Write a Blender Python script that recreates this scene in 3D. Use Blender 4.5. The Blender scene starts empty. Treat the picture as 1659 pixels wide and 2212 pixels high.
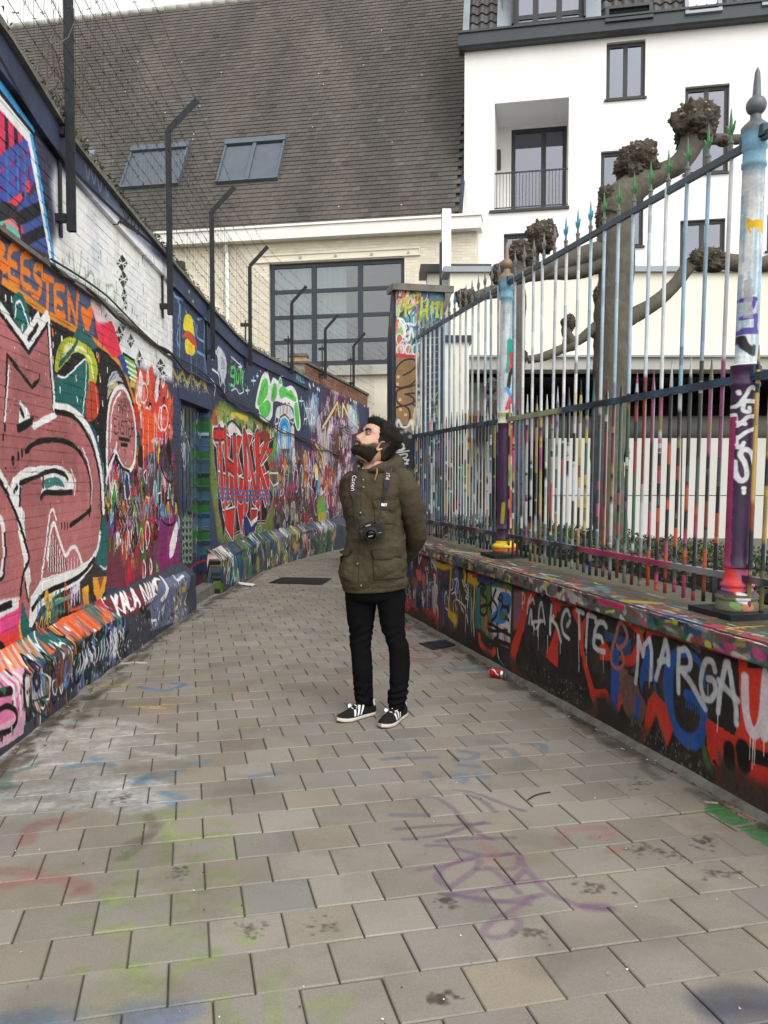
import bpy, bmesh, math, random
import numpy as np
from mathutils import Vector, Matrix, noise as mnoise
from mathutils.bvhtree import BVHTree

scene = bpy.context.scene
COL = scene.collection
random.seed(7)
RNG = np.random.default_rng(11)
R = math.radians

# ------------------------------------------------------------------ camera
CAM_Z, PITCH, FPX = 1.42, R(2.43), 1790.0
cam_d = bpy.data.cameras.new('camera')
cam_d.sensor_fit = 'VERTICAL'
cam_d.sensor_height = 24.0
cam_d.lens = 24.0 * FPX / 2212.0
cam_d.clip_start = 0.05
cam_d.clip_end = 2000
cam = bpy.data.objects.new('camera', cam_d)
COL.objects.link(cam)
cam.location = (0, 0, CAM_Z)
cam.rotation_euler = (math.pi / 2 - PITCH, 0, 0)
scene.camera = cam

# ------------------------------------------------------------------ sky, sun, exposure (overcast)
SUN_EL, SUN_AZ = R(46), R(152)          # azimuth clockwise from +Y
world = bpy.data.worlds.new('World')
scene.world = world
world.use_nodes = True
nt = world.node_tree
nt.nodes.clear()
sky = nt.nodes.new('ShaderNodeTexSky')
sky.sky_type = 'NISHITA'
sky.sun_disc = False
sky.sun_elevation = SUN_EL
sky.sun_rotation = SUN_AZ
sky.altitude = 20
sky.air_density = 4.0
sky.dust_density = 1.0
sky.ozone_density = 1.0
hs = nt.nodes.new('ShaderNodeHueSaturation')
hs.inputs['Saturation'].default_value = 0.16
bg = nt.nodes.new('ShaderNodeBackground')
bg.inputs['Strength'].default_value = 0.15
wo = nt.nodes.new('ShaderNodeOutputWorld')
nt.links.new(sky.outputs[0], hs.inputs['Color'])
nt.links.new(hs.outputs[0], bg.inputs['Color'])
nt.links.new(bg.outputs[0], wo.inputs['Surface'])

sun_d = bpy.data.lights.new('sun', 'SUN')
sun_d.energy = 1.0
sun_d.angle = R(40)
sun_d.color = (1.0, 0.97, 0.93)
sun = bpy.data.objects.new('sun', sun_d)
COL.objects.link(sun)
sd = Vector((math.sin(SUN_AZ) * math.cos(SUN_EL), math.cos(SUN_AZ) * math.cos(SUN_EL), math.sin(SUN_EL)))
sun.rotation_euler = sd.to_track_quat('Z', 'Y').to_euler()
sun.location = sd * 60

vs = scene.view_settings
vs.view_transform = 'Standard'
vs.look = 'None'
vs.exposure = 0.8
vs.gamma = 1.0
vs.use_curve_mapping = False

# ------------------------------------------------------------------ measuring helpers (photo point -> place in the world)
cp, sp = math.cos(PITCH), math.sin(PITCH)
def ray(x, y):
    a = (x - 829.5) / FPX; b = (1106 - y) / FPX
    return np.array([a, cp + b * sp, -sp + b * cp])
O = np.array([0, 0, CAM_Z])
def atY(x, y, Y):
    r = ray(x, y); return O + r * (Y / r[1])
def atZ(x, y, Z):
    r = ray(x, y); return O + r * ((Z - CAM_Z) / r[2])
def onplane(x, y, p, n):
    r = ray(x, y); n = np.array(n, float)
    return O + r * (np.dot(np.array(p, float) - O, n) / np.dot(r, n))
def gz(Y):
    return -0.017 * (Y - 4.84)
def ground_at(x, y):
    return onplane(x, y, (0, 4.84, 0), (0, .017, 1))
def crop(ox, oy, k):
    """coordinates read in an enlarged crop of the photo -> full-view coordinates"""
    def g(*p):
        if len(p) == 2 and not hasattr(p[0], '__len__'):
            return ((ox + p[0] / k) / 1.8083, (oy + p[1] / k) / 1.8083)
        return [((ox + q[0] / k) / 1.8083, (oy + q[1] / k) / 1.8083) for q in p[0]]
    return g

# ------------------------------------------------------------------ mesh builder
def rootloc(o):
    v = Vector((0, 0, 0))
    while o is not None:
        v += o.location; o = o.parent
    return v

class MB:
    def __init__(s):
        s.v = []; s.f = []; s.mi = []; s.uv = []; s.col = []; s.hasuv = s.hascol = False
    def add(s, verts, faces, mi=0, uv=None, col=None):
        o = len(s.v)
        s.v.extend([tuple(map(float, v)) for v in verts])
        s.f.extend([[i + o for i in f] for f in faces])
        s.mi.extend([mi] * len(faces))
        n = len(verts)
        if uv is not None: s.hasuv = True; s.uv.extend(uv)
        else: s.uv.extend([(0, 0)] * n)
        if col is not None:
            s.hascol = True
            if hasattr(col[0], '__len__'): s.col.extend([tuple(c[:3]) for c in col])
            else: s.col.extend([tuple(col[:3])] * n)
        else: s.col.extend([(.5, .5, .5)] * n)
        return s
    def obox(s, o, a, b, c, mi=0, uv=None, col=None, skip=()):
        o, a, b, c = [np.array(q, float) for q in (o, a, b, c)]
        V = [o, o + a, o + a + b, o + b, o + c, o + a + c, o + a + b + c, o + b + c]
        F = [(0, 3, 2, 1), (4, 5, 6, 7), (0, 1, 5, 4), (1, 2, 6, 5), (2, 3, 7, 6), (3, 0, 4, 7)]
        return s.add(V, [f for i, f in enumerate(F) if i not in skip], mi, uv, col)
    def box(s, c, size, ax=None, mi=0, col=None):
        c = np.array(c, float)
        X, Y, Z = ax if ax is not None else ((1, 0, 0), (0, 1, 0), (0, 0, 1))
        X, Y, Z = [np.array(q, float) for q in (X, Y, Z)]
        a, b, d = X * size[0], Y * size[1], Z * size[2]
        return s.obox(c - a / 2 - b / 2 - d / 2, a, b, d, mi, None, col)
    def loft(s, rings, closed=True, cap0=True, cap1=True, mi=0, uv=None, col=None):
        n = len(rings[0]); V = [p for r in rings for p in r]; F = []
        for i in range(len(rings) - 1):
            for j in range(n if closed else n - 1):
                k = (j + 1) % n
                F.append((i * n + j, i * n + k, (i + 1) * n + k, (i + 1) * n + j))
        if cap0 and closed: F.append(tuple(range(n))[::-1])
        if cap1 and closed: F.append(tuple((len(rings) - 1) * n + j for j in range(n)))
        return s.add(V, F, mi, uv, col)
    def tube(s, pts, r, n=8, mi=0, col=None, caps=True):
        pts = [np.array(p, float) for p in pts]
        rs = r if hasattr(r, '__len__') else [r] * len(pts)
        rings = []; up = None
        for i, p in enumerate(pts):
            t = pts[min(i + 1, len(pts) - 1)] - pts[max(i - 1, 0)]
            t = t / (np.linalg.norm(t) + 1e-9)
            if up is None:
                up = np.array([0, 0, 1.]) if abs(t[2]) < .9 else np.array([1., 0, 0])
            a = np.cross(t, up); a /= np.linalg.norm(a) + 1e-9
            b = np.cross(a, t); up = b
            rings.append([p + rs[i] * (a * math.cos(q) + b * math.sin(q)) for q in np.linspace(0, 2 * math.pi, n, endpoint=False)])
        cc = None
        if col is not None:
            cc = [c for c in col for _ in range(n)] if hasattr(col[0], '__len__') else col
        return s.loft(rings, True, caps, caps, mi, None, cc)
    def lathe(s, prof, c, n=20, mi=0, col=None, a0=0):
        c = np.array(c, float)
        rings = [[c + np.array([r * math.cos(q), r * math.sin(q), z]) for q in np.linspace(a0, a0 + 2 * math.pi, n, endpoint=False)] for r, z in prof]
        cc = [q for q in col for _ in range(n)] if col is not None and hasattr(col[0], '__len__') else col
        return s.loft(rings, True, True, True, mi, None, cc)
    def prism(s, poly, ext, mi=0, uv=None, col=None):
        poly = [np.array(p, float) for p in poly]; e = np.array(ext, float); n = len(poly)
        V = poly + [p + e for p in poly]
        F = [tuple(range(n))[::-1], tuple(range(n, 2 * n))] + [(i, (i + 1) % n, n + (i + 1) % n, n + i) for i in range(n)]
        return s.add(V, F, mi, (uv + uv) if uv else None, col)
    def grid(s, P, mi=0, uv=None, col=None, flip=False):
        m, n = len(P), len(P[0])
        F = [(i * n + j, (i + 1) * n + j, (i + 1) * n + j + 1, i * n + j + 1) for i in range(m - 1) for j in range(n - 1)]
        if flip: F = [f[::-1] for f in F]
        return s.add([p for r in P for p in r], F, mi, [q for r in uv for q in r] if uv else None, [q for r in col for q in r] if col else None)
    def build(s, name, mats, parent=None, smooth=False, kind=None, origin=None, fix=False):
        me = bpy.data.meshes.new(name)
        ro = rootloc(parent) if parent is not None else Vector(origin or (0, 0, 0))
        V = np.array(s.v, dtype=np.float64).reshape(-1, 3) - np.array(ro)
        me.from_pydata(V.tolist(), [], s.f)
        for m in (mats if isinstance(mats, (list, tuple)) else [mats]): me.materials.append(m)
        if len(set(s.mi)) > 1: me.polygons.foreach_set('material_index', s.mi)
        if s.hasuv:
            u = me.uv_layers.new(name='UVMap')
            li = np.empty(len(me.loops), dtype=np.int32); me.loops.foreach_get('vertex_index', li)
            u.data.foreach_set('uv', np.array(s.uv, dtype=np.float32)[li].ravel())
        if s.hascol:
            a = me.color_attributes.new('Col', 'FLOAT_COLOR', 'POINT')
            c = np.ones((len(s.col), 4), dtype=np.float32); c[:, :3] = s.col
            a.data.foreach_set('color', c.ravel())
        if smooth: me.polygons.foreach_set('use_smooth', [True] * len(me.polygons))
        if fix:
            b = bmesh.new(); b.from_mesh(me); bmesh.ops.recalc_face_normals(b, faces=b.faces); b.to_mesh(me); b.free()
        me.update()
        o = bpy.data.objects.new(name, me); COL.objects.link(o)
        if parent is not None: o.parent = parent
        else: o.location = ro
        if kind: o['kind'] = kind
        return o

def thing(name, label, cat, loc=(0, 0, 0), group=None):
    o = bpy.data.objects.new(name, None); COL.objects.link(o)
    o.empty_display_size = .1; o.location = loc
    o['label'] = label; o['category'] = cat
    if group: o['group'] = group
    return o
def tag(o, label, cat, group=None):
    o['label'] = label; o['category'] = cat
    if group: o['group'] = group
    return o
def auto_smooth(o, ang=40):
    me = o.data
    me.polygons.foreach_set('use_smooth', [True] * len(me.polygons))
    b = bmesh.new(); b.from_mesh(me)
    for e in b.edges:
        if len(e.link_faces) == 2 and e.calc_face_angle(0) > R(ang): e.smooth = False
    b.to_mesh(me); b.free()
    return o

# ------------------------------------------------------------------ materials
def lin(c):
    c = np.array(c, float) / 255.0
    return tuple(np.where(c <= .04045, c / 12.92, ((c + .055) / 1.055) ** 2.4))
def _n(t, kind, **kw):
    n = t.nodes.new(kind)
    for k, v in kw.items():
        if k in n.inputs.keys(): n.inputs[k].default_value = v
        else: setattr(n, k, v)
    return n
def mat(name, c1, c2=None, scale=6, rough=.7, bump=0.0, bscale=40, metal=0.0, spec=.5, detail=6, stretch=None,
        vcol=False, img=None, fine=0.0, dirt=None, dirt_scale=1.5, dirt_amt=.5, rvar=.15, imgalpha=False, dist=.01):
    m = bpy.data.materials.new(name); m.use_nodes = True
    t = m.node_tree; t.nodes.clear(); L = t.links.new
    out = t.nodes.new('ShaderNodeOutputMaterial')
    b = _n(t, 'ShaderNodeBsdfPrincipled', Roughness=rough, Metallic=metal)
    b.inputs['Specular IOR Level'].default_value = spec
    L(b.outputs[0], out.inputs[0])
    geo = t.nodes.new('ShaderNodeNewGeometry')
    vec = geo.outputs['Position']
    if stretch:
        mp = _n(t, 'ShaderNodeMapping'); mp.inputs['Scale'].default_value = stretch
        L(vec, mp.inputs[0]); vec = mp.outputs[0]
    nz = _n(t, 'ShaderNodeTexNoise', Scale=scale, Detail=detail, Roughness=.6)
    L(vec, nz.inputs['Vector'])
    cr = t.nodes.new('ShaderNodeMapRange'); cr.inputs[1].default_value = .3; cr.inputs[2].default_value = .7
    L(nz.outputs[0], cr.inputs[0])
    mx = _n(t, 'ShaderNodeMix', data_type='RGBA')
    A, B, F = mx.inputs[6], mx.inputs[7], mx.inputs[0]
    A.default_value = (*c1, 1); B.default_value = (*(c2 if c2 is not None else c1), 1)
    L(cr.outputs[0], F)
    colr = mx.outputs[2]
    if vcol:
        at = _n(t, 'ShaderNodeAttribute', attribute_name='Col')
        m2 = _n(t, 'ShaderNodeMix', data_type='RGBA', blend_type='MULTIPLY'); m2.inputs[0].default_value = 1
        L(at.outputs['Color'], m2.inputs[6]); L(colr, m2.inputs[7]); colr = m2.outputs[2]
    if img is not None:
        tx = t.nodes.new('ShaderNodeTexImage'); tx.image = img; tx.interpolation = 'Linear'; tx.extension = 'EXTEND'
        uvn = _n(t, 'ShaderNodeUVMap', uv_map='UVMap'); L(uvn.outputs[0], tx.inputs[0])
        if imgalpha:
            m2 = _n(t, 'ShaderNodeMix', data_type='RGBA'); L(tx.outputs['Alpha'], m2.inputs[0])
            L(colr, m2.inputs[6]); L(tx.outputs['Color'], m2.inputs[7]); colr = m2.outputs[2]
        else:
            m2 = _n(t, 'ShaderNodeMix', data_type='RGBA', blend_type='MULTIPLY'); m2.inputs[0].default_value = 1
            L(tx.outputs['Color'], m2.inputs[6]); L(colr, m2.inputs[7]); colr = m2.outputs[2]
    if dirt is not None:
        n3 = _n(t, 'ShaderNodeTexNoise', Scale=dirt_scale, Detail=8, Roughness=.7); L(geo.outputs['Position'], n3.inputs['Vector'])
        r3 = t.nodes.new('ShaderNodeMapRange'); r3.inputs[1].default_value = .5; r3.inputs[2].default_value = .75; r3.inputs[4].default_value = dirt_amt
        L(n3.outputs[0], r3.inputs[0])
        m3 = _n(t, 'ShaderNodeMix', data_type='RGBA'); L(r3.outputs[0], m3.inputs[0]); L(colr, m3.inputs[6]); m3.inputs[7].default_value = (*dirt, 1)
        colr = m3.outputs[2]
    if fine:
        n4 = _n(t, 'ShaderNodeTexNoise', Scale=220, Detail=3); L(geo.outputs['Position'], n4.inputs['Vector'])
        r4 = t.nodes.new('ShaderNodeMapRange'); r4.inputs[1].default_value = .3; r4.inputs[2].default_value = .7
        r4.inputs[3].default_value = 1 - fine; r4.inputs[4].default_value = 1 + fine
        L(n4.outputs[0], r4.inputs[0])
        m4 = _n(t, 'ShaderNodeMix', data_type='RGBA', blend_type='MULTIPLY'); m4.inputs[0].default_value = 1
        L(colr, m4.inputs[6]); L(r4.outputs[0], m4.inputs[7]); colr = m4.outputs[2]
    L(colr, b.inputs['Base Color'])
    rr = t.nodes.new('ShaderNodeMapRange'); rr.inputs[3].default_value = max(0, rough - rvar); rr.inputs[4].default_value = min(1, rough + rvar)
    L(nz.outputs[0], rr.inputs[0]); L(rr.outputs[0], b.inputs['Roughness'])
    if bump:
        nb = _n(t, 'ShaderNodeTexNoise', Scale=bscale, Detail=5, Roughness=.6); L(vec, nb.inputs['Vector'])
        bp = _n(t, 'ShaderNodeBump', Strength=bump, Distance=dist); L(nb.outputs[0], bp.inputs['Height']); L(bp.outputs[0], b.inputs['Normal'])
    return m
def glass_mat(name, tint, refl=.35):
    m = bpy.data.materials.new(name); m.use_nodes = True
    t = m.node_tree; t.nodes.clear(); L = t.links.new
    out = t.nodes.new('ShaderNodeOutputMaterial')
    tr = t.nodes.new('ShaderNodeBsdfTransparent'); tr.inputs[0].default_value = (*tint, 1)
    gl = t.nodes.new('ShaderNodeBsdfGlossy'); gl.inputs['Roughness'].default_value = .02; gl.inputs[0].default_value = (.9, .92, 1, 1)
    fr = _n(t, 'ShaderNodeLayerWeight', Blend=.4)
    mr = t.nodes.new('ShaderNodeMapRange'); mr.inputs[3].default_value = refl; mr.inputs[4].default_value = 1
    L(fr.outputs['Facing'], mr.inputs[0])
    mx = t.nodes.new('ShaderNodeMixShader'); L(mr.outputs[0], mx.inputs[0]); L(tr.outputs[0], mx.inputs[1]); L(gl.outputs[0], mx.inputs[2])
    L(mx.outputs[0], out.inputs[0])
    return m
# ------------------------------------------------------------------ spray paint: strokes rasterised into a generated image
def smooth_noise(h, w, cell, seed):
    r = np.random.default_rng(seed)
    gh, gw = int(h / cell) + 3, int(w / cell) + 3
    g = r.random((gh, gw)).astype(np.float32)
    y = np.arange(h) / cell; x = np.arange(w) / cell
    yi = y.astype(int); xi = x.astype(int); fy = (y - yi)[:, None]; fx = (x - xi)[None]
    fy = fy * fy * (3 - 2 * fy); fx = fx * fx * (3 - 2 * fx)
    a = g[np.ix_(yi, xi)]; b = g[np.ix_(yi, xi + 1)]; c = g[np.ix_(yi + 1, xi)]; d = g[np.ix_(yi + 1, xi + 1)]
    return (a * (1 - fx) + b * fx) * (1 - fy) + (c * (1 - fx) + d * fx) * fy

def catmull(p, k=6, closed=False):
    p = np.array(p, float)
    if len(p) < 3: return p
    if closed: q = np.vstack([p[-1:], p, p[:2]])
    else: q = np.vstack([2 * p[:1] - p[1:2], p, 2 * p[-1:] - p[-2:-1]])
    out = []
    for i in range(1, len(q) - 2):
        a, b, c, d = q[i - 1], q[i], q[i + 1], q[i + 2]
        for u in np.linspace(0, 1, k, endpoint=False):
            out.append(.5 * (2 * b + (c - a) * u + (2 * a - 5 * b + 4 * c - d) * u * u + (3 * b - a - 3 * c + d) * u ** 3))
    out.append(q[-2])
    return np.array(out)

class Canvas:
    """a painted surface w x h metres, (u, v) in metres from its lower left corner"""
    def __init__(s, name, w, h, res, base, to_uv=None, u0=0, v0=0, alpha=False):
        s.name, s.res, s.u0, s.v0, s.w, s.h = name, res, u0, v0, w, h
        s.W, s.H = int(w / res), int(h / res)
        s.a = np.empty((s.H, s.W, 4), np.float32)
        s.a[..., :3] = np.array(base, np.float32) / 255; s.a[..., 3] = 0 if alpha else 1
        s.alpha = alpha
        s.to_uv = to_uv
        s.n1 = smooth_noise(s.H, s.W, 5, 1) - .5
        s.n2 = smooth_noise(s.H, s.W, 18, 2) - .5
        s.rng = np.random.default_rng(5)
    def m(s, pts):                                  # photo points -> metres on the surface
        return [s.to_uv(x, y) for x, y in pts]
    def _px(s, pts):
        p = np.array(pts, float)
        return (p - (s.u0, s.v0)) / s.res
    def blend(s, y0, x0, cov, col):
        y1, x1 = y0 + cov.shape[0], x0 + cov.shape[1]
        A = s.a[y0:y1, x0:x1]
        if s.alpha:
            oa = A[..., 3]; na = cov + oa * (1 - cov)
            wgt = np.where(na > 1e-4, cov / np.maximum(na, 1e-4), 0)[..., None]
            A[..., :3] = A[..., :3] * (1 - wgt) + np.array(col, np.float32) / 255 * wgt
            A[..., 3] = na
        else:
            A[..., :3] += cov[..., None] * (np.array(col, np.float32) / 255 - A[..., :3])
    def _box(s, p, pad):
        x0, y0 = np.floor(p.min(0) - pad).astype(int); x1, y1 = np.ceil(p.max(0) + pad).astype(int) + 1
        x0, y0 = max(x0, 0), max(y0, 0); x1, y1 = min(x1, s.W), min(y1, s.H)
        return x0, y0, x1, y1
    def raw(s, uv, col, w, soft=.35, a=1., closed=False, sm=True, rough=.5):
        """stroke along surface points; w = width in metres (one or a list)"""
        p = s._px(uv)
        if closed and not sm: p = np.vstack([p, p[:1]])
        n0 = len(p)
        if sm: p = catmull(p, 5, closed)
        ws = np.asarray(w, float) if hasattr(w, '__len__') else np.array([float(w)])
        ws = np.interp(np.linspace(0, 1, len(p)), np.linspace(0, 1, len(ws)), ws) / s.res / 2
        pad = ws.max() * (1 + soft) + 3
        X0, Y0, X1, Y1 = s._box(p, pad)
        if X1 <= X0 or Y1 <= Y0: return
        cov = np.zeros((Y1 - Y0, X1 - X0), np.float32)
        for i in range(len(p) - 1):
            q = p[i:i + 2]; r = max(ws[i], ws[i + 1])
            x0, y0, x1, y1 = s._box(q, r * (1 + soft) + 3)
            if x1 <= x0 or y1 <= y0: continue
            gx = np.arange(x0, x1) + .5; gy = (np.arange(y0, y1) + .5)[:, None]
            d = q[1] - q[0]; L2 = d @ d + 1e-9
            t = np.clip(((gx - q[0][0]) * d[0] + (gy - q[0][1]) * d[1]) / L2, 0, 1)
            dd = np.hypot(gx - q[0][0] - t * d[0], gy - q[0][1] - t * d[1])
            rr = ws[i] + (ws[i + 1] - ws[i]) * t
            dd = dd + (s.n1[y0:y1, x0:x1] * 1.3 + s.n2[y0:y1, x0:x1] * rr * .22) * rough
            e = np.maximum(rr * soft, .6)
            c = np.clip((rr + e * .6 - dd) / (e * 1.2) , 0, 1)
            np.maximum(cov[y0 - Y0:y1 - Y0, x0 - X0:x1 - X0], c * c * (3 - 2 * c), out=cov[y0 - Y0:y1 - Y0, x0 - X0:x1 - X0])
        s.blend(Y0, X0, cov * a, col)
    def stroke(s, pts, col, w, **k): s.raw(s.m(pts), col, w, **k)
    def rawfill(s, uv, col, a=1., sm=False, rough=.6, soft=0):
        p = s._px(uv)
        if sm: p = catmull(p, 5, True)
        x0, y0, x1, y1 = s._box(p, 2 + 2.2 * soft / s.res)
        if x1 <= x0 or y1 <= y0: return
        gx = (np.arange(x0, x1) + .5)[None] + s.n1[y0:y1, x0:x1] * 3 * rough
        gy = (np.arange(y0, y1) + .5)[:, None] + s.n2[y0:y1, x0:x1] * 3 * rough
        ins = np.zeros(gx.shape, bool)
        for i in range(len(p)):
            (ax, ay), (bx, by) = p[i], p[(i + 1) % len(p)]
            if ay == by: continue
            ins ^= ((gy > ay) != (gy > by)) & (gx < (bx - ax) * (gy - ay) / (by - ay) + ax)
        cov = ins.astype(np.float32)
        if soft:
            k = max(1, int(soft / s.res))
            for ax_ in (0, 1):
                cc = np.cumsum(np.pad(cov, [(k + 1, k) if q == ax_ else (0, 0) for q in (0, 1)], mode='edge'), axis=ax_)
                cov = (np.take(cc, range(2 * k + 1, cc.shape[ax_]), ax_) - np.take(cc, range(0, cc.shape[ax_] - 2 * k - 1), ax_)) / (2 * k + 1)
        s.blend(y0, x0, cov * a, col)
    def fill(s, pts, col, **k): s.rawfill(s.m(pts), col, **k)
    def piece(s, pts, col, outline=(), **k):
        for oc, ow in outline: s.stroke(pts, oc, ow, closed=True, sm=k.get('sm', False))
        s.fill(pts, col, **k)
    def blob(s, pt, col, r, a=1., soft=1.):
        u = s.to_uv(*pt); s.raw([u, (u[0] + .001, u[1])], col, 2 * r, soft=soft, a=a, sm=False)
    def drip(s, pt, col, L, w=.01):
        u = s.to_uv(*pt); s.raw([u, (u[0], u[1] - L)], col, [w, w * .7], sm=False, rough=.2)
    def text(s, txt, quad, col, w, gap=.18, **k):
        """quad: TL TR BR BL in photo points; letters fill it left to right"""
        tl, tr, br, bl = [np.array(s.to_uv(*q)) for q in quad]
        n = len(txt); cw = 1.0 / n
        for i, ch in enumerate(txt):
            for st in FONT.get(ch, []):
                pts = []
                for x, y in st:
                    X = (i + gap / 2 + x * (1 - gap)) * cw
                    pts.append((bl + (br - bl) * X) * (1 - y) + (tl + (tr - tl) * X) * y)
                s.raw(pts, col, w, sm=len(st) > 3, **k)
    def clutter(s, quad, pal, n, size=.25, w=(.008, .03), seed=0, drips=.3, fillp=.25, aspect=1.6):
        """many small overlapping tags inside a quad of photo points"""
        r = np.random.default_rng(seed)
        tl, tr, br, bl = [np.array(s.to_uv(*q)) for q in quad]
        for i in range(n):
            x, y = r.random(2)
            c = (bl + (br - bl) * x) * (1 - y) + (tl + (tr - tl) * x) * y
            col = np.clip(np.array(pal[r.integers(len(pal))], float) + r.normal(0, 12, 3), 5, 245)
            sz = size * r.uniform(.4, 1.3)
            kind = r.random()
            if kind < .12:                      # a soft cloud of spray
                s.raw([c, c + r.normal(0, .5, 2) * sz], col, sz * r.uniform(.3, .8), soft=1., a=r.uniform(.25, .6), sm=False)
            elif kind < .36:                    # a quick looping hand
                k = r.integers(9, 18); t = np.linspace(0, r.uniform(2, 5) * 2 * math.pi, k)
                hgt = sz * aspect * r.uniform(.25, .5); adv = sz * r.uniform(.8, 1.8)
                P = np.stack([c[0] + adv * (t / t[-1] - .5) + .12 * sz * np.sin(t + 1) * r.uniform(.4, 1.6), c[1] + hgt * np.cos(t) * r.uniform(.5, 1, k)], 1)
                w0 = r.uniform(*w) * .8; s.raw(P, col, [w0, w0 * 1.2, w0 * .7, w0], a=r.uniform(.75, 1))
            elif kind < .36 + fillp:
                k = r.integers(5, 8); a = np.linspace(0, 6.28, k, endpoint=False) + r.random()
                rad = sz * r.uniform(.25, .6, k)
                P = np.stack([c[0] + rad * np.cos(a) * .7, c[1] + rad * np.sin(a) * aspect * .7], 1)
                s.rawfill(P, col, sm=True, a=r.uniform(.6, 1))
                if r.random() < .7: s.raw(P, (20, 20, 22) if r.random() < .6 else (225, 225, 225), r.uniform(*w) * .8, closed=True)
            elif kind < fillp + .66:
                k = r.integers(4, 9)
                P = np.stack([c[0] + np.linspace(-.5, .5, k) * sz + r.normal(0, .12, k) * sz, c[1] + (np.where(np.arange(k) % 2, .5, -.5) + r.normal(0, .2, k)) * sz * aspect * .6], 1)
                s.raw(P, col, r.uniform(*w), a=r.uniform(.75, 1))
            else:
                k = r.integers(3, 6)
                P = c + r.normal(0, .35, (k, 2)) * sz * (1, aspect)
                s.raw(P, col, r.uniform(*w), a=r.uniform(.6, 1))
            if r.random() < drips:
                s.raw([c, c - (0, r.uniform(.08, .35))], col, r.uniform(.006, .014), sm=False, rough=.2)
    def haze(s, quad, col, a=.6, soft=.06):
        s.fill(quad, col, a=a, soft=soft)
    def speck(s, quad, col, n, r=(.003, .012), seed=0, dy=1.):
        q = np.array([s.to_uv(*p) for p in quad]); rr = np.random.default_rng(seed)
        for i in range(n):
            x, y = rr.random(2)
            c = (q[3] + (q[2] - q[3]) * x) * (1 - y) + (q[0] + (q[1] - q[0]) * x) * y
            k = rr.uniform(*r); s.raw([c, c + (0, k * dy)], col, k * 2, sm=False, a=rr.uniform(.5, 1))
    def image(s, gain=1.0, wear=.10):
        w = 1 + (smooth_noise(s.H, s.W, 3, 8) - .5) * wear + s.n2 * wear + (smooth_noise(s.H, s.W, 70, 9) - .5) * wear * 1.4
        a = s.a.copy(); c = np.clip(a[..., :3] * w[..., None], 0, 1)
        if gain != 1.0:
            l = np.where(c <= .04045, c / 12.92, ((c + .055) / 1.055) ** 2.4) * gain
            l = np.clip(l, .006, .84)
            c = np.where(l <= .0031308, l * 12.92, 1.055 * l ** (1 / 2.4) - .055)
        a[..., :3] = c
        im = bpy.data.images.new(s.name, s.W, s.H, alpha=True)
        im.alpha_mode = 'CHANNEL_PACKED'
        im.pixels.foreach_set(a.astype(np.float32).ravel()); im.update(); im.pack()
        return im
    def uv(s, u, v):
        return ((u - s.u0) / s.w, (v - s.v0) / s.h)

FONT = {}
def _font(spec):
    for line in spec.strip().split('\n'):
        ch, rest = line.split(None, 1)
        FONT[ch] = [[tuple(int(c) / 8 for c in q) for q in st.split(',')] for st in rest.split()]
_font('''A 00,48,80 23,63
B 00,08,58,76,54,04 54,72,50,00
C 77,48,05,03,40,71
D 00,08,58,84,50,00
E 78,08,00,70 04,54
F 78,08,00 04,54
G 77,48,05,03,40,72,74,44
H 00,08 80,88 04,84
I 40,48
K 00,08 78,04,80
L 08,00,70
M 00,08,43,88,80
N 00,08,80,88
O 48,85,83,40,03,05,48
P 00,08,68,76,65,04
R 00,08,68,76,65,04 34,80
S 77,48,06,25,64,72,40,01
T 08,88 48,40
U 08,02,40,82,88
V 08,40,88
W 08,20,46,60,88
X 08,80 88,00
Y 08,44,88 44,40
Z 08,88,00,80
n 00,05 04,36,64,60
a 63,60 65,26,02,20,62
o 36,63,30,03,36
e 03,63,46,25,03,20,60
l 40,48
c 65,26,02,20,61
v 06,30,66
g 65,26,03,32,63 66,60
j 56,50,20
3 07,48,76,44,72,40,01''')
# ------------------------------------------------------------------ frames: alley axis, left wall plan, right wall plane
AX = np.array([-.24, 1, 0]) / math.hypot(.24, 1)       # along the alley
RX = np.array([1, .24, 0]) / math.hypot(.24, 1)        # across it, to the right
ZZ = np.array([0, 0, 1.])
R_WALL = float(np.dot((2.345, 0, 0), RX))              # face of the low wall
R_FENCE = float(np.dot((2.63, 0, 0), RX))
def ar(a, r, z=0.):                                    # alley coordinates -> world
    return AX * a + RX * r + ZZ * z
def rw_uv(off=0.):                                     # photo point -> (a, z) on the low wall's face
    def g(x, y):
        p = onplane(x, y, RX * (R_WALL - off), RX); return float(p @ AX), float(p[2])
    return g

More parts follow.
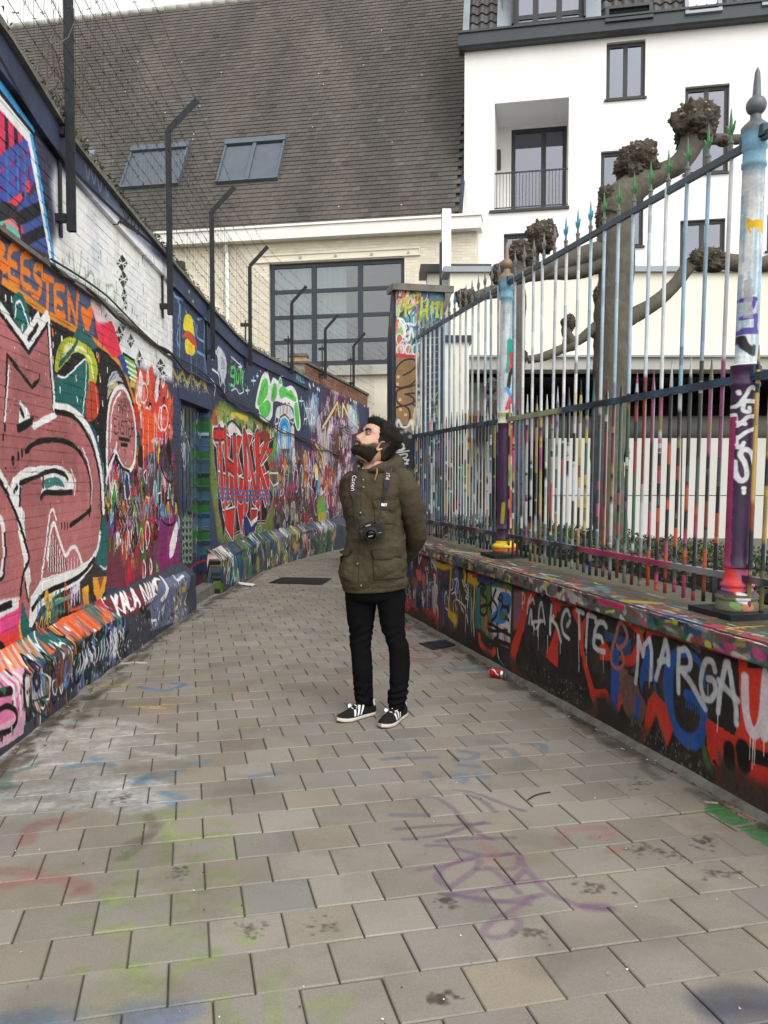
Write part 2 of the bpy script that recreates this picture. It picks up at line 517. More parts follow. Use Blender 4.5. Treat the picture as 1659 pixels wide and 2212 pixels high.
WL = np.array([(-1.95, 2.2), (-2.02, 3.2), (-2.10, 4.5), (-2.19, 6.0), (-2.25, 8.0), (-2.265, 9.5), (-2.26, 11.2), (-2.24, 13.0), (-2.07, 14.5), (-1.79, 16.2), (-1.40, 18), (-.88, 20), (-.25, 22.2), (.75, 25.2)])
_wd = np.vstack([[0, 0], np.diff(catmull(WL, 6), axis=0)])
WP = catmull(WL, 6); WS = np.cumsum(np.hypot(_wd[:, 0], _wd[:, 1]))
def wl(s):
    return np.array([np.interp(s, WS, WP[:, 0]), np.interp(s, WS, WP[:, 1]), 0])
def wn(s):                                             # normal, towards the alley
    d = wl(s + .05) - wl(s - .05); d /= np.linalg.norm(d); return np.array([d[1], -d[0], 0])
def lw_hit(x, y, off=0.):
    """photo point -> (s, z) on the left wall (off = metres in front of its face)"""
    r = ray(x, y); best = None
    P = WP.copy()
    if off:
        t = np.gradient(WP, axis=0); t /= np.linalg.norm(t, axis=1)[:, None]
        P = WP + np.stack([t[:, 1], -t[:, 0]], 1) * off
    for i in range(len(P) - 1):
        a, b = P[i], P[i + 1]; d = b - a
        den = r[0] * d[1] - r[1] * d[0]
        if abs(den) < 1e-9: continue
        t = (a[0] * d[1] - a[1] * d[0]) / den; k = (a[0] * r[1] - a[1] * r[0]) / den
        if t > 0 and -1e-6 <= k <= 1 + 1e-6:
            return WS[i] + k * (WS[i + 1] - WS[i]), CAM_Z + t * r[2]
    # beyond either end
    i = 0 if x < 400 else len(P) - 2
    a, b = P[i], P[i + 1]; d = b - a; den = r[0] * d[1] - r[1] * d[0]
    t = (a[0] * d[1] - a[1] * d[0]) / den; k = (a[0] * r[1] - a[1] * r[0]) / den
    return WS[i] + k * (WS[i + 1] - WS[i]), CAM_Z + abs(t) * r[2]
TOPPX = [(0, 66), (143, 293), (250, 425), (353, 547), (461, 672), (542, 749), (629, 795), (664, 816), (740, 853), (818, 889), (835, 900)]
_tp = [lw_hit(*p) for p in TOPPX]
def ztop(s): return float(np.interp(s, [p[0] for p in _tp], [p[1] for p in _tp]))
def s_ground(s): return gz(wl(s)[1])
LEDPX = [(80, 556), (227, 657), (371, 775), (445, 822), (520, 880), (600, 925), (735, 985)]
_lp = [lw_hit(*p) for p in LEDPX]
def zledge(s): return float(np.interp(s, [p[0] for p in _lp], [p[1] for p in _lp]))
SD0 = lw_hit(392, 1000)[0]; SD1 = lw_hit(452, 1000)[0]
ZD = lw_hit(448, 884)[1]
print('door s', SD0, SD1, 'z', ZD, 'tops', [round(p[1], 2) for p in _tp], 'ledge', [round(p[1], 2) for p in _lp])
DREC = .10                                              # depth of the door recess
PLO = .145                                              # how far the plinth stands out
PLH, PLS = .325, .465                                   # plinth: level of the top of its front, and of its slope
def lp_hit(x, y):
    """photo point -> (s, t) on the plinth, t = height measured up its profile"""
    lo, hi = 0., PLO
    s, z = lw_hit(x, y, PLO)
    h = z
    if h <= PLH: return s, h
    for _ in range(18):
        o = (lo + hi) / 2; s, h = lw_hit(x, y, o)
        want = PLH + (PLO - o) / PLO * (PLS - PLH)
        if h > want: hi = o
        else: lo = o
    return s, h

SL0, SL1 = .4, WS[-1] - .6
cv_L = Canvas('left_wall_paint', SL1 - SL0, 4.5, .0055, (58, 66, 88), to_uv=lambda x, y: lw_hit(x, y), u0=SL0, v0=-.4)
cv_P = Canvas('plinth_paint', SL1 - SL0, .95, .0055, (70, 74, 84), to_uv=lp_hit, u0=SL0, v0=-.42)
cv_D = Canvas('door_paint', 1.5, 2.7, .005, (30, 62, 100), to_uv=lambda x, y: lw_hit(x, y, -DREC), u0=SD0 - .2, v0=-.25)
RA0, RA1 = 1.8, 9.75
cv_R = Canvas('low_wall_paint', RA1 - RA0, 1.0, .004, (44, 41, 40), to_uv=rw_uv(), u0=RA0, v0=-.16)
def rt_uv(x, y):
    p = atZ(x, y, .76); return float(p @ AX), float(p @ RX) - (R_WALL - .04)
cv_T = Canvas('coping_paint', RA1 - RA0, .75, .004, (112, 104, 84), to_uv=rt_uv, u0=RA0, v0=0)
PIL_A, PIL_R0, PIL_R1, PIL_Z = 9.15, 2.335, 2.90, 3.52
def pf_uv(x, y):
    p = onplane(x, y, AX * PIL_A, AX); return float(p @ RX), float(p[2])
cv_F = Canvas("pillar_paint", .64, 4.0, .004, (150, 130, 110), to_uv=pf_uv, u0=PIL_R0 - .03, v0=-.2)
def g_uv(x, y):
    p = ground_at(x, y); return float(p[0]), float(p[1])
cv_G = Canvas('ground_paint', 4.6, 10.0, .006, (128, 122, 112), to_uv=g_uv, u0=-2.4, v0=1.6, alpha=True)
POSTS = [(3.438, 'near'), (6.394, 'far')]
def post_uv(a):
    P = ar(a, R_FENCE)
    def g(x, y):
        p = atY(x, y, P[1]); return float(p[0] - P[0] - (.021 * min(1.1, max(0, (6.6 - a) / 3.1)) * (p[2] - .76))), float(p[2])
    return g
cv_O = Canvas('near_post_paint', .4, 2.8, .003, (226, 231, 236), to_uv=post_uv(3.438), u0=-.2, v0=.7)
cv_Q = Canvas('far_post_paint', .4, 2.8, .003, (206, 218, 226), to_uv=post_uv(6.394), u0=-.2, v0=.7)
# ------------------------------------------------------------------ the graffiti,read off the photograph and sprayed onto each surface
L0,L1,L2,Mz,Nz = crop(0,0,1.659),crop(0,1000,2.0737),crop(0,2000,2.0737),crop(600,1000,1.58),crop(600,800,1.5082)
RA_,RB_,RC_,Z3 = crop(1580,2130,3.6867),crop(1950,2250,3.0164),crop(2450,2350,2.458),crop(1500,1000,1.7017)
G1,G2 = crop(0,2900,1.106),crop(1500,2900,1.106)
NAVY,WHITE,BLACK,PINK,TEAL = (50,58,80),(218,220,226),(26,25,27),(158,98,100),(34,92,90)
MIX = [(200,60,60),(40,90,160),(235,235,235),(30,30,32),(60,140,70),(230,110,50),(170,60,130),(220,190,60),(90,170,190),(110,40,50)]
DARKM = [(30,30,34),(60,40,50),(40,70,120),(150,50,55),(200,200,205),(50,100,80),(120,40,80),(24,24,26)]
c = cv_L
# ---- near section,base coats
c.fill(L1([(-400,-900),(1450,-900),(1450,2100),(-400,2100)]),(58,60,78))
c.fill(L0([(360,1080),(520,1190),(760,1400),(1070,1690),(1080,2200),(300,1700),(370,1500),(330,1200)]),(214,216,222),soft=.06)
c.fill(L1([(440,-40),(1000,-40),(1180,60),(1395,260),(1400,1010),(1250,960),(1000,830),(740,330),(440,120)]),(216,219,226),soft=.04)
c.haze(L1([(500,40),(1000,300),(1000,480),(600,250)]),(205,214,205),a=.5)
c.fill(L0([(0,240),(500,1010),(1080,1660),(1090,1760),(500,1190),(0,560)]),(52,60,82),a=.95,soft=.03)
c.fill(L0([(640,1270),(960,1560),(960,1640),(640,1380)]),(190,195,205),a=.5,soft=.08)
for x,y in ((520,1120),(560,1150),(600,1200),(650,1230)): c.stroke(L0([(x,y-50),(x+18,y+40),(x+30,y-20)]),(130,135,150),.02,a=.6)
c.stroke(L0([(-200,100),(230,860),(500,1165),(740,1395),(1080,1680)]),(24,26,36),.03,sm=False)
# plaid star,top left
c.fill(L0([(-400,200),(0,640),(195,890),(240,1120),(345,1700),(-400,1500)]),(60,48,62))
c.fill(L0([(-300,400),(0,690),(190,905),(200,980),(0,1120),(-300,1300)]),(198,56,92))
c.fill(L0([(0,1120),(200,960),(245,1180),(60,1310),(-100,1400),(-100,1200)]),(120,55,110))
for x in (40,100,155): c.stroke(L0([(x,640+x*.9),(x+12,1240)]),(38,34,44),.05,sm=False)
for a,b in (((0,1060),(190,920)),((0,1175),(215,1030)),((0,1290),(235,1130)),((110,1420),(260,1320)),((190,1500),(275,1440))):
    c.stroke(L0([a,b]),(62,82,160),.07,sm=False,a=.9)
for x in (45,115,160): c.stroke(L0([(x,1000),(x+8,1300)]),(54,110,180),.045,sm=False,a=.8)
for x in (130,190): c.stroke(L0([(x,1120),(x+16,1600)]),(90,40,90),.04,sm=False,a=.8)
c.fill(L0([(20,1330),(140,1250),(150,1290),(40,1390)]),(205,60,84));c.fill(L0([(160,1170),(190,1160),(200,1240),(170,1250)]),(205,60,84));c.fill(L0([(130,1450),(150,1430),(160,1500),(140,1510)]),(210,62,86))
c.fill(L0([(0,1300),(110,1340),(120,1500),(180,1660),(0,1660)]),(44,42,50));c.fill(L0([(115,1340),(250,1220),(330,1660),(200,1600),(110,1400)]),(60,84,150),a=.8)
c.stroke(L0([(120,1420),(300,1330)]),(34,32,40),.08,sm=False);c.stroke(L0([(160,1560),(310,1480)]),(34,32,40),.07,sm=False)
c.stroke(L0([(-150,470),(0,665),(190,890),(235,1130),(345,1720)]),(222,222,226),.085,sm=False)
c.stroke(L0([(-150,350),(0,545),(215,845)]),(60,150,205),.05,sm=False);c.stroke(L0([(205,880),(260,1180),(300,1430),(355,1720)]),(60,150,205),.05,sm=False)
c.stroke(L0([(-150,400),(0,600),(225,880)]),(24,28,38),.03,sm=False)
c.fill(L0([(0,1440),(60,1430),(110,1480),(130,1560),(60,1530),(0,1500)]),(110,178,168),sm=True);c.stroke(L0([(40,1440),(80,1440),(115,1480)]),(230,130,140),.03)
# tag on the parapet
for st in ([(750,1340),(860,1385),(870,1510),(840,1490),(760,1440),(745,1400),(755,1450)],[(770,1365),(800,1450)],[(790,1360),(800,1420),(815,1390),(825,1440)],[(830,1400),(825,1460),(845,1470),(850,1420)],[(735,1450),(760,1440),(840,1490)]): c.stroke(L0(st),(28,28,30),.022)
# faint letters and the lattice of black lozenges
for st in ([(590,-20),(600,100),(625,200),(650,100),(660,-30)],[(690,100),(695,260)],[(700,170),(740,130),(770,200),(770,320)],[(790,200),(800,320)],[(860,230),(870,390)],[(870,240),(920,250),(925,420)],[(940,290),(945,420),(970,440),(1000,420),(1015,330)]): c.stroke(L1(st),(150,160,140),.028,a=.75)
def lozenge(cr,cx,cy,w,h,dark=(44,46,48)):
    P = [(cx,cy-h),(cx+w,cy),(cx,cy+h),(cx-w,cy)]
    c.fill(cr(P),dark,rough=.2)
    for q in ((cx+w,cy-h*.35),(cx-w,cy+h*.3),(cx+w*.5,cy+h*.8),(cx-w*.5,cy-h*.8),(cx-w,cy-h*.2),(cx+w,cy+h*.25)): c.stroke(cr([(cx,cy),q]),(210,214,216),.012,sm=False,rough=.1)
for x,y,w,h in ((990,60,46,70),(1000,190,38,75),(1005,320,24,60),(1020,400,18,40),(965,640,36,70),(1000,560,26,50),(1060,690,30,60),(1130,830,26,70),(1300,890,38,60),(1325,970,30,40)): lozenge(L1,x,y,w,h,(60,62,56) if x in (1060,1130,1000) else (40,42,44))
# orange words on the slate band
c.fill(L1([(-300,-330),(0,-120),(270,-10),(480,150),(740,330),(770,640),(640,610),(390,470),(0,180),(-300,-60)]),(76,86,112))
ORA = (214,112,42)
for st in ([(-40,-130),(-30,150)],[(-40,-130),(30,-60),(-20,0),(50,80),(-30,150)],[(150,-80),(95,-60),(75,20),(80,170),(150,220)],[(80,50),(130,80)],[(260,-10),(190,0),(180,90),(185,220),(245,262)],[(185,110),(235,140)],[(340,100),(290,90),(285,160),(330,230),(310,320),(265,300)],[(345,165),(430,200)],[(385,190),(388,410)],[(520,265),(450,250),(450,350),(455,450),(520,480)],[(455,350),(500,385)],[(560,500),(555,300),(620,540),(630,310)]):
    c.stroke(L1(st),(232,118,44),.05,sm=len(st) > 4)
c.fill(L1([(665,400),(705,430),(745,400),(750,470),(735,560),(700,640),(680,560),(662,470)]),(226,110,40),sm=True)
# black ground and orange rope line of the big piece
c.fill(L1([(-300,-30),(0,200),(390,480),(620,610),(790,700),(900,800),(1000,930),(1070,1120),(1100,1260),(1110,2100),(-300,2100)]),(34,32,34))
c.stroke(L1([(-300,-20),(0,190),(200,330),(390,470),(620,600),(790,705),(900,795),(1000,920),(1060,1090),(1090,1190)]),(200,126,48),.05)
# teal forms
c.fill(L1([(100,400),(130,300),(190,320),(250,520),(240,600),(200,640),(130,540)]),TEAL,sm=True);c.fill(L1([(0,350),(40,420),(110,520),(90,560),(0,470)]),TEAL)
c.stroke(L1([(120,500),(135,390),(170,380),(235,575)]),(215,225,225),.018)
c.fill(L1([(440,1220),(445,960),(520,980),(600,920),(700,830),(740,900),(725,1010),(710,1320),(640,1290),(560,1220),(470,1190)]),TEAL)
c.fill(L1([(640,560),(720,620),(800,740),(720,760),(620,740),(540,840),(480,900),(520,800),(600,640)]),(46,90,92))
c.fill(L1([(450,940),(455,800),(500,690),(570,655),(640,680),(740,760),(790,900),(770,1050),(720,1050),(720,900),(680,800),(600,790),(520,880)]),(166,172,44),sm=True)
c.fill(L1([(520,730),(560,700),(600,720),(640,740),(560,790),(510,830)]),(216,220,170),sm=True,a=.8);c.stroke(L1([(590,760),(660,750),(730,840),(755,980)]),(220,224,190),.03,soft=.9,a=.8)
c.stroke(L1([(480,890),(540,810),(600,740),(640,640)]),(40,88,90),.035);c.stroke(L1([(470,970),(530,980),(620,900),(690,840),(700,900),(690,1100),(668,1280)]),(214,226,226),.017)
c.fill(L1([(720,1030),(785,1060),(805,1240),(760,1330),(700,1310)]),(190,62,44),sm=True);c.stroke(L1([(735,1060),(745,1330)]),(50,92,62),.028);c.stroke(L1([(775,1070),(790,1220)]),(226,120,100),.02,soft=.9)
c.fill(L1([(690,1310),(780,1420),(840,1700),(900,2140),(820,2140),(800,1700)]),(36,76,92));c.fill(L2([(815,-60),(890,-20),(945,180),(945,330),(900,470),(830,500),(780,450),(815,200)]),TEAL)
c.stroke(L2([(870,0),(905,60),(940,180),(940,390),(915,440),(880,430),(850,460),(810,435)]),(205,220,222),.016)
for x,y in ((95,350),(45,340),(180,580),(245,520),(430,720),(500,670),(487,1080),(625,1160),(615,990),(430,840),(785,800),(812,1000),(870,920),(790,1250),(832,1190),(795,1480)): c.stroke(L1([(x,y-14),(x+2,y+18)]),(224,228,228),.02,sm=False)
c.stroke(L1([(425,600),(430,640)]),(220,110,40),.03,sm=False);c.stroke(L1([(800,800),(800,850)]),(220,110,40),.03,sm=False)
# the big pink letter
edge = L1([(-300,60),(0,460),(120,620),(235,775),(310,670),(385,555),(400,700),(440,1235),(455,1290),(560,1250),(640,1310),(720,1440),(780,1600),(815,1800),(828,2060)])+L2([(820,60),(800,230),(745,390),(640,490),(500,560),(340,600),(255,700),(235,900),(180,740),(0,760),(-300,900)])
c.fill(edge,PINK)
c.haze(L1([(0,1400),(500,1300),(750,1700),(600,2000),(0,2000)]),(150,88,92),a=.5)
WO = lambda cr,pts,w=.05,**k: c.stroke(cr(pts),(222,222,224),w,**k)
BO = lambda cr,pts,w=.028,**k: c.stroke(cr(pts),BLACK,w,**k)
WO(L1,[(-100,290),(0,415),(130,600),(240,745),(300,650),(380,500)],.06,sm=False);WO(L1,[(200,660),(310,480),(320,545),(385,470),(385,540),(250,720)],.05,sm=False);BO(L1,[(-100,330),(0,460),(235,785),(385,555),(435,1250)],.03,sm=False)
WO(L1,[(395,500),(412,800),(445,1240)],.04,sm=False);BO(L1,[(250,660),(290,580)],.025);WO(L1,[(240,1335),(280,1378),(360,1330),(450,1288)],.045,sm=False)
WO(L1,[(440,1222),(560,1240),(660,1320),(740,1440),(790,1600),(825,1800),(838,2070)],.06);BO(L1,[(450,1262),(560,1285),(640,1345),(700,1440),(760,1580),(800,1750),(815,1900),(820,2080)],.035)
c.fill(L2([(250,690),(340,540),(560,480),(700,420),(790,300),(760,400),(700,530),(560,630),(420,690),(310,790),(262,930),(235,940)]),(216,214,212));WO(L2,[(810,170),(790,300),(740,400)],.045)
BO(L2,[(265,785),(330,680),(430,620),(560,570),(680,490),(765,375)],.034);BO(L2,[(826,0),(815,150)],.02)
BO(L1,[(38,1410),(60,800),(260,1065),(310,1010)],.028,sm=False);WO(L1,[(75,890),(40,1340)],.02,sm=False);BO(L1,[(322,965),(320,995)],.02)
c.fill(L1([(160,1165),(215,1230),(258,1330),(155,1395)]),(222,222,224));BO(L1,[(148,1400),(258,1338)],.05,sm=False);BO(L1,[(170,1245),(190,1290)],.035);BO(L1,[(30,1455),(28,1485)],.022)
BO(L1,[(210,1585),(290,1515),(420,1490),(560,1515),(660,1610),(720,1760),(738,1950),(725,2100)],.034);BO(L2,[(735,-20),(690,20),(570,110)],.034);WO(L1,[(665,1555),(715,1680),(745,1850),(738,2010)],.016)
for x,y in ((180,1600),(148,1620),(105,1660)): BO(L1,[(x,y-15),(x,y+15)],.035,sm=False)
for x in (500,525,548): BO(L2,[(x,98),(x,132)],.022,sm=False)
c.fill(L1([(75,1900),(110,1790),(200,1720),(360,1690),(500,1705),(580,1770),(605,1860),(590,1910),(500,1890),(360,1920),(330,1935),(345,1860),(330,1790),(180,1830),(140,2100),(110,2050)]),(222,222,224));c.fill(L1([(365,1805),(470,1800),(525,1870),(440,1862),(372,1878)]),(62,118,114),sm=True)
BO(L1,[(165,1840),(350,1765),(350,1870)],.03,sm=False);BO(L1,[(360,1755),(440,1740),(520,1770),(548,1810)],.03);BO(L1,[(335,1960),(370,1915),(480,1920),(585,1912)],.034);WO(L1,[(575,1730),(610,1830),(605,1940)],.016);BO(L1,[(115,1910),(140,1870)],.03)
WO(L1,[(-40,1700),(60,1880),(150,2090)],.055);BO(L1,[(-60,1720),(45,1900),(130,2090)],.028);BO(L1,[(165,1880),(160,2080)],.026)
c.fill(L2([(120,-40),(180,-40),(220,300),(245,560),(235,700),(215,620),(190,400)]),(216,216,218));BO(L2,[(120,-10),(180,160),(235,370),(190,500),(165,690)],.03);BO(L2,[(205,580),(230,720)],.022)
WO(L2,[(335,530),(365,330),(400,40),(430,-20),(455,60)],.022);WO(L2,[(385,380),(410,160),(440,95),(475,200),(530,350),(570,300),(610,285),(640,340),(672,440)],.032)
for k in range(8): WO(L2,[(395+k*18,190+(abs(k-2)*40)),(390+k*20,480)],.012,sm=False);BO(L2,[(404+k*18,210+(abs(k-2)*40)),(400+k*20,480)],.010,sm=False)
for k in range(5): WO(L2,[(555+k*24,370-abs(k-2)*-8),(552+k*24,470)],.010,sm=False)
WO(L2,[(-20,30),(20,100),(35,300),(20,480),(-20,560)],.05);BO(L2,[(-20,560),(25,520),(45,350),(40,180)],.025)
c.stroke(L2([(190,0),(198,60)]),WHITE,.018);WO(L2,[(235,465),(250,560)],.02)
# crimson cloud,striped block
c.fill(L1([(755,400),(800,430),(830,540),(900,530),(940,620),(975,760),(980,800),(920,820),(850,740),(800,680),(770,520)]),(206,52,76),sm=True);c.fill(L1([(740,360),(850,420),(880,520),(830,545),(780,530),(750,440)]),(226,196,200),sm=True,a=.9,soft=.02)
c.piece(L1([(1000,800),(1090,860),(1125,1040),(1060,990)]),(112,168,66),outline=((BLACK,.04),));c.fill(L1([(975,800),(1000,800),(1055,1000),(1000,940),(968,850)]),(36,76,140))
for k in range(4): WO(L1,[(1015+k*12,850+k*45),(1100+k*8,900+k*45)],.02,sm=False)
c.fill(L1([(1060,1000),(1110,1030),(1105,1085),(1050,1060)]),(170,166,96))
# hot reds right of it
c.fill(L1([(1090,1080),(1120,920),(1180,950),(1230,880),(1260,1000),(1350,1030),(1395,1180),(1395,1500),(1250,1560),(1140,1500),(1100,1300)]),(196,68,58),soft=.02)
c.clutter(L1([(1090,950),(1395,1000),(1395,1500),(1100,1500)]),[(226,90,50),(220,70,60),(230,150,150),(240,225,225),(200,60,40),(160,70,60),(230,120,60)],46,.22,(.014,.045),4,.3,.45)
for cx,cy,w,h in ((1165,1110,30,80),(1190,1330,30,100),(1330,1310,32,100)): c.raw(c.m(L1([(cx+w*math.cos(t),cy+h*math.sin(t)) for t in np.linspace(0,6.28,12,endpoint=False)])),(236,226,226),.024,closed=True,a=.85)
c.fill(L1([(1160,1260),(1250,1290),(1255,1500),(1240,1600),(1170,1560)]),(232,84,44),sm=True);c.fill(L1([(1100,1570),(1200,1590),(1220,1780),(1130,1760)]),(196,96,44),sm=True);c.fill(L1([(1240,1480),(1330,1480),(1310,1530),(1230,1510)]),(236,150,190),sm=True)
# the busy lower corner by the door
c.fill(L1([(870,1780),(1100,1690),(1400,1480),(1440,1500),(1440,2100),(870,2100)]),(70,56,60),soft=.02)
c.fill(L2([(880,-20),(1460,-20),(1460,620),(860,620)]),(104,52,66))
c.clutter(L1([(870,1760),(1400,1520),(1420,2100),(870,2100)]),MIX+DARKM,150,.22,(.01,.03),5,.35,.3)
c.clutter(L2([(880,-60),(1450,-60),(1450,300),(930,260)]),MIX+DARKM,120,.2,(.01,.03),6,.4,.3)
c.clutter(L2([(1100,60),(1300,60),(1300,520),(1000,560)]),[(150,40,44),(120,36,50),(90,180,70),(60,110,60),(170,50,60)],50,.2,(.012,.04),7,.6,.4)
c.fill(L2([(1300,60),(1440,20),(1450,480),(1400,520),(1290,480),(1250,340)]),(128,40,104),soft=.02,a=.85);c.fill(L2([(1380,240),(1430,80),(1440,160),(1410,330),(1375,370)]),(226,206,226),sm=True)
for k in range(16):
    x = 950+k*30;WO(L2,[(x,-200+(k % 5)*50),(x+8,-40+(k % 3)*80)],.010,sm=False,a=.8)
rg0 = np.random.default_rng(2)
for k in range(13):
    x = 960+(k % 7)*26;y = -90+(k // 7)*150
    BO(L2,[(x,y),(x+rg0.uniform(-8,26),y+60),(x+rg0.uniform(-10,20),y+110),(x+rg0.uniform(-6,32),y+170)],.018);c.stroke(L2([(x+6,y+4),(x+26,y+60),(x+12,y+110)]),(190,190,190),.008)
BO(L1,[(1330,1500),(1290,1640),(1340,1800),(1400,1820),(1380,1640),(1340,1560)],.022);BO(L2,[(1290,0),(1330,90),(1400,100),(1430,10)],.024)
for x in (1090,1160,1200,1250): c.stroke(L1([(x,1300),(x+4,1720)]),(228,228,232),.012,sm=False,a=.8)
# the ghost with its greeting
gp = L1([(870,1740),(868,1480),(880,1250),(920,1110),(980,1060),(1030,1110),(1075,1240),(1098,1400),(1100,1560),(1085,1680),(1045,1740),(985,1700),(935,1580),(900,1680)])
c.fill(gp,(166,106,108),sm=True);c.stroke(gp,(222,224,226),.045,closed=True);c.stroke(L1([(895,1500),(905,1280),(940,1160),(980,1105)]),WHITE,.02);c.stroke(L1([(862,1830),(870,1780),(930,1600),(945,1520)]),WHITE,.04)
BO(L1,[(878,1690),(920,1600)],.022);BO(L1,[(945,1620),(985,1710),(1050,1750)],.03)
c.fill(L1([(870,1160),(880,1060),(930,1020),(960,1040),(910,1090)]),(200,190,140),sm=True,a=.8)
for k in range(4): c.stroke(L1([(870+k*10,1060-k*10),(905+k*20,960+k*14),(950+k*14,940+k*26)]),(200,208,216),.022,a=.75)
c.text('HAPPY',L1([(955,1150),(1055,1180),(1052,1300),(950,1262)]),BLACK,.010);c.text('EASTER',L1([(918,1320),(1090,1350),(1094,1465),(926,1432)]),BLACK,.011)
c.stroke(L1([(965,1478),(1050,1494)]),BLACK,.035,sm=False);c.stroke(L1([(982,1528),(1032,1532)]),BLACK,.035,sm=False);BO(L1,[(1012,1575),(1014,1600)],.02)
for x,y in ((960,1230),(1030,1280),(1040,1340),(970,1570),(1070,1580),(1020,1670),(900,1560)): c.stroke(L1([(x,y),(x+1,y+22)]),(226,220,222),.014,sm=False)
# ---- far section: navy ground,upper pieces
c.fill(Mz([(120,60),(700,480),(960,760),(1500,960),(1500,1200),(120,1200)]),(54,64,90))
c.fill(Mz([(345,560),(960,760),(1500,980),(1500,1750),(345,1300)]),(50,58,82))
c.stroke(Mz([(20,-60),(120,60),(370,330),(600,540),(850,700),(950,760)]),(44,52,76),.20,sm=False,a=.5)
LB = (112,158,196)
for st in ([(125,230),(160,300),(150,420)],[(130,250),(180,270)],[(165,300),(160,620)],[(150,450),(145,520),(160,560)],[(270,390),(310,400),(312,520)],[(268,430),(270,500),(310,530)],[(270,590),(320,620)],[(310,540),(325,720)],[(215,380),(255,420),(250,560)],[(230,600),(235,760)],[(200,340),(215,380)]): c.stroke(Mz(st),LB,.03,a=.9)
for x,y,L in ((160,620,.4),(145,520,.5),(312,600,.5),(235,700,.35),(262,560,.4)): c.drip(Mz(x,y),LB,L,.014)
c.fill(Mz([(185,450),(190,380),(210,360),(235,380),(250,470),(245,500),(215,470)]),(206,186,48),sm=True);c.fill(Mz([(195,520),(215,510),(250,540),(255,600),(230,612),(200,590)]),(206,182,48),sm=True);c.fill(Mz([(178,500),(200,465),(240,480),(268,560),(235,540),(205,505)]),(178,72,48),sm=True)
c.stroke(Mz([(120,700),(150,760),(180,720),(205,790),(235,730),(270,800),(300,770),(330,830)]),(200,176,60),.05,soft=1.,a=.7)
c.speck(Mz([(120,720),(330,780),(340,860),(120,810)]),(214,206,150),120,(.004,.012),3)
for st in ([(360,500),(372,560),(362,640)],[(380,580),(400,640),(395,720),(370,700)],[(360,700),(400,730),(410,790)],[(352,760),(380,800),(375,860)],[(400,560),(385,600)],[(410,820),(425,760),(440,800),(436,850)]): c.stroke(Mz(st),(206,212,222),.028)
c.fill(Mz([(400,560),(440,610),(452,700),(430,790),(405,720),(395,640)]),(208,214,224),sm=True,a=.85,soft=.02);c.text('ZIN',Mz([(415,630),(440,640),(440,700),(416,690)]),(70,76,96),.012)
for st in ([(478,690),(500,690),(498,740),(476,735),(480,700)],[(500,740),(498,800),(478,795)],[(512,720),(510,770),(524,780),(526,730)],[(540,690),(538,770)],[(552,730),(548,800),(556,830)],[(548,715),(552,722)]): c.stroke(Mz(st),(92,188,84),.05);
for st in ([(478,620),(500,640),(520,660),(540,680)],[(480,830),(510,820),(530,850),(555,840)]): c.stroke(Mz(st),(200,214,230),.022)
c.speck(Mz([(460,600),(560,660),(570,860),(465,840)]),(190,210,230),50,(.006,.014),8)
for x,y,r in ((617,770,26),(535,685,20),(655,975,22),(912,895,26),(580,830,22),(945,940,18),(640,740,12)): 
    c.stroke(Mz([(x,y-r),(x,y+r)]),(170,196,222),.03,sm=False);c.stroke(Mz([(x-r*.5,y),(x+r*.5,y)]),(170,196,222),.03,sm=False)
# green and white throw-up
tu = Mz([(632,920),(650,820),(675,740),(705,735),(722,800),(740,760),(770,780),(785,750),(800,820),(850,810),(880,850),(892,920),(905,1040),(890,1070),(870,1010),(860,930),(800,900),(740,890),(730,980),(700,1015),(665,1000),(650,940)])
c.fill(tu,(206,212,214),sm=True);c.stroke(tu,(214,218,222),.06,closed=True)
for P in ([(642,905),(668,780),(695,755),(708,800),(700,860),(660,920)],[(725,880),(738,790),(760,800),(760,860),(740,900)],[(775,830),(800,800),(830,830),(850,830),(880,880),(870,900),(820,870),(785,880)],[(655,930),(700,890),(722,920),(712,980),(680,1000),(660,970)],[(868,930),(888,910),(900,1040),(885,1060)],[(770,780),(785,760),(790,790)]): c.fill(Mz(P),(84,180,80),sm=True)
for P in ([(660,860),(690,790)],[(735,860),(745,810)],[(820,850),(860,870)]): c.stroke(Mz(P),(60,140,60),.04)
c.fill(Mz([(770,930),(840,930),(860,1000),(800,1010),(755,990)]),(196,202,206),sm=True)
for x in (790,812,834): c.raw(c.m(Mz([(x-8,970),(x-6,920),(x,908),(x+7,920),(x+8,975)])),(120,60,60),.028,closed=False)
# domed house
c.piece(Mz([(765,1190),(768,1060),(785,1000),(810,985),(835,1010),(845,1060),(850,1190)]),(206,212,220),outline=(((110,60,50),.08),))
for k,r in enumerate((1.0,.72,.46,.24)): c.raw(c.m(Mz([(808-34*r,1185),(808-34*r,1095),(808-22*r,1095-66*r),(808,1095-84*r),(808+22*r,1095-66*r),(808+34*r,1095),(808+34*r,1185)])),[(60,150,206),(40,120,190),(80,170,214),(206,220,230)][k],.07)
for x in (752,858): c.piece(Mz([(x-10,1180),(x-8,1060),(x,1040),(x+9,1060),(x+10,1180)]),(200,206,214),outline=((( 100,60,56),.06),))
c.stroke(Mz([(755,985),(770,1000),(768,1030),(750,1035),(755,985)]),(200,206,212),.03);c.stroke(Mz([(845,980),(862,990),(866,1030),(846,1020)]),(200,206,212),.03)
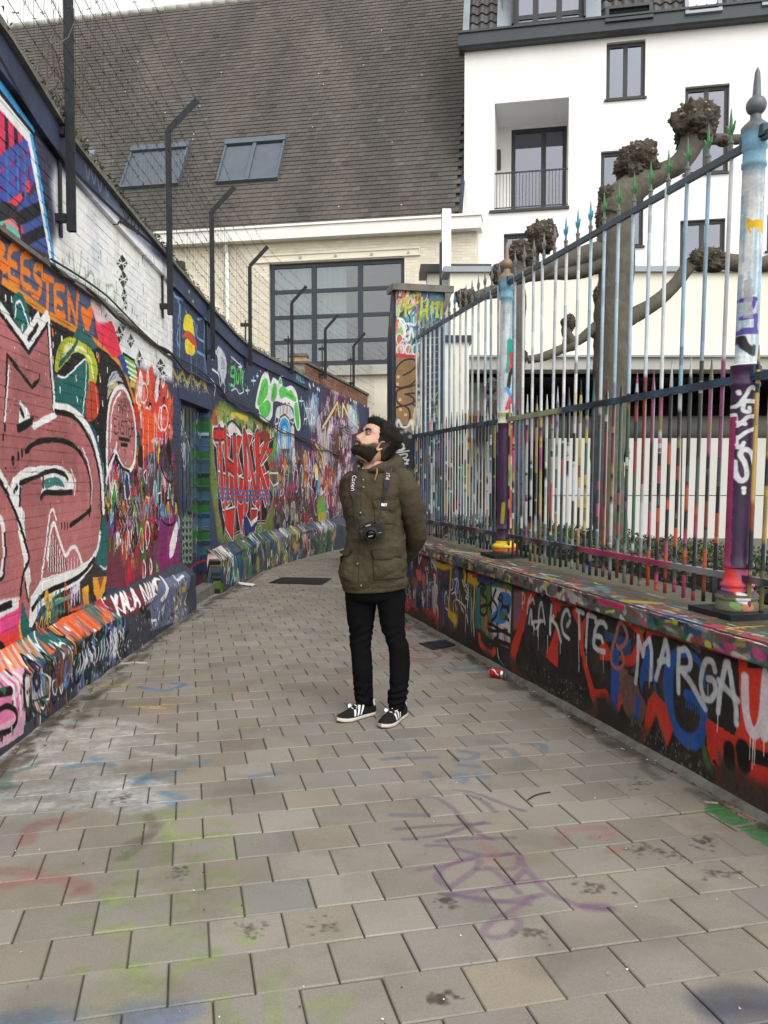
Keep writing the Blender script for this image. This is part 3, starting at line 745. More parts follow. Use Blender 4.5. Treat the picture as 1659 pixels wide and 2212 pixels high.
# yellow brush marks and the lime ground of the red piece
c.fill(Mz([(350,1000),(420,890),(520,960),(640,1010),(760,1100),(765,1400),(740,1760),(560,1800),(400,1760),(350,1400)]),(104,122,54),soft=.05)
c.stroke(Mz([(480,985),(520,985),(580,1005)]),(214,190,70),.09,soft=.8);c.haze(Mz([(380,930),(470,960),(470,1010),(370,1040)]),(150,160,80),a=.8);c.haze(Mz([(560,1010),(660,1040),(680,1080),(560,1050)]),(206,200,150),a=.6)
for st in ([(380,1000),(400,940),(412,900),(425,960)],[(430,950),(440,900),(455,970)]): c.stroke(Mz(st),(140,150,96),.022,a=.8)
c.clutter(Mz([(360,1000),(760,1080),(760,1180),(360,1080)]),[(150,160,80),(206,200,190),(190,60,50),(60,70,120),(40,60,40),(200,210,160)],46,.3,(.015,.045),21,.2,.35)
c.fill(Mz([(460,1100),(460,1050),(480,1035),(520,1060),(540,1110),(500,1130)]),(206,204,200),sm=True);c.stroke(Mz([(455,1040),(490,1020),(540,1080),(545,1130)]),(30,40,80),.04);c.fill(Mz([(560,1100),(575,1070),(600,1075),(612,1120)]),(210,206,196),sm=True);c.fill(Mz([(400,1060),(415,1015),(430,1030),(435,1080)]),(206,204,196),sm=True)
# the red lettered piece
red = Mz([(365,1130),(385,1070),(420,1075),(455,1075),(470,1120),(510,1100),(545,1110),(570,1110),(600,1095),(640,1110),(690,1130),(690,1160),(740,1120),(748,1190),(700,1240),(720,1320),(700,1380),(740,1480),(720,1560),(690,1640),(640,1640),(620,1740),(600,1690),(565,1775),(540,1700),(500,1720),(490,1770),(440,1690),(430,1760),(415,1640),(395,1560),(395,1400),(378,1300)])
c.fill(red,(36,32,34));c.stroke(red,(206,206,208),.05,closed=True,sm=False);c.stroke(red,(36,32,34),.03,closed=True,sm=False)
RED = (192,44,46)
for P in ([(372,1140),(395,1090),(440,1100),(445,1150),(412,1160),(425,1330),(400,1320),(392,1170)],[(425,1170),(450,1110),(475,1130),(465,1250),(480,1330),(452,1350),(440,1260)],[(490,1150),(520,1110),(545,1120),(520,1230),(545,1340),(520,1350),(498,1280)],[(548,1140),(580,1105),(610,1110),(585,1180),(610,1330),(585,1400),(560,1300)],[(612,1160),(640,1120),(650,1230),(690,1330),(660,1370),(628,1280)],[(655,1190),(685,1150),(700,1240),(660,1290)],[(400,1340),(450,1360),(440,1470),(470,1520),(430,1560),(408,1440)],[(470,1350),(520,1360),(500,1560),(470,1460)],[(530,1370),(590,1400),(580,1560),(540,1700),(520,1560)],[(600,1400),(640,1320),(670,1420),(650,1560),(615,1520)],[(680,1360),(710,1340),(715,1420),(690,1540),(672,1460)],[(430,1580),(500,1560),(490,1750),(450,1680)],[(548,1690),(565,1760),(552,1640)],[(600,1570),(640,1570),(620,1720),(605,1650)]):
    q = Mz(P);c.stroke(q,(226,224,226),.085,closed=True,sm=False);c.stroke(q,(34,30,32),.03,closed=True,sm=False);c.fill(q,RED)
for P in ([(410,1180),(418,1300)],[(460,1180),(466,1330)],[(510,1160),(520,1300)],[(575,1160),(590,1360)],[(640,1180),(662,1340)],[(690,1180),(640,1300)],[(420,1400),(440,1540)],[(560,1420),(555,1640)],[(640,1420),(630,1540)]): c.stroke(Mz(P),(226,224,226),.02,sm=False)
TQ = [np.array(c.to_uv(*q)) for q in Mz([(372,1100),(715,1120),(712,1480),(398,1500)])]
for col_,w_ in (((228,226,228),.21),((32,28,30),.165),(RED,.115)):
    for i_,ch in enumerate('THUNK'):
        for st in FONT[ch]:
            pts = []
            for x,y in st:
                X = (i_+.06+x*.88)/5;y = y+.06*math.sin(i_*2.1+x*3);pts.append((TQ[3]+(TQ[2]-TQ[3])*X)*(1-y)+(TQ[0]+(TQ[1]-TQ[0])*X)*y)
            c.raw(pts,col_,[w_*1.1,w_*.8,w_*1.15],sm=len(st) > 3)
for x,L_ in ((395,.35),(440,.5),(505,.6),(560,.7),(600,.45),(660,.5),(705,.3)):
    for col_,w_ in (((224,222,224),.09),((34,30,32),.065),(RED,.04)): c.drip(Mz(x,1490),col_,L_,w_)
for k in range(3): c.stroke(Mz([(400,1430+k*32),(560,1450+k*28),(720,1445+k*26)]),(66,106,170),.025)
c.fill(Mz([(555,1600),(600,1640),(640,1640),(620,1700),(560,1720)]),(36,56,110));c.fill(Mz([(570,1590),(600,1640),(645,1600),(640,1630),(605,1670)]),(214,214,216));c.fill(Mz([(512,1180),(522,1165),(526,1200)]),(220,120,40));c.fill(Mz([(604,1190),(614,1175),(618,1210)]),(220,120,40));c.fill(Mz([(660,1220),(668,1180),(672,1230)]),(40,120,60))
c.stroke(Mz([(700,1200),(740,1210),(752,1260),(715,1300)]),(192,44,46),.09);c.fill(Mz([(640,1100),(700,1080),(720,1130),(690,1150)]),(130,50,54),sm=True)
for st in ([(640,1690),(660,1660),(670,1710),(690,1690)],[(650,1700),(690,1720)]): c.stroke(Mz(st),(140,190,190),.018)
# dense small tags between the red piece and the maroon creature
c.fill(Mz([(745,1200),(960,1180),(1060,1300),(1100,1800),(740,1740)]),(66,62,76),soft=.03)
c.clutter(Mz([(745,1190),(1040,1240),(1060,1500),(745,1440)]),MIX+[(80,110,160),(130,60,60),(200,200,205),(60,70,90)],150,.34,(.014,.04),22,.3,.25)
c.clutter(Mz([(745,1440),(1080,1500),(1100,1760),(745,1700)]),[(140,40,46),(60,50,56),(120,120,126),(30,30,34),(90,50,50),(190,190,196),(70,90,60)],150,.32,(.012,.034),23,.5,.25)
for x in (790,815,870,905,940,985): c.stroke(Mz([(x,1330),(x+8,1290),(x+18,1340),(x+10,1420)]),(210,210,216),.026)
c.stroke(Mz([(715,1340),(768,1340),(770,1400),(740,1420),(716,1380)]),(216,216,220),.035,sm=False);c.stroke(Mz([(790,1440),(780,1480),(800,1460),(810,1370)]),(190,196,200),.03)
c.fill(Mz([(1015,1500),(1035,1485),(1055,1500),(1060,1600),(1050,1680),(1025,1670),(1012,1580)]),(96,150,70),sm=True);c.stroke(Mz([(1020,1490),(1050,1480),(1058,1510)]),(200,60,50),.03);c.fill(Mz([(1018,1590),(1058,1590),(1052,1675),(1022,1668)]),(160,150,50),sm=True)
# maroon line creature
MAR = (98,36,66)
crt = Mz([(1105,800),(1130,775),(1165,780),(1175,840),(1200,870),(1210,940),(1270,1020),(1260,1100),(1225,1110),(1220,1260),(1230,1350),(1195,1400),(1195,1600),(1185,1740),(1150,1790),(1125,1740),(1100,1560),(1075,1420),(1030,1330),(1000,1260),(965,1130),(975,1110),(1010,1150),(1000,1000),(1050,940),(1080,850)])
c.fill(crt,(150,146,158));c.stroke(crt,(84,34,64),.06,closed=True,sm=False)
rg = np.random.default_rng(77)
def scrib(quad,n,cols,sz,w,seed):
    c.clutter(Mz(quad),cols,n,sz,w,seed,0,0,1.8)
scrib([(1060,860),(1210,880),(1210,1100),(1010,1060)],130,[MAR,MAR,(60,26,46),(60,26,46),(40,22,36),(206,206,214)],.32,(.014,.03),31)
scrib([(1090,1100),(1220,1100),(1210,1380),(1080,1350)],130,[MAR,(60,26,46),(40,24,34),(40,24,34),(206,206,214),(120,40,50)],.32,(.014,.03),32)
scrib([(1080,1360),(1200,1380),(1185,1760),(1120,1700)],150,[MAR,(40,24,34),(50,40,70),(170,166,178),(110,50,60)],.34,(.012,.028),33)
scrib([(970,1120),(1020,1150),(1080,1350),(1010,1270)],40,[MAR,(150,50,56),(206,206,214)],.28,(.014,.026),34)
TAN = (196,180,130)
for st,wd_s in (([(1045,1060),(1080,1000),(1135,905),(1145,985)],.09),([(1165,990),(1168,915),(1200,985),(1265,1060)],.09),([(1000,1160),(1040,1230),(1055,1340)],.08),([(1060,1060),(1052,1180)],.07)):
    c.stroke(Mz(st),(40,28,34),wd_s*1.6,sm=False);c.stroke(Mz(st),TAN,wd_s,sm=False)
c.stroke(Mz([(1128,920),(1118,990)]),(160,112,50),.05,sm=False);c.stroke(Mz([(1180,940),(1190,1010)]),(160,112,50),.05,sm=False);c.stroke(Mz([(1010,1190),(1042,1310)]),(160,112,50),.05,sm=False)
c.fill(Mz([(1140,820),(1160,810),(1180,840),(1165,860),(1145,850)]),(120,84,84),sm=True);c.stroke(Mz([(1110,810),(1135,780),(1165,785),(1180,830)]),(70,34,70),.06)
for k in range(5): c.raw(c.m(Mz([(1180-k*8,1110),(1185-k*9,1060),(1205-k*5,1035+k*14),(1225-k*4,1060+k*10),(1230-k*5,1110)])),(50,30,44),.02)
c.clutter(Mz([(1060,1330),(1120,1350),(1110,1560),(1050,1480)]),[(150,50,50),(200,120,50),(40,60,110),(110,40,60),(206,200,190)],60,.3,(.014,.03),35,.3,.3)
# far end: drips,white flecks,blue-grey smears
for x in (930,945,975,990): c.stroke(Mz([(x,900),(x+4,960),(x-2,1040)]),(176,190,206),.03,a=.8)
c.stroke(Mz([(925,910),(950,990),(930,1010)]),(190,200,212),.03);c.clutter(Mz([(965,890),(1005,900),(1005,1060),(960,1040)]),[(150,164,180),(110,126,146),(190,200,210)],40,.3,(.014,.03),36,.6,.2)
c.haze(Mz([(1190,930),(1260,960),(1270,1060),(1220,1020)]),(140,156,172),a=.8,soft=.12);c.clutter(Mz([(1195,930),(1250,960),(1255,1050),(1210,1010)]),[(150,164,180),(190,200,210),(70,84,110)],30,.3,(.014,.03),37,.8,.2)
for x,y in ((960,790),(985,790),(1020,820),(1215,880),(1235,890),(1250,895),(1300,915),(1320,920),(965,800),(1010,815)): c.stroke(Mz([(x,y),(x+3,y+12)]),(222,224,228),.05,sm=False)
c.stroke(Mz([(870,730),(880,760)]),(90,130,160),.03);c.text('ANLL',Mz([(868,725),(925,745),(925,785),(868,765)]),(90,140,160),.03)
for x,y in ((690,720),(705,715),(200,220),(225,280),(660,710)): c.blob(Mz(x,y),(210,214,222),.02)
# the foot of the wall under the pink letter
c.fill(L2([(-300,760),(0,720),(165,690),(180,760),(175,1080),(-300,1300)]),(196,60,96));c.fill(L2([(-300,760),(0,715),(160,690),(150,790),(0,870),(-300,960)]),(210,206,208),soft=.01);BO(L2,[(-40,800),(90,745)],.04);c.stroke(L2([(-100,980),(60,900),(150,850)]),(206,70,130),.08,soft=.8);c.stroke(L2([(0,1060),(170,1010)]),(206,60,60),.07);c.stroke(L2([(165,900),(175,1000)]),(226,150,60),.05);BO(L2,[(0,1075),(30,1095)],.04)
c.fill(L2([(180,720),(240,900),(260,1060),(190,1060),(165,900)]),TEAL);c.fill(L2([(262,930),(420,700),(760,400),(860,500),(860,760),(600,900),(300,1040)]),(52,46,48))
c.fill(L2([(250,690),(340,560),(560,490),(760,370),(745,440),(640,580),(480,660),(330,780),(262,930),(235,930)]),(216,214,212));BO(L2,[(265,785),(330,690),(430,625),(560,570),(680,490),(765,375)],.034)
c.fill(L2([(430,715),(500,690),(530,700),(480,735),(440,740)]),(216,180,50));c.fill(L2([(665,620),(715,590),(722,740),(680,760)]),(220,170,50));c.fill(L2([(750,530),(865,525),(850,640),(800,740),(760,660)]),(222,150,50));c.fill(L2([(790,530),(840,530),(812,640)]),(130,90,70));c.fill(L2([(560,790),(700,740),(850,740),(860,820),(500,960),(540,860)]),(206,86,66),soft=.01);c.stroke(L2([(340,860),(420,760),(580,680)]),(70,150,150),.03);c.stroke(L2([(560,780),(590,700),(560,830)]),(50,130,130),.025);c.stroke(L2([(640,640),(665,760)]),(50,130,130),.025);BO(L2,[(400,900),(460,850),(620,815)],.035);BO(L2,[(580,740),(650,715)],.035);c.stroke(L2([(600,640),(640,600)]),(214,214,214),.05)
c.clutter(L2([(300,760),(760,560),(850,700),(330,960)]),[(200,80,66),(40,110,108),(220,160,60),(30,30,32),(206,200,196)],14,.18,(.014,.03),44,.1,.3)
# ---- brush-worn flecks over everything near
c.speck(L1([(0,0),(1390,0),(1390,2070),(0,2070)]),(210,205,205),240,(.002,.006),41)
c.speck(L1([(0,0),(1390,0),(1390,2070),(0,2070)]),(40,36,36),200,(.002,.008),42)
for k in range(60):
    x,y = rg.uniform(480,1380),rg.uniform(-60,900);u = c.to_uv(*L1(x,y));h = rg.uniform(.02,.09)
    c.raw([u,(u[0]+rg.normal(0,.01),u[1]-h)],(60,62,70),rg.uniform(.006,.014),sm=False,a=.85)
for k in range(36):
    x,y = rg.uniform(0,700),rg.uniform(500,2000);u = c.to_uv(*L1(x,y));h = rg.uniform(.03,.12)
    c.raw([u,(u[0]+h,u[1]+rg.normal(0,.006))],(70,44,46),rg.uniform(.004,.008),sm=False,a=.6)

c.fill(L1([(-1300,-1400),(-300,-500),(-300,2700),(-1300,3400)]),(150,94,98));c.clutter(L1([(-1100,-900),(-310,-500),(-310,2500),(-1100,2900)]),MIX+DARKM,70,.6,(.02,.06),91,.3,.35)
# ---- plinths
c = cv_P
c.fill(L2([(-400,900),(1600,300),(1600,2000),(-400,2400)]),(62,64,74))
c.fill(L2([(-200,1180),(170,1020),(330,930),(960,690),(1000,830),(920,900),(420,1150),(310,1250),(0,1330),(-200,1400)]),(214,96,58))
for a,b in (((170,1040),(320,1240)),((330,1010),(480,1090)),((880,740),(960,850)),((400,960),(560,1080))): c.stroke(L2([a,b]),TEAL,.13,sm=False)
c.stroke(L2([(240,1020),(395,1200),(390,1500)]),(50,100,98),.14,sm=False)
for k in range(22):
    x = 480+k*21;y = 960-k*12;c.stroke(L2([(x,y),(x+120,y+110)]),[(226,120,70),(150,130,140),(120,110,130),(235,150,110),(200,80,50)][k % 5],.03,sm=False,a=.8)
for k in range(14):
    x = -40+k*22;y = 1190-k*12;c.stroke(L2([(x,y),(x+90,y+130)]),[(235,130,60),(190,170,170),(206,110,80),(220,200,200)][k % 4],.035,sm=False,a=.8)
c.stroke(L2([(225,1010),(330,1130),(395,1190),(388,1320)]),WHITE,.016);c.stroke(L2([(285,950),(330,1100),(395,1170)]),WHITE,.012)
for x,y in ((75,1215),(255,1180),(465,1080),(550,950),(315,1090)): c.blob(L2(x,y),(230,230,230),.018,soft=.5)
c.fill(L2([(-300,1330),(0,1310),(200,1260),(240,1320),(190,1800),(-300,2100)]),(196,150,172));c.fill(L2([(-300,1380),(90,1350),(180,1400),(150,1640),(-300,1900)]),(204,110,156),a=.9)
for k in range(9): c.drip(L2(-20+k*24,1300+(k % 3)*12),(218,200,206),rg.uniform(.1,.25),.022)
BO2 = lambda pts,w=.03,**k: c.stroke(L2(pts),(28,24,28),w,**k)
BO2([(-20,1480),(95,1450)],.045);BO2([(-20,1620),(60,1575),(120,1620),(130,1700),(80,1770),(0,1800)],.032);BO2([(235,1310),(205,1380),(195,1540),(220,1670),(245,1660),(265,1560)],.032)
c.fill(L2([(225,1340),(260,1400),(250,1560),(210,1560),(205,1420)]),(190,190,188),sm=True)
c.fill(L2([(300,1250),(600,1110),(900,890),(1000,860),(1020,1160),(740,1340),(500,1500),(330,1560)]),(46,46,54))
c.clutter(L2([(280,1290),(640,1130),(640,1330),(280,1560)]),[(30,30,32),(60,110,170),(120,90,80),(150,80,60),(200,200,205),(50,60,80),(40,40,44),(100,60,50)],90,.16,(.01,.028),51,.3,.3)
c.clutter(L2([(620,1140),(1020,880),(1020,1140),(620,1400)]),[(28,28,32),(60,80,120),(90,120,160),(220,222,226),(40,46,60),(30,30,34),(110,130,150)],90,.17,(.01,.03),52,.4,.2)
for k in range(15):
    x = 640+k*25;y = 1270-k*15;c.stroke(L2([(x,y-110),(x+10,y-40),(x-4,y+30)]),(222,226,230),.02,a=.85)
BO2([(600,1180),(640,1100),(660,1160),(600,1320),(640,1380),(690,1300)],.026)
c.fill(L2([(440,1250),(560,1160),(570,1290),(440,1450)]),(110,66,52),a=.8);c.stroke(L2([(530,1210),(520,1400),(560,1380),(580,1240)]),(64,120,184),.03)
c.clutter(L2([(190,640),(760,560),(900,720),(300,1000)]),[(200,60,70),(40,110,108),(220,150,60),(30,30,32),(206,200,196)],36,.2,(.014,.03),53,.2,.4)
c.fill(L2([(840,720),(1300,560),(1320,700),(1250,780),(1000,850),(880,800)]),(110,44,52))
c.text('KALA NIKE',L2([(905,690),(1295,545),(1310,690),(960,840)]),(226,228,230),.026,gap=.1)
c.fill(L2([(1290,560),(1500,480),(1510,860),(1240,960),(1180,820)]),(96,104,130));c.stroke(L2([(1310,540),(1370,620),(1340,680),(1300,720)]),(220,222,226),.05);c.fill(L2([(1130,800),(1180,770),(1230,800),(1240,860),(1200,880)]),(40,36,40),sm=True)
for st in ([(1240,870),(1240,930)],[(1240,880),(1270,880),(1265,920)],[(1290,810),(1290,870)],[(1310,800),(1330,760),(1320,830)],[(1410,700),(1430,780),(1440,700),(1450,770)],[(1460,690),(1480,740)],[(1440,560),(1480,520)],[(1410,520),(1450,590)]): c.stroke(L2(st),(216,220,226),.024)
c.fill(L2([(1455,620),(1495,610),(1498,650),(1460,655)]),(200,176,50));c.clutter(L2([(1400,620),(1520,560),(1530,800),(1400,880)]),[(150,146,130),(110,104,90),(200,196,184),(90,90,100)],30,.14,(.01,.02),54,.1,.4)
c.clutter(L2([(-900,1500),(-200,1300),(-200,1900),(-900,2300)]),MIX+DARKM,60,.2,(.01,.03),92,.3,.3)
# far plinth
c.fill(Mz([(365,1700),(1160,1580),(1160,1830),(365,2150)]),(70,78,92))
c.clutter(Mz([(370,1790),(760,1720),(760,1960),(370,2090)]),[(40,90,140),(30,60,100),(150,160,70),(60,110,110),(30,36,50),(190,196,190),(90,120,60),(110,96,70)],150,.24,(.012,.04),55,.4,.3)
c.clutter(Mz([(740,1720),(1110,1650),(1110,1830),(740,1960)]),[(130,134,140),(160,150,140),(90,100,120),(150,60,60),(200,200,200),(50,60,80),(190,160,70),(70,110,70)],150,.26,(.012,.04),56,.5,.3)
c.clutter(Mz([(730,1700),(1060,1640),(1060,1700),(730,1770)]),[(190,192,196),(160,166,174),(120,124,134),(70,76,90)],30,.2,(.02,.045),57,.3,.2)
c.clutter(Mz([(370,1770),(440,1800),(440,1880),(370,1860)]),[(214,200,200),(190,60,60),(206,206,206),(30,30,34)],30,.2,(.014,.03),58,.2,.2)
c.stroke(Mz([(410,1890),(412,2080)]),(190,180,150),.06,a=.7);c.fill(Mz([(990,1720),(1100,1700),(1100,1830),(1000,1850)]),(52,84,56),a=.6,soft=.03)
c.speck(L2([(0,1200),(1500,500),(1500,900),(0,1900)]),(190,186,180),260,(.003,.012),61);c.speck(L2([(0,1300),(1500,600),(1500,900),(0,1900)]),(50,44,40),300,(.004,.016),62)

# ---- door
c = cv_D;D0 = Mz
c.clutter(D0([(115,850),(360,900),(360,1400),(115,1400)]),[(30,60,110),(20,40,80),(60,110,150),(200,206,212),(24,26,34),(40,90,60)],70,.3,(.012,.04),71,.5,.25)
c.clutter(D0([(115,1300),(360,1300),(360,2120),(115,2120)]),[(40,60,60),(80,130,80),(200,206,200),(120,40,50),(30,34,40),(60,90,140),(110,150,130)],110,.26,(.012,.04),72,.5,.25)
for st in ([(130,970),(150,940),(165,1000),(150,1060),(135,1020)],[(140,1180),(190,1160),(190,1190),(140,1200)],[(170,960),(185,1010),(165,1080)]): c.stroke(D0(st),(206,212,220),.03)
for k in range(10):
    y = 1040+k*84;x0 = 236-k*2
    c.fill(D0([(x0,y),(262,y-26),(290,y+2),(360,y-10),(360,y+40),(290,y+50),(262,y+24),(x0,y+46)]),(36,112,50) if k % 2 == 0 else (66,100,128),sm=True)
    c.stroke(D0([(x0,y+46),(262,y+26),(290,y+52),(360,y+42)]),(90,126,150),.014)
for k in range(7):
    for j in range(4):
        x = 150+j*22;y = 1590+k*44;c.raw(c.m(D0([(x,y),(x+3,y+26),(x+11,y+36),(x+19,y+26),(x+22,y)])),(206,210,200),.03);c.stroke(D0([(x,y+4),(x+11,y+42),(x+22,y+4)]),(60,110,60),.012)
c.stroke(D0([(185,1960),(260,1900),(360,1850)]),(190,40,40),.03);c.stroke(D0([(120,820),(345,940)]),(28,70,120),.16,sm=False)
# ---- low wall on the right
c = cv_R
REDO = (196,56,42)
rgr = np.random.default_rng(5)
for k in range(60):
    u = (rgr.uniform(RA0,RA1),rgr.uniform(-.1,.7));c.raw([u,(u[0]+rgr.normal(0,.1),u[1]+rgr.normal(0,.05))],[(56,50,46),(38,38,40),(62,52,50),(48,54,46)][k % 4],rgr.uniform(.05,.2),soft=.9,a=.6)
# far third
c.fill(RA_([(-260,-60),(480,120),(520,700),(480,1280),(0,1060),(-260,900)]),(66,58,68),soft=.03)
c.clutter(RA_([(-260,20),(470,160),(480,900),(-260,760)]),[(70,34,40),(40,70,120),(206,206,204),(60,110,120),(30,28,32),(190,90,80),(40,60,80),(170,60,60)],190,.14,(.008,.026),81,.7,.25)
c.fill(RA_([(400,540),(440,560),(500,660),(500,860),(480,1100),(420,960),(400,780)]),(190,196,190),sm=True,a=.85);c.stroke(RA_([(360,640),(370,560),(420,550),(480,620),(498,760)]),(170,200,204),.03);c.fill(RA_([(370,180),(430,150),(470,230),(470,370),(420,300)]),(196,198,192),sm=True,a=.9)
for P in ([(350,240),(355,190),(400,150),(450,170),(465,260)],[(60,470),(90,480),(95,560),(70,640)],[(360,620),(390,560),(420,560)]): c.stroke(RA_(P),(40,104,110),.028)
c.fill(RA_([(170,350),(230,360),(250,440),(220,520),(180,460)]),(206,100,84),sm=True);c.fill(RA_([(250,480),(290,400),(305,560),(290,700),(265,600)]),(200,96,84),sm=True)
RZ = (190,52,48)
for P in ([(20,760),(40,960),(60,780),(80,980),(100,800)],[(100,780),(125,880),(110,1010)],[(140,900),(200,930),(160,1040)],[(250,860),(270,1060),(300,930),(330,1100)],[(350,930),(360,1120),(400,920),(430,1150),(460,940),(470,1190)]): c.stroke(RA_(P),RZ,.034,sm=False);c.stroke(RA_([(q[0]+12,q[1]+30) for q in P]),(206,70,60),.016,sm=False)
c.haze(RA_([(120,930),(480,1000),(480,1190),(120,1060)]),(170,50,50),a=.55,soft=.03)
c.fill(RA_([(490,300),(1060,420),(1100,1380),(500,1240)]),(60,56,54),soft=.03)
c.clutter(RA_([(480,300),(760,380),(760,1000),(490,900)]),[(40,74,124),(30,30,34),(150,50,44),(60,110,150),(40,60,80),(90,60,50)],110,.14,(.008,.026),82,.8,.2)
YE = (206,176,44)
c.stroke(RA_([(470,275),(560,310),(640,300),(710,280)]),YE,.06,soft=.8);c.stroke(RA_([(668,300),(660,560),(650,800),(645,1000)]),YE,.036);c.stroke(RA_([(645,980),(690,1040),(740,1060),(735,1140)]),YE,.09,soft=.7);c.stroke(RA_([(860,360),(872,440),(860,520)]),YE,.05,soft=.7);c.stroke(RA_([(930,470),(980,500),(1050,560),(1090,540)]),YE,.09,soft=.7);c.stroke(RA_([(1000,560),(1000,800),(985,1000),(1000,1300)]),YE,.03)
for k in range(14): c.drip(RA_(655+k*28,620+(k*67) % 300),[YE,(60,130,136),(190,190,180)][k % 3],rgr.uniform(.12,.34),.014)
TE = (50,128,140)
for x in (950,1030,1070,1110,1080,1050): c.stroke(RA_([(x,600),(x-6,900),(x+4,1180)]),TE,rgr.uniform(.02,.04),sm=False,a=.9)
for P in ([(690,480),(700,560),(690,640),(668,640)],[(720,500),(760,480),(740,600),(735,700)],[(775,500),(770,690)],[(690,700),(730,680),(760,760)],[(720,800),(760,780),(850,860),(880,920)],[(740,850),(760,930)],[(830,500),(860,600),(880,560),(900,640)],[(820,880),(850,960)],[(905,500),(915,700),(905,900)],[(870,640),(900,700),(880,760),(920,780)],[(890,1000),(910,1100)]): c.stroke(RA_(P),(208,214,214),.014)
c.fill(RA_([(700,720),(740,720),(730,800),(705,780)]),(110,36,44),sm=True)
# white and blue panel with black scrawl
c.fill(RA_([(1090,440),(1240,480),(1540,620),(1560,700),(1540,1500),(1240,1340),(1100,1200)]),(120,128,70),soft=.015)
c.fill(RA_([(1170,520),(1250,540),(1250,1350),(1170,1300)]),(80,116,66),soft=.01);c.fill(RA_([(1270,560),(1480,610),(1535,680),(1530,1470),(1320,1360),(1260,1200)]),(196,200,204))
c.fill(RA_([(1370,700),(1440,670),(1520,730),(1530,860),(1500,1000),(1440,1120),(1280,1120),(1260,1020),(1340,900)]),(56,122,186),sm=True);c.fill(RA_([(1280,1020),(1340,1050),(1330,1130),(1270,1120)]),(70,130,190),sm=True)
for k in range(12): c.stroke(RA_([(1260+k*20,1100+k*10),(1262+k*20,1330+k*12)]),[(90,130,170),(206,140,150),(196,200,204),(120,170,200),(150,60,60)][k % 5],.02,sm=False,a=.85)
c.stroke(RA_([(1200,700),(1230,560),(1340,560),(1480,590),(1560,640)]),(70,120,56),.05);c.stroke(RA_([(1550,700),(1560,1300),(1540,1340)]),(74,120,60),.05);c.stroke(RA_([(980,450),(1060,400),(1200,440),(1400,470),(1450,560),(1460,660)]),(206,70,56),.03);c.stroke(RA_([(1060,480),(1180,520),(1400,490)]),(40,70,120),.06,soft=.8)
BS = (34,26,26)
for P in ([(1060,600),(1090,560),(1140,560),(1170,600),(1165,640)],[(1140,620),(1130,720),(1180,760),(1180,860),(1110,880),(1095,940),(1120,1000),(1180,990),(1200,880),(1260,800),(1320,640)],[(1250,560),(1255,800),(1240,900),(1260,960)],[(1280,790),(1330,880),(1330,1000),(1290,1060),(1260,1090)],[(1360,760),(1390,700),(1410,750),(1380,800),(1350,770)],[(1400,800),(1410,860),(1390,960),(1440,1060),(1450,1010)],[(1410,880),(1480,890),(1500,860)],[(1480,890),(1500,910)],[(1485,940),(1500,960)],[(1460,1040),(1500,1080)],[(1190,1170),(1200,1130),(1280,1150),(1380,1220),(1520,1300)],[(1190,1180),(1260,1230),(1480,1230)],[(1420,1240),(1540,1310),(1540,1350)],[(1340,1140),(1350,1310),(1310,1340)],[(1300,1350),(1540,1440)],[(1330,1380),(1460,1420),(1540,1460)]): c.stroke(RA_(P),BS,.026)
c.fill(RA_([(1370,960),(1440,960),(1450,1040),(1410,1080),(1370,1020)]),(70,110,56),sm=True);c.fill(RA_([(1090,600),(1150,590),(1150,740),(1100,720)]),(46,50,36),sm=True)
c.stroke(RA_([(1080,1310),(1100,1420),(1180,1530),(1260,1560),(1300,1520)]),(216,86,58),.06,soft=.6);c.stroke(RA_([(1180,1040),(1190,1250)]),(220,110,70),.05,soft=.7,a=.8);c.fill(RA_([(1310,1470),(1520,1580),(1540,1780),(1340,1700)]),(44,44,46));c.stroke(RA_([(1340,1490),(1355,1620),(1420,1720),(1440,1700)]),(206,208,208),.018)
# the PEARKETER MARGAU stretch: black ground with red shapes
c.fill(RB_([(150,60),(440,100),(1660,560),(1660,2000),(300,1330),(120,1200)]),(40,37,37),soft=.01)
c.fill(RC_([(-50,60),(1400,480),(1400,2200),(850,1900),(-50,1450)]),(40,37,37))
c.fill(RB_([(170,160),(330,180),(380,260),(330,480),(240,620),(160,640)]),(150,84,80),soft=.015);c.fill(RB_([(185,200),(215,200),(225,500),(205,560)]),(70,100,150));
c.fill(RB_([(300,180),(450,120),(430,220),(330,420),(300,600),(240,780),(190,960),(200,1050),(270,1180),(265,1290),(210,1200),(140,1080),(120,960),(150,780),(230,580),(270,340)]),REDO,sm=False)
c.stroke(RB_([(470,150),(560,180),(640,270),(665,360),(655,440)]),REDO,.055);c.stroke(RB_([(700,380),(720,310),(850,310),(890,330),(870,300)]),(176,58,36),.05);c.stroke(RB_([(1090,330),(1060,400)]),REDO,.05);c.stroke(RB_([(880,430),(960,620),(975,860),(1000,960)]),REDO,.05);c.fill(RB_([(960,560),(1040,430),(1010,600),(985,780),(965,800)]),REDO)
c.fill(RB_([(680,560),(700,700),(690,1080),(545,950),(560,880),(620,760)]),REDO)
c.stroke(RB_([(1010,1040),(1050,1190),(1100,1380),(1130,1560),(1110,1640)]),REDO,.055);c.stroke(RB_([(1090,1385),(1260,1385),(1290,1470)]),REDO,.05,sm=False);c.fill(RB_([(1000,1590),(1090,1560),(1150,1640),(1090,1740),(1000,1680)]),(170,52,40),soft=.01)
c.fill(RB_([(1180,820),(1250,760),(1300,860),(1320,930),(1560,940),(1600,1010),(1340,1005),(1190,990)]),REDO);c.fill(RB_([(1400,430),(1560,480),(1660,560),(1660,700),(1590,650),(1580,900),(1560,980),(1600,660),(1480,540)]),REDO)
c.fill(RB_([(1420,1340),(1480,1440),(1400,1620),(1380,1560)]),REDO)
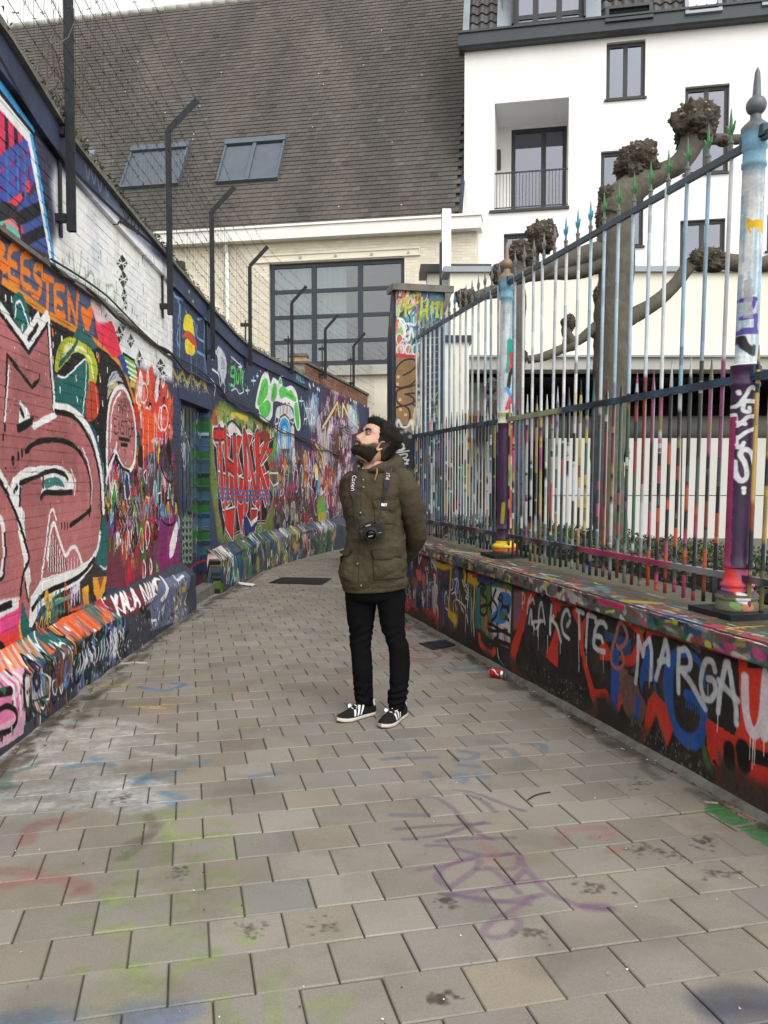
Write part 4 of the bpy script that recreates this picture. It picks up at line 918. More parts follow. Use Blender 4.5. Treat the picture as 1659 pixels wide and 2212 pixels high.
# mauve patch of bare plaster
c.fill(RB_([(1320,1080),(1420,1100),(1500,1100),(1540,1200),(1620,1240),(1640,1400),(1560,1460),(1500,1440),(1400,1330),(1340,1240)]),(124,92,88),sm=True);c.fill(RC_([(-20,700),(90,760),(130,880),(190,1020),(120,1180),(0,1100),(-60,900)]),(112,84,82),sm=True,a=.9)
c.speck(RB_([(1320,1080),(1640,1100),(1640,1440),(1400,1420)]),(96,72,70),60,(.004,.012),83)
# blue letters
BL = (40,84,156)
c.fill(RB_([(1240,640),(1560,740),(1550,930),(1480,930),(1400,800),(1250,760)]),(44,78,128),a=.9);c.fill(RB_([(1340,860),(1420,820),(1410,1100),(1410,1330),(1390,1640),(1310,1500),(1320,1150)]),BL)
c.fill(RC_([(210,380),(240,480),(260,640),(270,780),(300,960),(330,1200),(320,1260),(280,940),(250,770),(160,760),(150,900),(120,760),(130,640)]),BL);c.fill(RC_([(205,640),(235,590),(250,740),(215,745)]),REDO);c.stroke(RC_([(110,940),(80,1130)]),BL,.04)
c.stroke(RC_([(740,800),(710,620),(620,520),(520,490),(440,540),(400,680),(395,860),(425,1100),(500,1270),(620,1350),(700,1300),(735,1150),(725,1010),(660,930),(570,890)]),BL,[.03,.03,.04,.05,.07,.09,.09,.06,.07,.08,.07,.06,.06,.06,.05],rough=.3)
for k in range(7): c.drip(RC_(570+k*22,930+k*14),BL,.04,.012)
# red frame and lower mass
c.stroke(RC_([(60,200),(110,260),(130,400),(50,560),(0,570)]),REDO,.06,sm=False);c.fill(RC_([(180,240),(420,290),(620,330),(1140,500),(1160,640),(1330,640),(1400,700),(1400,1500),(1200,1500),(1040,1330),(770,1140),(760,1110),(1030,1290),(1080,1100),(1075,560),(980,530),(560,390),(240,315),(190,400)]),REDO)
c.fill(RC_([(760,1120),(900,1210),(1030,1290),(1100,1300),(1400,1460),(1400,2100),(1100,2000),(850,1900),(840,1650),(770,1400)]),(192,52,40));c.fill(RC_([(740,1320),(800,1560),(830,1640),(840,1720),(760,1600),(720,1450)]),(60,104,60),soft=.01)
c.fill(RC_([(200,950),(260,860),(300,900),(370,980),(420,1160),(440,1240),(380,1400),(330,1240),(280,1080),(200,1280),(140,1400),(90,1380),(170,1160)]),REDO,soft=.006)
c.fill(RC_([(860,1360),(900,1420),(960,1640),(1000,1740),(960,1760),(900,1600)]),(96,70,60),soft=.015);c.stroke(RC_([(1010,1540),(1000,1640),(985,1720)]),(60,130,64),.04,a=.8);c.fill(RC_([(1260,800),(1300,830),(1320,900),(1280,880)]),(70,110,50),soft=.01)
c.fill(RC_([(840,1780),(1000,1700),(1400,1800),(1400,2240),(1100,2120),(860,1960)]),(120,62,52),soft=.05,a=.8)
c.raw(c.m(RC_([(983,1420),(985,1530)])),(26,22,24),.075,sm=False);c.raw(c.m(RC_([(1110,1420),(1128,1555)])),(26,22,24),.085,sm=False);c.stroke(RC_([(1180,1470),(1400,1540)]),(26,22,24),.06,sm=False)
c.stroke(RC_([(830,1540),(845,1530),(858,1580)]),(30,26,26),.012)
c.fill(RC_([(100,150),(190,230),(150,320),(110,240)]),(110,110,60));c.fill(RC_([(1160,500),(1400,600),(1400,700),(1280,640)]),(50,100,52),soft=.01)
# the white lettering
WL_ = lambda cr,P,w=.026,a=.9,**k: c.stroke(cr(P),(206,212,218),w,soft=.6,a=a,**k)
for P in ([(275,390),(270,190)],[(270,200),(295,220),(295,300),(262,330)]): WL_(RB_,P,.018,.6)
for P in ([(380,220),(345,300),(330,440)],[(345,320),(400,270),(410,330)]): WL_(RB_,P,.02,.75)
for P in ([(350,560),(375,400),(385,570)],[(390,550),(420,620)],[(400,540),(520,530)],[(455,700),(470,420),(500,310),(520,420),(540,560)],[(490,520),(440,620)]): WL_(RB_,P,.024,.85)
for P in ([(620,350),(605,500),(600,680)],[(610,530),(640,480)],[(610,500),(680,600),(725,770)],[(830,470),(800,400),(760,440),(735,560),(760,680),(820,740)],[(800,590),(830,530)],[(930,430),(940,600),(945,730)],[(905,400),(990,440)],[(1040,460),(1030,640),(1025,830)],[(1040,460),(1130,490),(1135,540)]): WL_(RB_,P,.03)
for P in ([(1265,600),(1230,550),(1170,550),(1130,640),(1130,700),(1200,720),(1220,770)],[(1120,720),(1115,820),(1180,880),(1240,890)]): WL_(RB_,P,.034)
c.stroke(RB_([(1390,820),(1420,850),(1500,780),(1510,680),(1460,560),(1420,560),(1390,680),(1340,830),(1320,960),(1340,1050),(1420,1090),(1470,1010),(1430,850)]),(160,104,98),.028,soft=.5)
for x,y,L in ((940,740,.2),(1030,830,.12),(1228,890,.12),(410,560,.08),(460,700,.1),(570,700,.12),(720,770,.08)): c.drip(RB_(x,y),(206,206,210),L,.008)
for P in ([(85,780),(100,560),(108,340)],[(108,340),(150,520),(165,420),(215,360)],[(215,370),(232,480),(225,740)]): WL_(RC_,P,.03,sm=False)
for P in ([(280,740),(320,560),(360,380)],[(365,380),(385,480),(395,600)],[(300,580),(390,560)],[(495,870),(490,680),(490,460)],[(495,470),(560,460),(605,560),(590,640),(510,650)],[(520,660),(600,760),(680,900),(750,1030)],[(845,660),(820,580),(760,570),(725,660),(710,800),(740,920),(800,940),(850,860),(830,760),(780,740)],[(870,1060),(885,900),(920,740),(950,600),(975,590)],[(975,600),(1000,720),(1010,820),(1040,1000),(1045,1170)],[(880,760),(960,850),(1060,950)]): WL_(RC_,P,.034,.92)
c.stroke(RC_([(1135,730),(1130,900),(1145,1100),(1190,1240),(1240,1260),(1290,1150),(1310,960),(1330,740),(1345,640)]),(212,196,206),.05,soft=.4);c.stroke(RC_([(1320,1300),(1360,1100),(1400,900)]),(212,206,212),.045)
for x,y,L in ((1185,1290,.1),(1212,1290,.14),(1230,1290,.12),(868,1060,.09),(778,800,.05),(1315,1320,.07),(215,740,.05),(900,900,.04)): c.drip(RC_(x,y),(216,212,216),L,.007)
c.clutter(RC_([(1720,620),(2700,1000),(2700,2700),(1720,2200)]),[REDO,(40,37,37),BL,(206,206,210),(60,110,60)],50,.3,(.02,.05),94,.3,.4)
# damp,grazed foot of the wall and its paint-caked coping edge
for a in np.arange(2.4,9.1,.05):
    g = gz(ar(a,R_WALL)[1]);h = .07+.05*math.sin(a*5)+.03*math.sin(a*17)
    c.raw([(a,g-.05),(a+.03,g+h)],(52,52,46),.10,soft=1.,a=.55,sm=False)
c.speck(RB_([(300,1000),(1000,1300),(1000,1700),(330,1330)]),(120,116,110),150,(.002,.007),84);c.speck(RC_([(0,1100),(800,1500),(800,1900),(0,1450)]),(100,96,90),150,(.002,.008),85)
for k in range(46):
    u = (rgr.uniform(2.6,9),rgr.uniform(.05,.6));v = [u]
    for j in range(4): v.append((v[-1][0]+rgr.normal(0,.03),v[-1][1]-rgr.uniform(.0,.04)))
    if k < 12: c.raw(v,(20,19,19),.004,rough=.2)
c.rawfill([(RA0,.655),(RA1,.655),(RA1,.85),(RA0,.85)],(98,98,94))
COPC = [(150,60,64),(206,206,202),(60,62,62),(54,110,112),(200,70,120),(60,104,60),(206,190,70),(40,70,110),(120,120,116),(180,176,170),(36,36,36)]
for k in range(520):
    a = rgr.uniform(2.5,9.1);z = rgr.uniform(.655,.77);col = COPC[rgr.integers(len(COPC))]
    c.raw([(a,z),(a+rgr.normal(0,.06),z+rgr.normal(0,.015))],col,rgr.uniform(.012,.05),a=rgr.uniform(.4,.95),soft=.5)
c.rawfill([rw_uv(.04)(*RB_(1080,215)),rw_uv(.04)(*RB_(1480,330)),rw_uv(.04)(*RB_(1480,420)),rw_uv(.04)(*RB_(1240,330))],(196,50,92))
for a in np.arange(2.5,9.1,.02):
    if rgr.random() < .8: c.raw([(a,.755+rgr.normal(0,.003)),(a+.03,.757)],(196,194,188),rgr.uniform(.004,.012),a=.8,sm=False)

# ---- top of the coping
c = cv_T
for k in range(260):
    u = (rgr.uniform(2.4,9.2),rgr.uniform(.0,.62));c.raw([u,(u[0]+rgr.normal(0,.12),u[1])],[(104,98,76),(120,112,90),(92,92,66),(110,106,92)][k % 4],rgr.uniform(.03,.1),soft=.9,a=.5)
for k in range(900):
    a = rgr.uniform(2.4,9.1);v = abs(rgr.normal(0,.10));v = v if v < .36 else .02
    col = [(214,214,210),(200,60,90),(206,90,60),(70,130,190),(206,190,80),(60,60,66),(90,60,90),(120,160,110),(190,70,60),(230,230,228)][rgr.integers(10)]
    c.raw([(a,v),(a+rgr.normal(0,.10),v+rgr.normal(0,.012))],col,rgr.uniform(.006,.03),a=rgr.uniform(.5,1),soft=.5)
T = lambda P: [rt_uv(*q) for q in P]
c.raw(T([((2050+440/1.7463)/1.8083,(2100+345/1.7463)/1.8083),((2050+540/1.7463)/1.8083,(2100+350/1.7463)/1.8083)]),(90,160,210),.09,soft=.7);c.raw(T([((2050+690/1.7463)/1.8083,(2100+430/1.7463)/1.8083),((2050+900/1.7463)/1.8083,(2100+450/1.7463)/1.8083)]),(206,184,70),.08,soft=.6)
c.raw(T([((2050+1230/1.7463)/1.8083,(2100+595/1.7463)/1.8083),((2050+1330/1.7463)/1.8083,(2100+610/1.7463)/1.8083)]),(214,60,110),.06);c.raw(T([((2050+1380/1.7463)/1.8083,(2100+620/1.7463)/1.8083),((2050+1620/1.7463)/1.8083,(2100+605/1.7463)/1.8083)]),(222,190,50),.022,sm=False,rough=.2)
c.raw(T([(975,1190),(1010,1194),(1040,1197)]),(214,206,130),.08,soft=.7)

# ---- pillar
c = cv_F;PF = crop(1520,1090,3.1167)
c.fill(PF([(40,60),(760,60),(760,3000),(40,3000)]),(170,140,112))
c.fill(PF([(85,110),(380,130),(370,300),(90,320)]),(206,160,158));c.fill(PF([(80,320),(380,300),(360,760),(70,760)]),(186,196,200));c.fill(PF([(370,150),(720,150),(720,600),(370,580)]),(104,134,150))
c.clutter(PF([(80,110),(380,130),(380,940),(60,940)]),[(210,80,60),(220,225,228),(60,140,140),(60,110,170),(210,150,150),(70,50,50),(150,190,80)],60,.13,(.008,.02),91,.2,.3)
c.clutter(PF([(380,170),(710,170),(710,560),(380,540)]),[(110,150,180),(180,200,210),(70,110,110),(90,120,90),(60,90,130)],34,.13,(.008,.02),92,.1,.3)
LIME = (176,186,44)
for P in ([(370,190),(260,200),(200,280),(220,350),(350,280)],[(200,340),(200,450)],[(400,230),(385,510)],[(385,400),(470,370)],[(470,250),(455,450),(500,470),(530,280)],[(590,280),(575,460)],[(560,300),(610,290),(600,340),(540,360)],[(650,290),(640,440),(690,400)]): c.stroke(PF(P),LIME,.028,soft=.6)
for P in ([(130,500),(190,600),(190,710),(240,740),(270,600),(300,720)],[(100,480),(160,490),(200,560)],[(240,540),(300,560)]): c.stroke(PF(P),(214,228,232),.026)
for x,r in ((135,44),(240,44),(312,30)): c.raw(c.m(PF([(x+r*math.cos(t),860+60*math.sin(t)) for t in np.linspace(0,6.28,12,endpoint=False)])),(226,226,228),.02,closed=True)
for P in ([(195,130),(200,165)],[(250,190),(262,145),(280,180),(300,145),(320,180)],[(110,215),(150,230)],[(260,260),(250,290)]): c.stroke(PF(P),(40,34,36),.014)
c.fill(PF([(75,480),(110,500),(100,620),(70,650)]),(220,90,60),sm=True);c.fill(PF([(70,900),(330,930),(300,960),(70,1000)]),(196,60,50));c.stroke(PF([(85,130),(75,320)]),(206,70,56),.016,sm=False)
TANP = (152,116,76)
c.fill(PF([(60,960),(380,960),(380,1900),(60,1900)]),(150,128,100));c.fill(PF([(300,1600),(390,1500),(390,1950),(290,1900)]),(206,190,150),sm=True)
for P in ([(70,1230),(75,1120),(140,1020),(230,975),(320,990),(345,1060),(340,1200),(260,1290),(160,1320),(90,1310)],[(85,1420),(110,1350),(220,1320),(350,1290),(340,1420),(300,1500),(180,1540),(100,1500)],[(60,1640),(80,1570),(180,1545),(245,1600),(250,1700),(230,1780),(130,1780),(80,1720)]): c.fill(PF(P),TANP,sm=True);c.stroke(PF(P),(40,30,26),.02,closed=True)
for P in ([(170,1175),(270,1120),(340,1050)],[(195,1400),(300,1390),(390,1380)],[(195,1400),(290,1440),(300,1500)],[(290,1525),(345,1560)]): c.stroke(PF(P),(40,30,26),.018)
for x,y in ((110,1190),(100,1280),(130,1470),(140,1590),(200,1650),(360,1340),(370,1440),(350,1700)): c.blob(PF(x,y),(216,200,150),.018,soft=.4,a=.9)
c.fill(PF([(380,600),(700,580),(720,3000),(330,3000),(370,1900),(390,1500),(370,1000)]),(34,42,62));
for k in range(13): c.stroke(PF([(430+(k % 3)*20,720+k*86),(620,710+k*84)]),(170,164,60),.010,a=.85)
c.stroke(PF([(445,970),(440,1080)]),(170,164,60),.016);c.stroke(PF([(490,1370),(530,1470),(590,1380)]),(170,164,60),.012);c.stroke(PF([(580,1540),(585,1680)]),(170,164,60),.014)
c.fill(PF([(50,1850),(150,1800),(300,1900),(340,2100),(330,3000),(40,3000)]),(28,28,32),sm=False);c.stroke(PF([(80,1840),(110,1720),(160,1800),(230,1790),(270,1720),(290,1830)]),(216,222,226),.03,soft=.8);
for x,y in ((150,1870),(200,1850),(255,1920),(75,1780)): c.blob(PF(x,y),(196,200,206),.022,a=.8)
for P in ([(75,2060),(100,2000),(170,2010),(170,2060),(110,2090),(60,2080)],[(60,2080),(160,2080),(190,2060)],[(90,2130),(60,2090)],[(60,2120),(120,2110),(240,2090)],[(80,2150),(130,2140),(215,2130),(205,2170),(150,2180),(110,2160)],[(75,2200),(240,2200)],[(120,2240),(230,2250)],[(240,2200),(200,2250)]): c.stroke(PF(P),(220,226,230),.018)
c.clutter(PF([(40,2300),(340,2300),(340,3000),(40,3000)]),DARKM,60,.16,(.01,.03),93,.5,.3)

# ---- the two cast posts
for c,PU in ((cv_O,1),(cv_Q,0)):
    r2 = np.random.default_rng(40+PU)
    for k in range(160):
        u = (r2.uniform(-.1,.1),r2.uniform(1.95,3.1));c.raw([u,(u[0]+r2.normal(0,.003),u[1]-r2.uniform(.05,.3))],[(150,186,210),(226,230,234),(190,204,216),(214,220,226)][k % 4],r2.uniform(.004,.016),a=.7,sm=False)
    for k in range(26):
        u = (r2.uniform(.02,.09),r2.uniform(2,2.95));c.raw([u,(u[0],u[1]-r2.uniform(.1,.4))],(140,182,208),.014,soft=.8,a=.45,sm=False)
    c.rawfill([(-.2,2.84),(.2,2.84),(.2,3.05),(-.2,3.05)],(104,148,172),soft=.03)
    c.rawfill([(-.2,3.02),(.2,3.02),(.2,3.5),(-.2,3.5)],(84,92,100) if PU else (122,108,86),soft=.01)
    c.rawfill([(-.2,.7),(.2,.7),(.2,1.945),(-.2,1.945)],(62,38,74))
    for k in range(70):
        u = (r2.uniform(-.08,.08),r2.uniform(.9,1.9));c.raw([u,(u[0],u[1]-r2.uniform(.1,.4))],[(52,32,62),(74,46,86),(44,30,52)][k % 3],r2.uniform(.006,.02),a=.6,sm=False)
P2 = crop(2650,1300,1.922);P1 = crop(2650,200,2.011);P3 = crop(1900,950,1.7)
c = cv_O
for P in ([(530,430),(500,420),(470,470),(430,540),(405,560)],[(450,540),(450,590),(490,600),(490,570)],[(450,520),(560,525)],[(400,620),(410,700),(430,680),(460,690)],[(430,690),(480,640),(550,635)],[(390,820),(420,790),(470,750),(550,720)],[(405,790),(410,860),(440,850),(450,830)],[(530,990),(500,900),(450,880),(430,920),(460,990),(470,1080),(430,1110),(400,1060),(395,970)],[(425,450),(428,465)],[(445,1165),(455,1165)],[(450,1165),(450,1200)]): c.stroke(P2(P),(222,226,230),.019 if len(P) < 9 else .024,soft=.4)
c.stroke(P2([(450,60),(470,110),(510,150)]),(30,30,34),.035);c.stroke(P2([(530,120),(525,170)]),(50,50,54),.02,soft=.9)
VI = (88,74,170)
for P in ([(480,1960+10),(540,1965),(570,1965)],[(560,1965),(550,2010),(530,2045)],[(575,2090),(570,2190)],[(480,2110),(540,2100),(575,2100)],[(480,2205),(575,2205)]): c.stroke(P1(P),VI,.02,soft=.5)
c.stroke(P2([(440,8),(555,6)]),VI,.02)
c.fill(P1([(512,1335),(520,1330),(545,1355),(600,1345),(635,1355),(642,1390),(635,1445),(615,1445),(612,1415),(590,1445),(592,1410),(550,1412),(530,1415),(540,1458),(528,1458),(512,1405)]),(232,186,46),rough=.1)
c.fill(P1([(492,1815),(545,1805),(545,2110),(480,2110)]),(176,178,180),a=.8)
c.rawfill([(.055,1.0),(.2,1.0),(.2,1.85),(.055,1.85)],(150,180,196));c.rawfill([(-.2,1.0),(-.052,1.0),(-.052,1.7),(-.2,1.7)],(150,50,96))
c.rawfill([(-.2,.88),(.2,.88),(.2,.985),(-.2,.985)],(160,80,124));c.raw([(-.06,.965),(-.03,.9)],(206,60,60),.06,soft=.8);c.rawfill([(-.2,.7),(.2,.7),(.2,.862),(-.2,.862)],(104,104,84));c.raw([(-.02,.855),(.0,.85)],(226,226,226),.05);c.raw([(-.08,.86),(.1,.86)],(60,60,44),.012);c.raw([(.0,.81),(.03,.81)],(214,120,90),.03,a=.8);c.raw([(-.05,.82),(-.03,.81)],(120,170,90),.03,a=.8)
c.rawfill([(-.2,1.94),(.2,1.94),(.2,1.956),(-.2,1.956)],(210,210,214))
c = cv_Q
c.stroke(P3([(150,660),(150,760),(140,850)]),(40,160,140),.05);c.stroke(P3([(160,750),(165,800),(155,840)]),(206,60,70),.04);c.stroke(P3([(170,840),(150,880),(140,960)]),(30,30,44),.03,sm=False);c.stroke(P3([(130,1100),(160,1020),(165,1060)]),(206,60,70),.03);c.stroke(P3([(130,970),(150,1010)]),(90,150,210),.03)
for y in (530,420,330): c.stroke(P3([(185,y),(190,y+20)]),(150,134,110),.03)
c.rawfill([(-.2,1.86),(.2,1.86),(.2,1.96),(-.2,1.96)],(196,200,170));c.rawfill([(.03,1.0),(.05,1.0),(.052,1.84),(.03,1.84)],(196,150,130));c.raw([(.042,1.8),(.042,1.6)],(206,40,50),.03);c.raw([(.042,1.5),(.042,1.35)],(110,150,110),.03);c.raw([(.042,1.3),(.042,1.1)],(196,40,50),.03);c.rawfill([(.052,1.0),(.2,1.0),(.2,1.84),(.052,1.84)],(130,120,110));c.raw([(-.02,1.2),(-.03,1.05)],(190,180,40),.03,a=.8)
c.rawfill([(-.2,.83),(.2,.83),(.2,.9),(-.2,.9)],(226,200,40));c.rawfill([(-.2,.815),(.2,.815),(.2,.84),(-.2,.84)],(206,80,40));c.rawfill([(-.2,.9),(.2,.9),(.2,.97),(-.2,.97)],(54,40,64));c.rawfill([(-.2,.7),(.2,.7),(.2,.815),(-.2,.815)],(70,70,56))

# ---- worn paint on the paving
c = cv_G
c.n1 = c.n1*1.6
def g_(cr,P,col,w,a=.4,soft=.9,**k): c.stroke(cr(P),col,w,a=a,soft=soft,**k)
LG = (146,172,74)
for P in ([(740,315),(780,315),(840,290),(940,262)],[(720,410),(980,405)],[(720,360),(720,500)],[(920,340),(980,360)],[(800,560),(850,500),(940,470),(1000,490)],[(740,650),(780,690),(840,660),(900,580),(960,565),(1010,590)],[(470,690),(540,690),(580,685)],[(460,660),(470,690)],[(510,610),(600,600)],[(560,470),(530,545)],[(460,810),(550,800)],[(500,970),(570,970)],[(730,1030),(800,960),(900,930),(930,900)],[(1000,700),(1050,730)],[(1150,1040),(1220,990)],[(950,1110),(960,1190),(1010,1215)],[(1180,1090),(1180,1200)],[(1350,1130),(1480,1110),(1420,1190)],[(600,1000),(620,1040)],[(340,760),(400,770)],[(1060,860),(1090,830)],[(320,990),(360,985)]): g_(G1,P,LG,.055,.34)
for k in range(40):
    x,y = rgr.uniform(450,1100),rgr.uniform(280,1200);g_(G1,[(x,y),(x+rgr.normal(0,40),y+rgr.normal(0,20))],(150,170,90),rgr.uniform(.05,.12),.16)
WH = (206,206,202)
for P in ([(0,240),(200,215),(400,230),(600,250)],[(200,200),(350,180),(520,200),(680,240)],[(0,130),(150,110),(280,100)],[(100,60),(220,40)],[(0,60),(120,30)],[(280,290),(420,270),(560,290),(700,265)],[(420,190),(560,170),(680,190)],[(0,280),(200,270)]): g_(G1,P,WH,.10,.85,rough=1)
for P in ([(150,0),(300,60),(420,120)],[(330,-20),(520,60)]): g_(G1,P,(196,196,190),.08,.3)
for P in ([(-60,90),(420,60),(640,190),(300,330),(-60,330)],[(-100,-60),(500,-90),(640,20),(200,60),(-100,60)]): c.fill(G1(P),(190,188,182),sm=True,a=.42,soft=.12)
for k in range(70):
    x,y = rgr.uniform(-40,640),rgr.uniform(-60,310);g_(G1,[(x,y),(x+rgr.normal(60,60),y+rgr.normal(-8,10))],(206,206,202),rgr.uniform(.02,.06),.4)
BLG = (90,150,190)
for P in ([(280,110),(400,90),(490,100)],[(600,160),(700,150),(780,120)],[(700,220),(780,240)],[(820,90),(900,80)],[(1090,150),(1200,130)],[(590,180),(650,140)],[(730,260),(750,270)],[(400,70),(420,75)]): g_(G1,P,BLG,.05,.5)
for P in ([(110,430),(130,380),(180,350),(270,340)],[(30,620),(120,600),(250,590),(350,620)],[(330,650),(360,640)],[(20,560),(150,560)]): g_(G1,P,(170,80,80),.07,.4)
for P in ([(20,200),(40,140),(130,110),(170,90)],[(0,195),(60,190)]): g_(G1,P,(90,130,110),.05,.55)
for P in ([(560,440),(600,420),(650,400)],[(640,320),(660,360)],[(520,500),(600,450),(680,360)]): g_(G1,P,(90,84,76),.05,.4)
for P in ([(60,1210),(300,1190)],[(560,1170),(700,1180),(800,1160)],[(600,1200),(720,1190)],[(30,1215),(160,1200)]): g_(G1,P,(90,120,160),.10,.4)
for k in range(160):                     # grime swept against the walls
    Y = rgr.uniform(2.4,12);xl = float(np.interp(Y,WL[:,1],WL[:,0]))+PLO+abs(rgr.normal(0,.07));c.raw([(xl,Y),(xl+rgr.normal(0,.03),Y+rgr.normal(0,.2))],(70,62,50),rgr.uniform(.03,.1),soft=1.,a=.5)
    q = ar(rgr.uniform(2.4,9),R_WALL-abs(rgr.normal(0,.07)));c.raw([(q[0],q[1]),(q[0]+rgr.normal(0,.02),q[1]+rgr.normal(0,.15))],(66,60,48),rgr.uniform(.03,.09),soft=1.,a=.5)
# purple tag
PU = (124,84,128)
for P in ([(45,375),(160,365),(300,355),(450,350)],[(85,420),(250,400),(340,370),(430,345)],[(140,240),(220,240),(300,290),(340,340),(420,400),(470,420)],[(230,430),(340,415),(560,412)],[(185,450),(260,450),(380,475),(470,490),(560,480)],[(350,220),(420,250),(480,300)],[(300,205),(380,215),(500,260),(600,298)],[(145,552),(250,535),(330,510),(400,490)],[(260,620),(230,590),(260,540),(400,500),(400,540),(340,590),(280,630)],[(470,490),(580,480),(570,540),(520,550),(440,540)],[(400,550),(480,560),(580,650)],[(270,665),(420,640),(560,610),(680,600)],[(280,660),(450,680),(620,700)],[(350,670),(480,690),(680,660)],[(580,490),(620,560),(700,640),(800,690),(900,715),(960,715)],[(560,600),(600,560)],[(640,670),(560,720),(470,770),(430,820),(470,845),(540,830),(580,790),(570,760),(520,760)]): g_(G2,P,PU,.028,.5,soft=.7)
g_(G2,[(880,712),(960,715)],PU,.06,.6)
for P in ([(330,40),(400,50),(370,75),(310,70)],[(300,150),(350,140),(340,170)],[(400,140),(440,150)],[(470,30),(540,30),(570,60)],[(600,10),(680,10),(690,40)],[(60,70),(220,60)],[(40,310),(180,312)],[(330,100),(400,105)],[(0,75),(50,70)],[(200,150),(180,130)]): g_(G2,P,(96,120,150),.045,.5)
for P in ([(780,440),(760,410),(800,380),(940,370),(980,400)],[(900,410),(950,410)],[(980,470),(1010,460)],[(420,440),(470,470),(460,510)]): g_(G2,P,(180,110,100),.05,.38)
c.fill(G2([(1375,285),(1450,265),(1585,352),(1500,362)]),(56,150,70),a=.85);c.fill(G2([(1520,368),(1590,358),(1700,420),(1700,470),(1640,445)]),(60,150,74),a=.8);g_(G2,[(1420,262),(1520,300),(1590,340)],(206,80,50),.02,.6);g_(G2,[(1390,258),(1430,262)],(220,220,214),.025,.9,soft=.3)
g_(G2,[(1420,1130),(1520,1110),(1640,1120)],(74,76,96),.13,.7);g_(G2,[(1480,1180),(1640,1180)],(74,76,96),.13,.6)
for x,y in ((1085,175),(890,630),(1110,465),(1430,570),(265,695),(640,825),(1240,490),(240,1110),(1380,430)):
    for k in range(34):
        q = G2(x+rgr.normal(0,34),y+rgr.normal(0,15));c.blob(q,(84,76,66),rgr.uniform(.003,.012),a=rgr.uniform(.35,.8),soft=.5)
for x,y in ((760,565),(1080,800),(1400,790),(520,240)):
    for k in range(26):
        q = G1(x+rgr.normal(0,30),y+rgr.normal(0,15));c.blob(q,(84,76,66),rgr.uniform(.003,.010),a=rgr.uniform(.35,.75),soft=.5)
for k in range(60):
    x,y = rgr.uniform(-.46,.46),rgr.uniform(2,9);u = (x*y,y);c.raw([u,(u[0]+rgr.normal(0,.15),u[1]+rgr.normal(0,.08))],[(110,104,92),(150,144,130),(136,122,96)][k % 3],rgr.uniform(.06,.2),soft=1.,a=.28)
# further off: ochre,yellow and blue brushings by the left wall,red rings by the man
g_(L2,[(1070,1580),(1200,1580),(1340,1590)],(214,176,116),.06,.85,soft=.5);g_(L2,[(1350,1560),(1480,1550)],(196,164,120),.06,.5);g_(L2,[(900,1410),(1000,1400),(1100,1410)],(190,186,90),.06,.6);g_(L2,[(1130,1420),(1240,1440),(1350,1445),(1490,1400),(1400,1390)],(80,130,180),.05,.7);g_(L2,[(1010,1225),(1100,1215),(1160,1222)],(226,226,222),.07,.85,soft=.4);g_(L2,[(830,1530),(940,1545)],(96,84,70),.09,.55)
g_(L2,[(540,1710),(640,1715)],(90,150,180),.04,.5);g_(L2,[(520,1700),(700,1720),(900,1700),(1200,1740)],WH,.08,.4);g_(L2,[(400,1760),(600,1800),(900,1770)],WH,.08,.4);g_(L2,[(800,1900),(1100,1850),(1500,1900)],WH,.08,.4)
for P in ([(-400,1560),(100,1520),(300,1525),(440,1540),(500,1580),(480,1610),(300,1640),(50,1620)],[(-300,1590),(120,1560),(300,1555)],[(120,1590),(310,1600)],[(80,1470),(190,1460)],[(90,1670),(200,1665)],[(-500,1640),(-200,1660)]): g_(RA_,P,(160,74,72),.035,.65)
g_(RA_,[(0,1185),(90,1175)],(206,60,60),.08,.7);g_(RA_,[(700,1780),(840,1800),(950,1790),(1120,1780)],(104,134,160),.10,.55);g_(RA_,[(350,1750),(600,1750)],(130,140,146),.06,.4)
for P in ([(-900,1300),(-700,1290)],[(-1200,1500),(-1000,1520)]): g_(RA_,P,(96,140,180),.06,.35)
# ------------------------------------------------------------------ materials of the setting
IM_L, IM_P, IM_D = cv_L.image(1.22), cv_P.image(1.1), cv_D.image(.55)
IM_R, IM_T, IM_F, IM_G = cv_R.image(.90), cv_T.image(.62), cv_F.image(.85), cv_G.image(.56, wear=.2)
IM_O, IM_Q = cv_O.image(1.0), cv_Q.image(1.0)
W1 = (1, 1, 1)
M_wall = mat('painted_brick', (.9, .9, .9), W1, scale=9, rough=.65, spec=.15, bump=.25, bscale=120, img=IM_L, dirt=(.07, .06, .055), dirt_scale=3.2, dirt_amt=.34, dist=.004)
M_plinth = mat('painted_plinth', (.85, .85, .85), W1, scale=9, rough=.7, spec=.15, bump=.5, bscale=45, img=IM_P, dirt=(.06, .055, .05), dirt_scale=5, dirt_amt=.35, dist=.012)
M_door = mat('painted_door', (.9, .9, .9), W1, scale=6, rough=.45, bump=.1, bscale=60, img=IM_D, dist=.003)
M_low = mat('painted_render', (.8, .8, .8), W1, scale=7, rough=.6, spec=.2, bump=.45, bscale=60, img=IM_R, dirt=(.085, .075, .062), dirt_scale=5, dirt_amt=.5, dist=.008)
M_cope = mat('painted_coping', (.85, .85, .85), W1, scale=11, rough=.6, bump=.5, bscale=60, img=IM_T, dirt=(.07, .07, .05), dirt_scale=6, dirt_amt=.35, dist=.008)
M_pil = mat('painted_pillar', (.85, .85, .85), W1, scale=8, rough=.6, bump=.5, bscale=70, img=IM_F, dist=.01)
M_paver = mat('concrete_paver', (.198, .178, .150), (.244, .220, .188), scale=1.6, rough=.72, bump=.35, bscale=260, vcol=True, img=IM_G, imgalpha=False, fine=.14, dirt=(.11, .094, .072), dirt_scale=2.2, dirt_amt=.55, dist=.003)
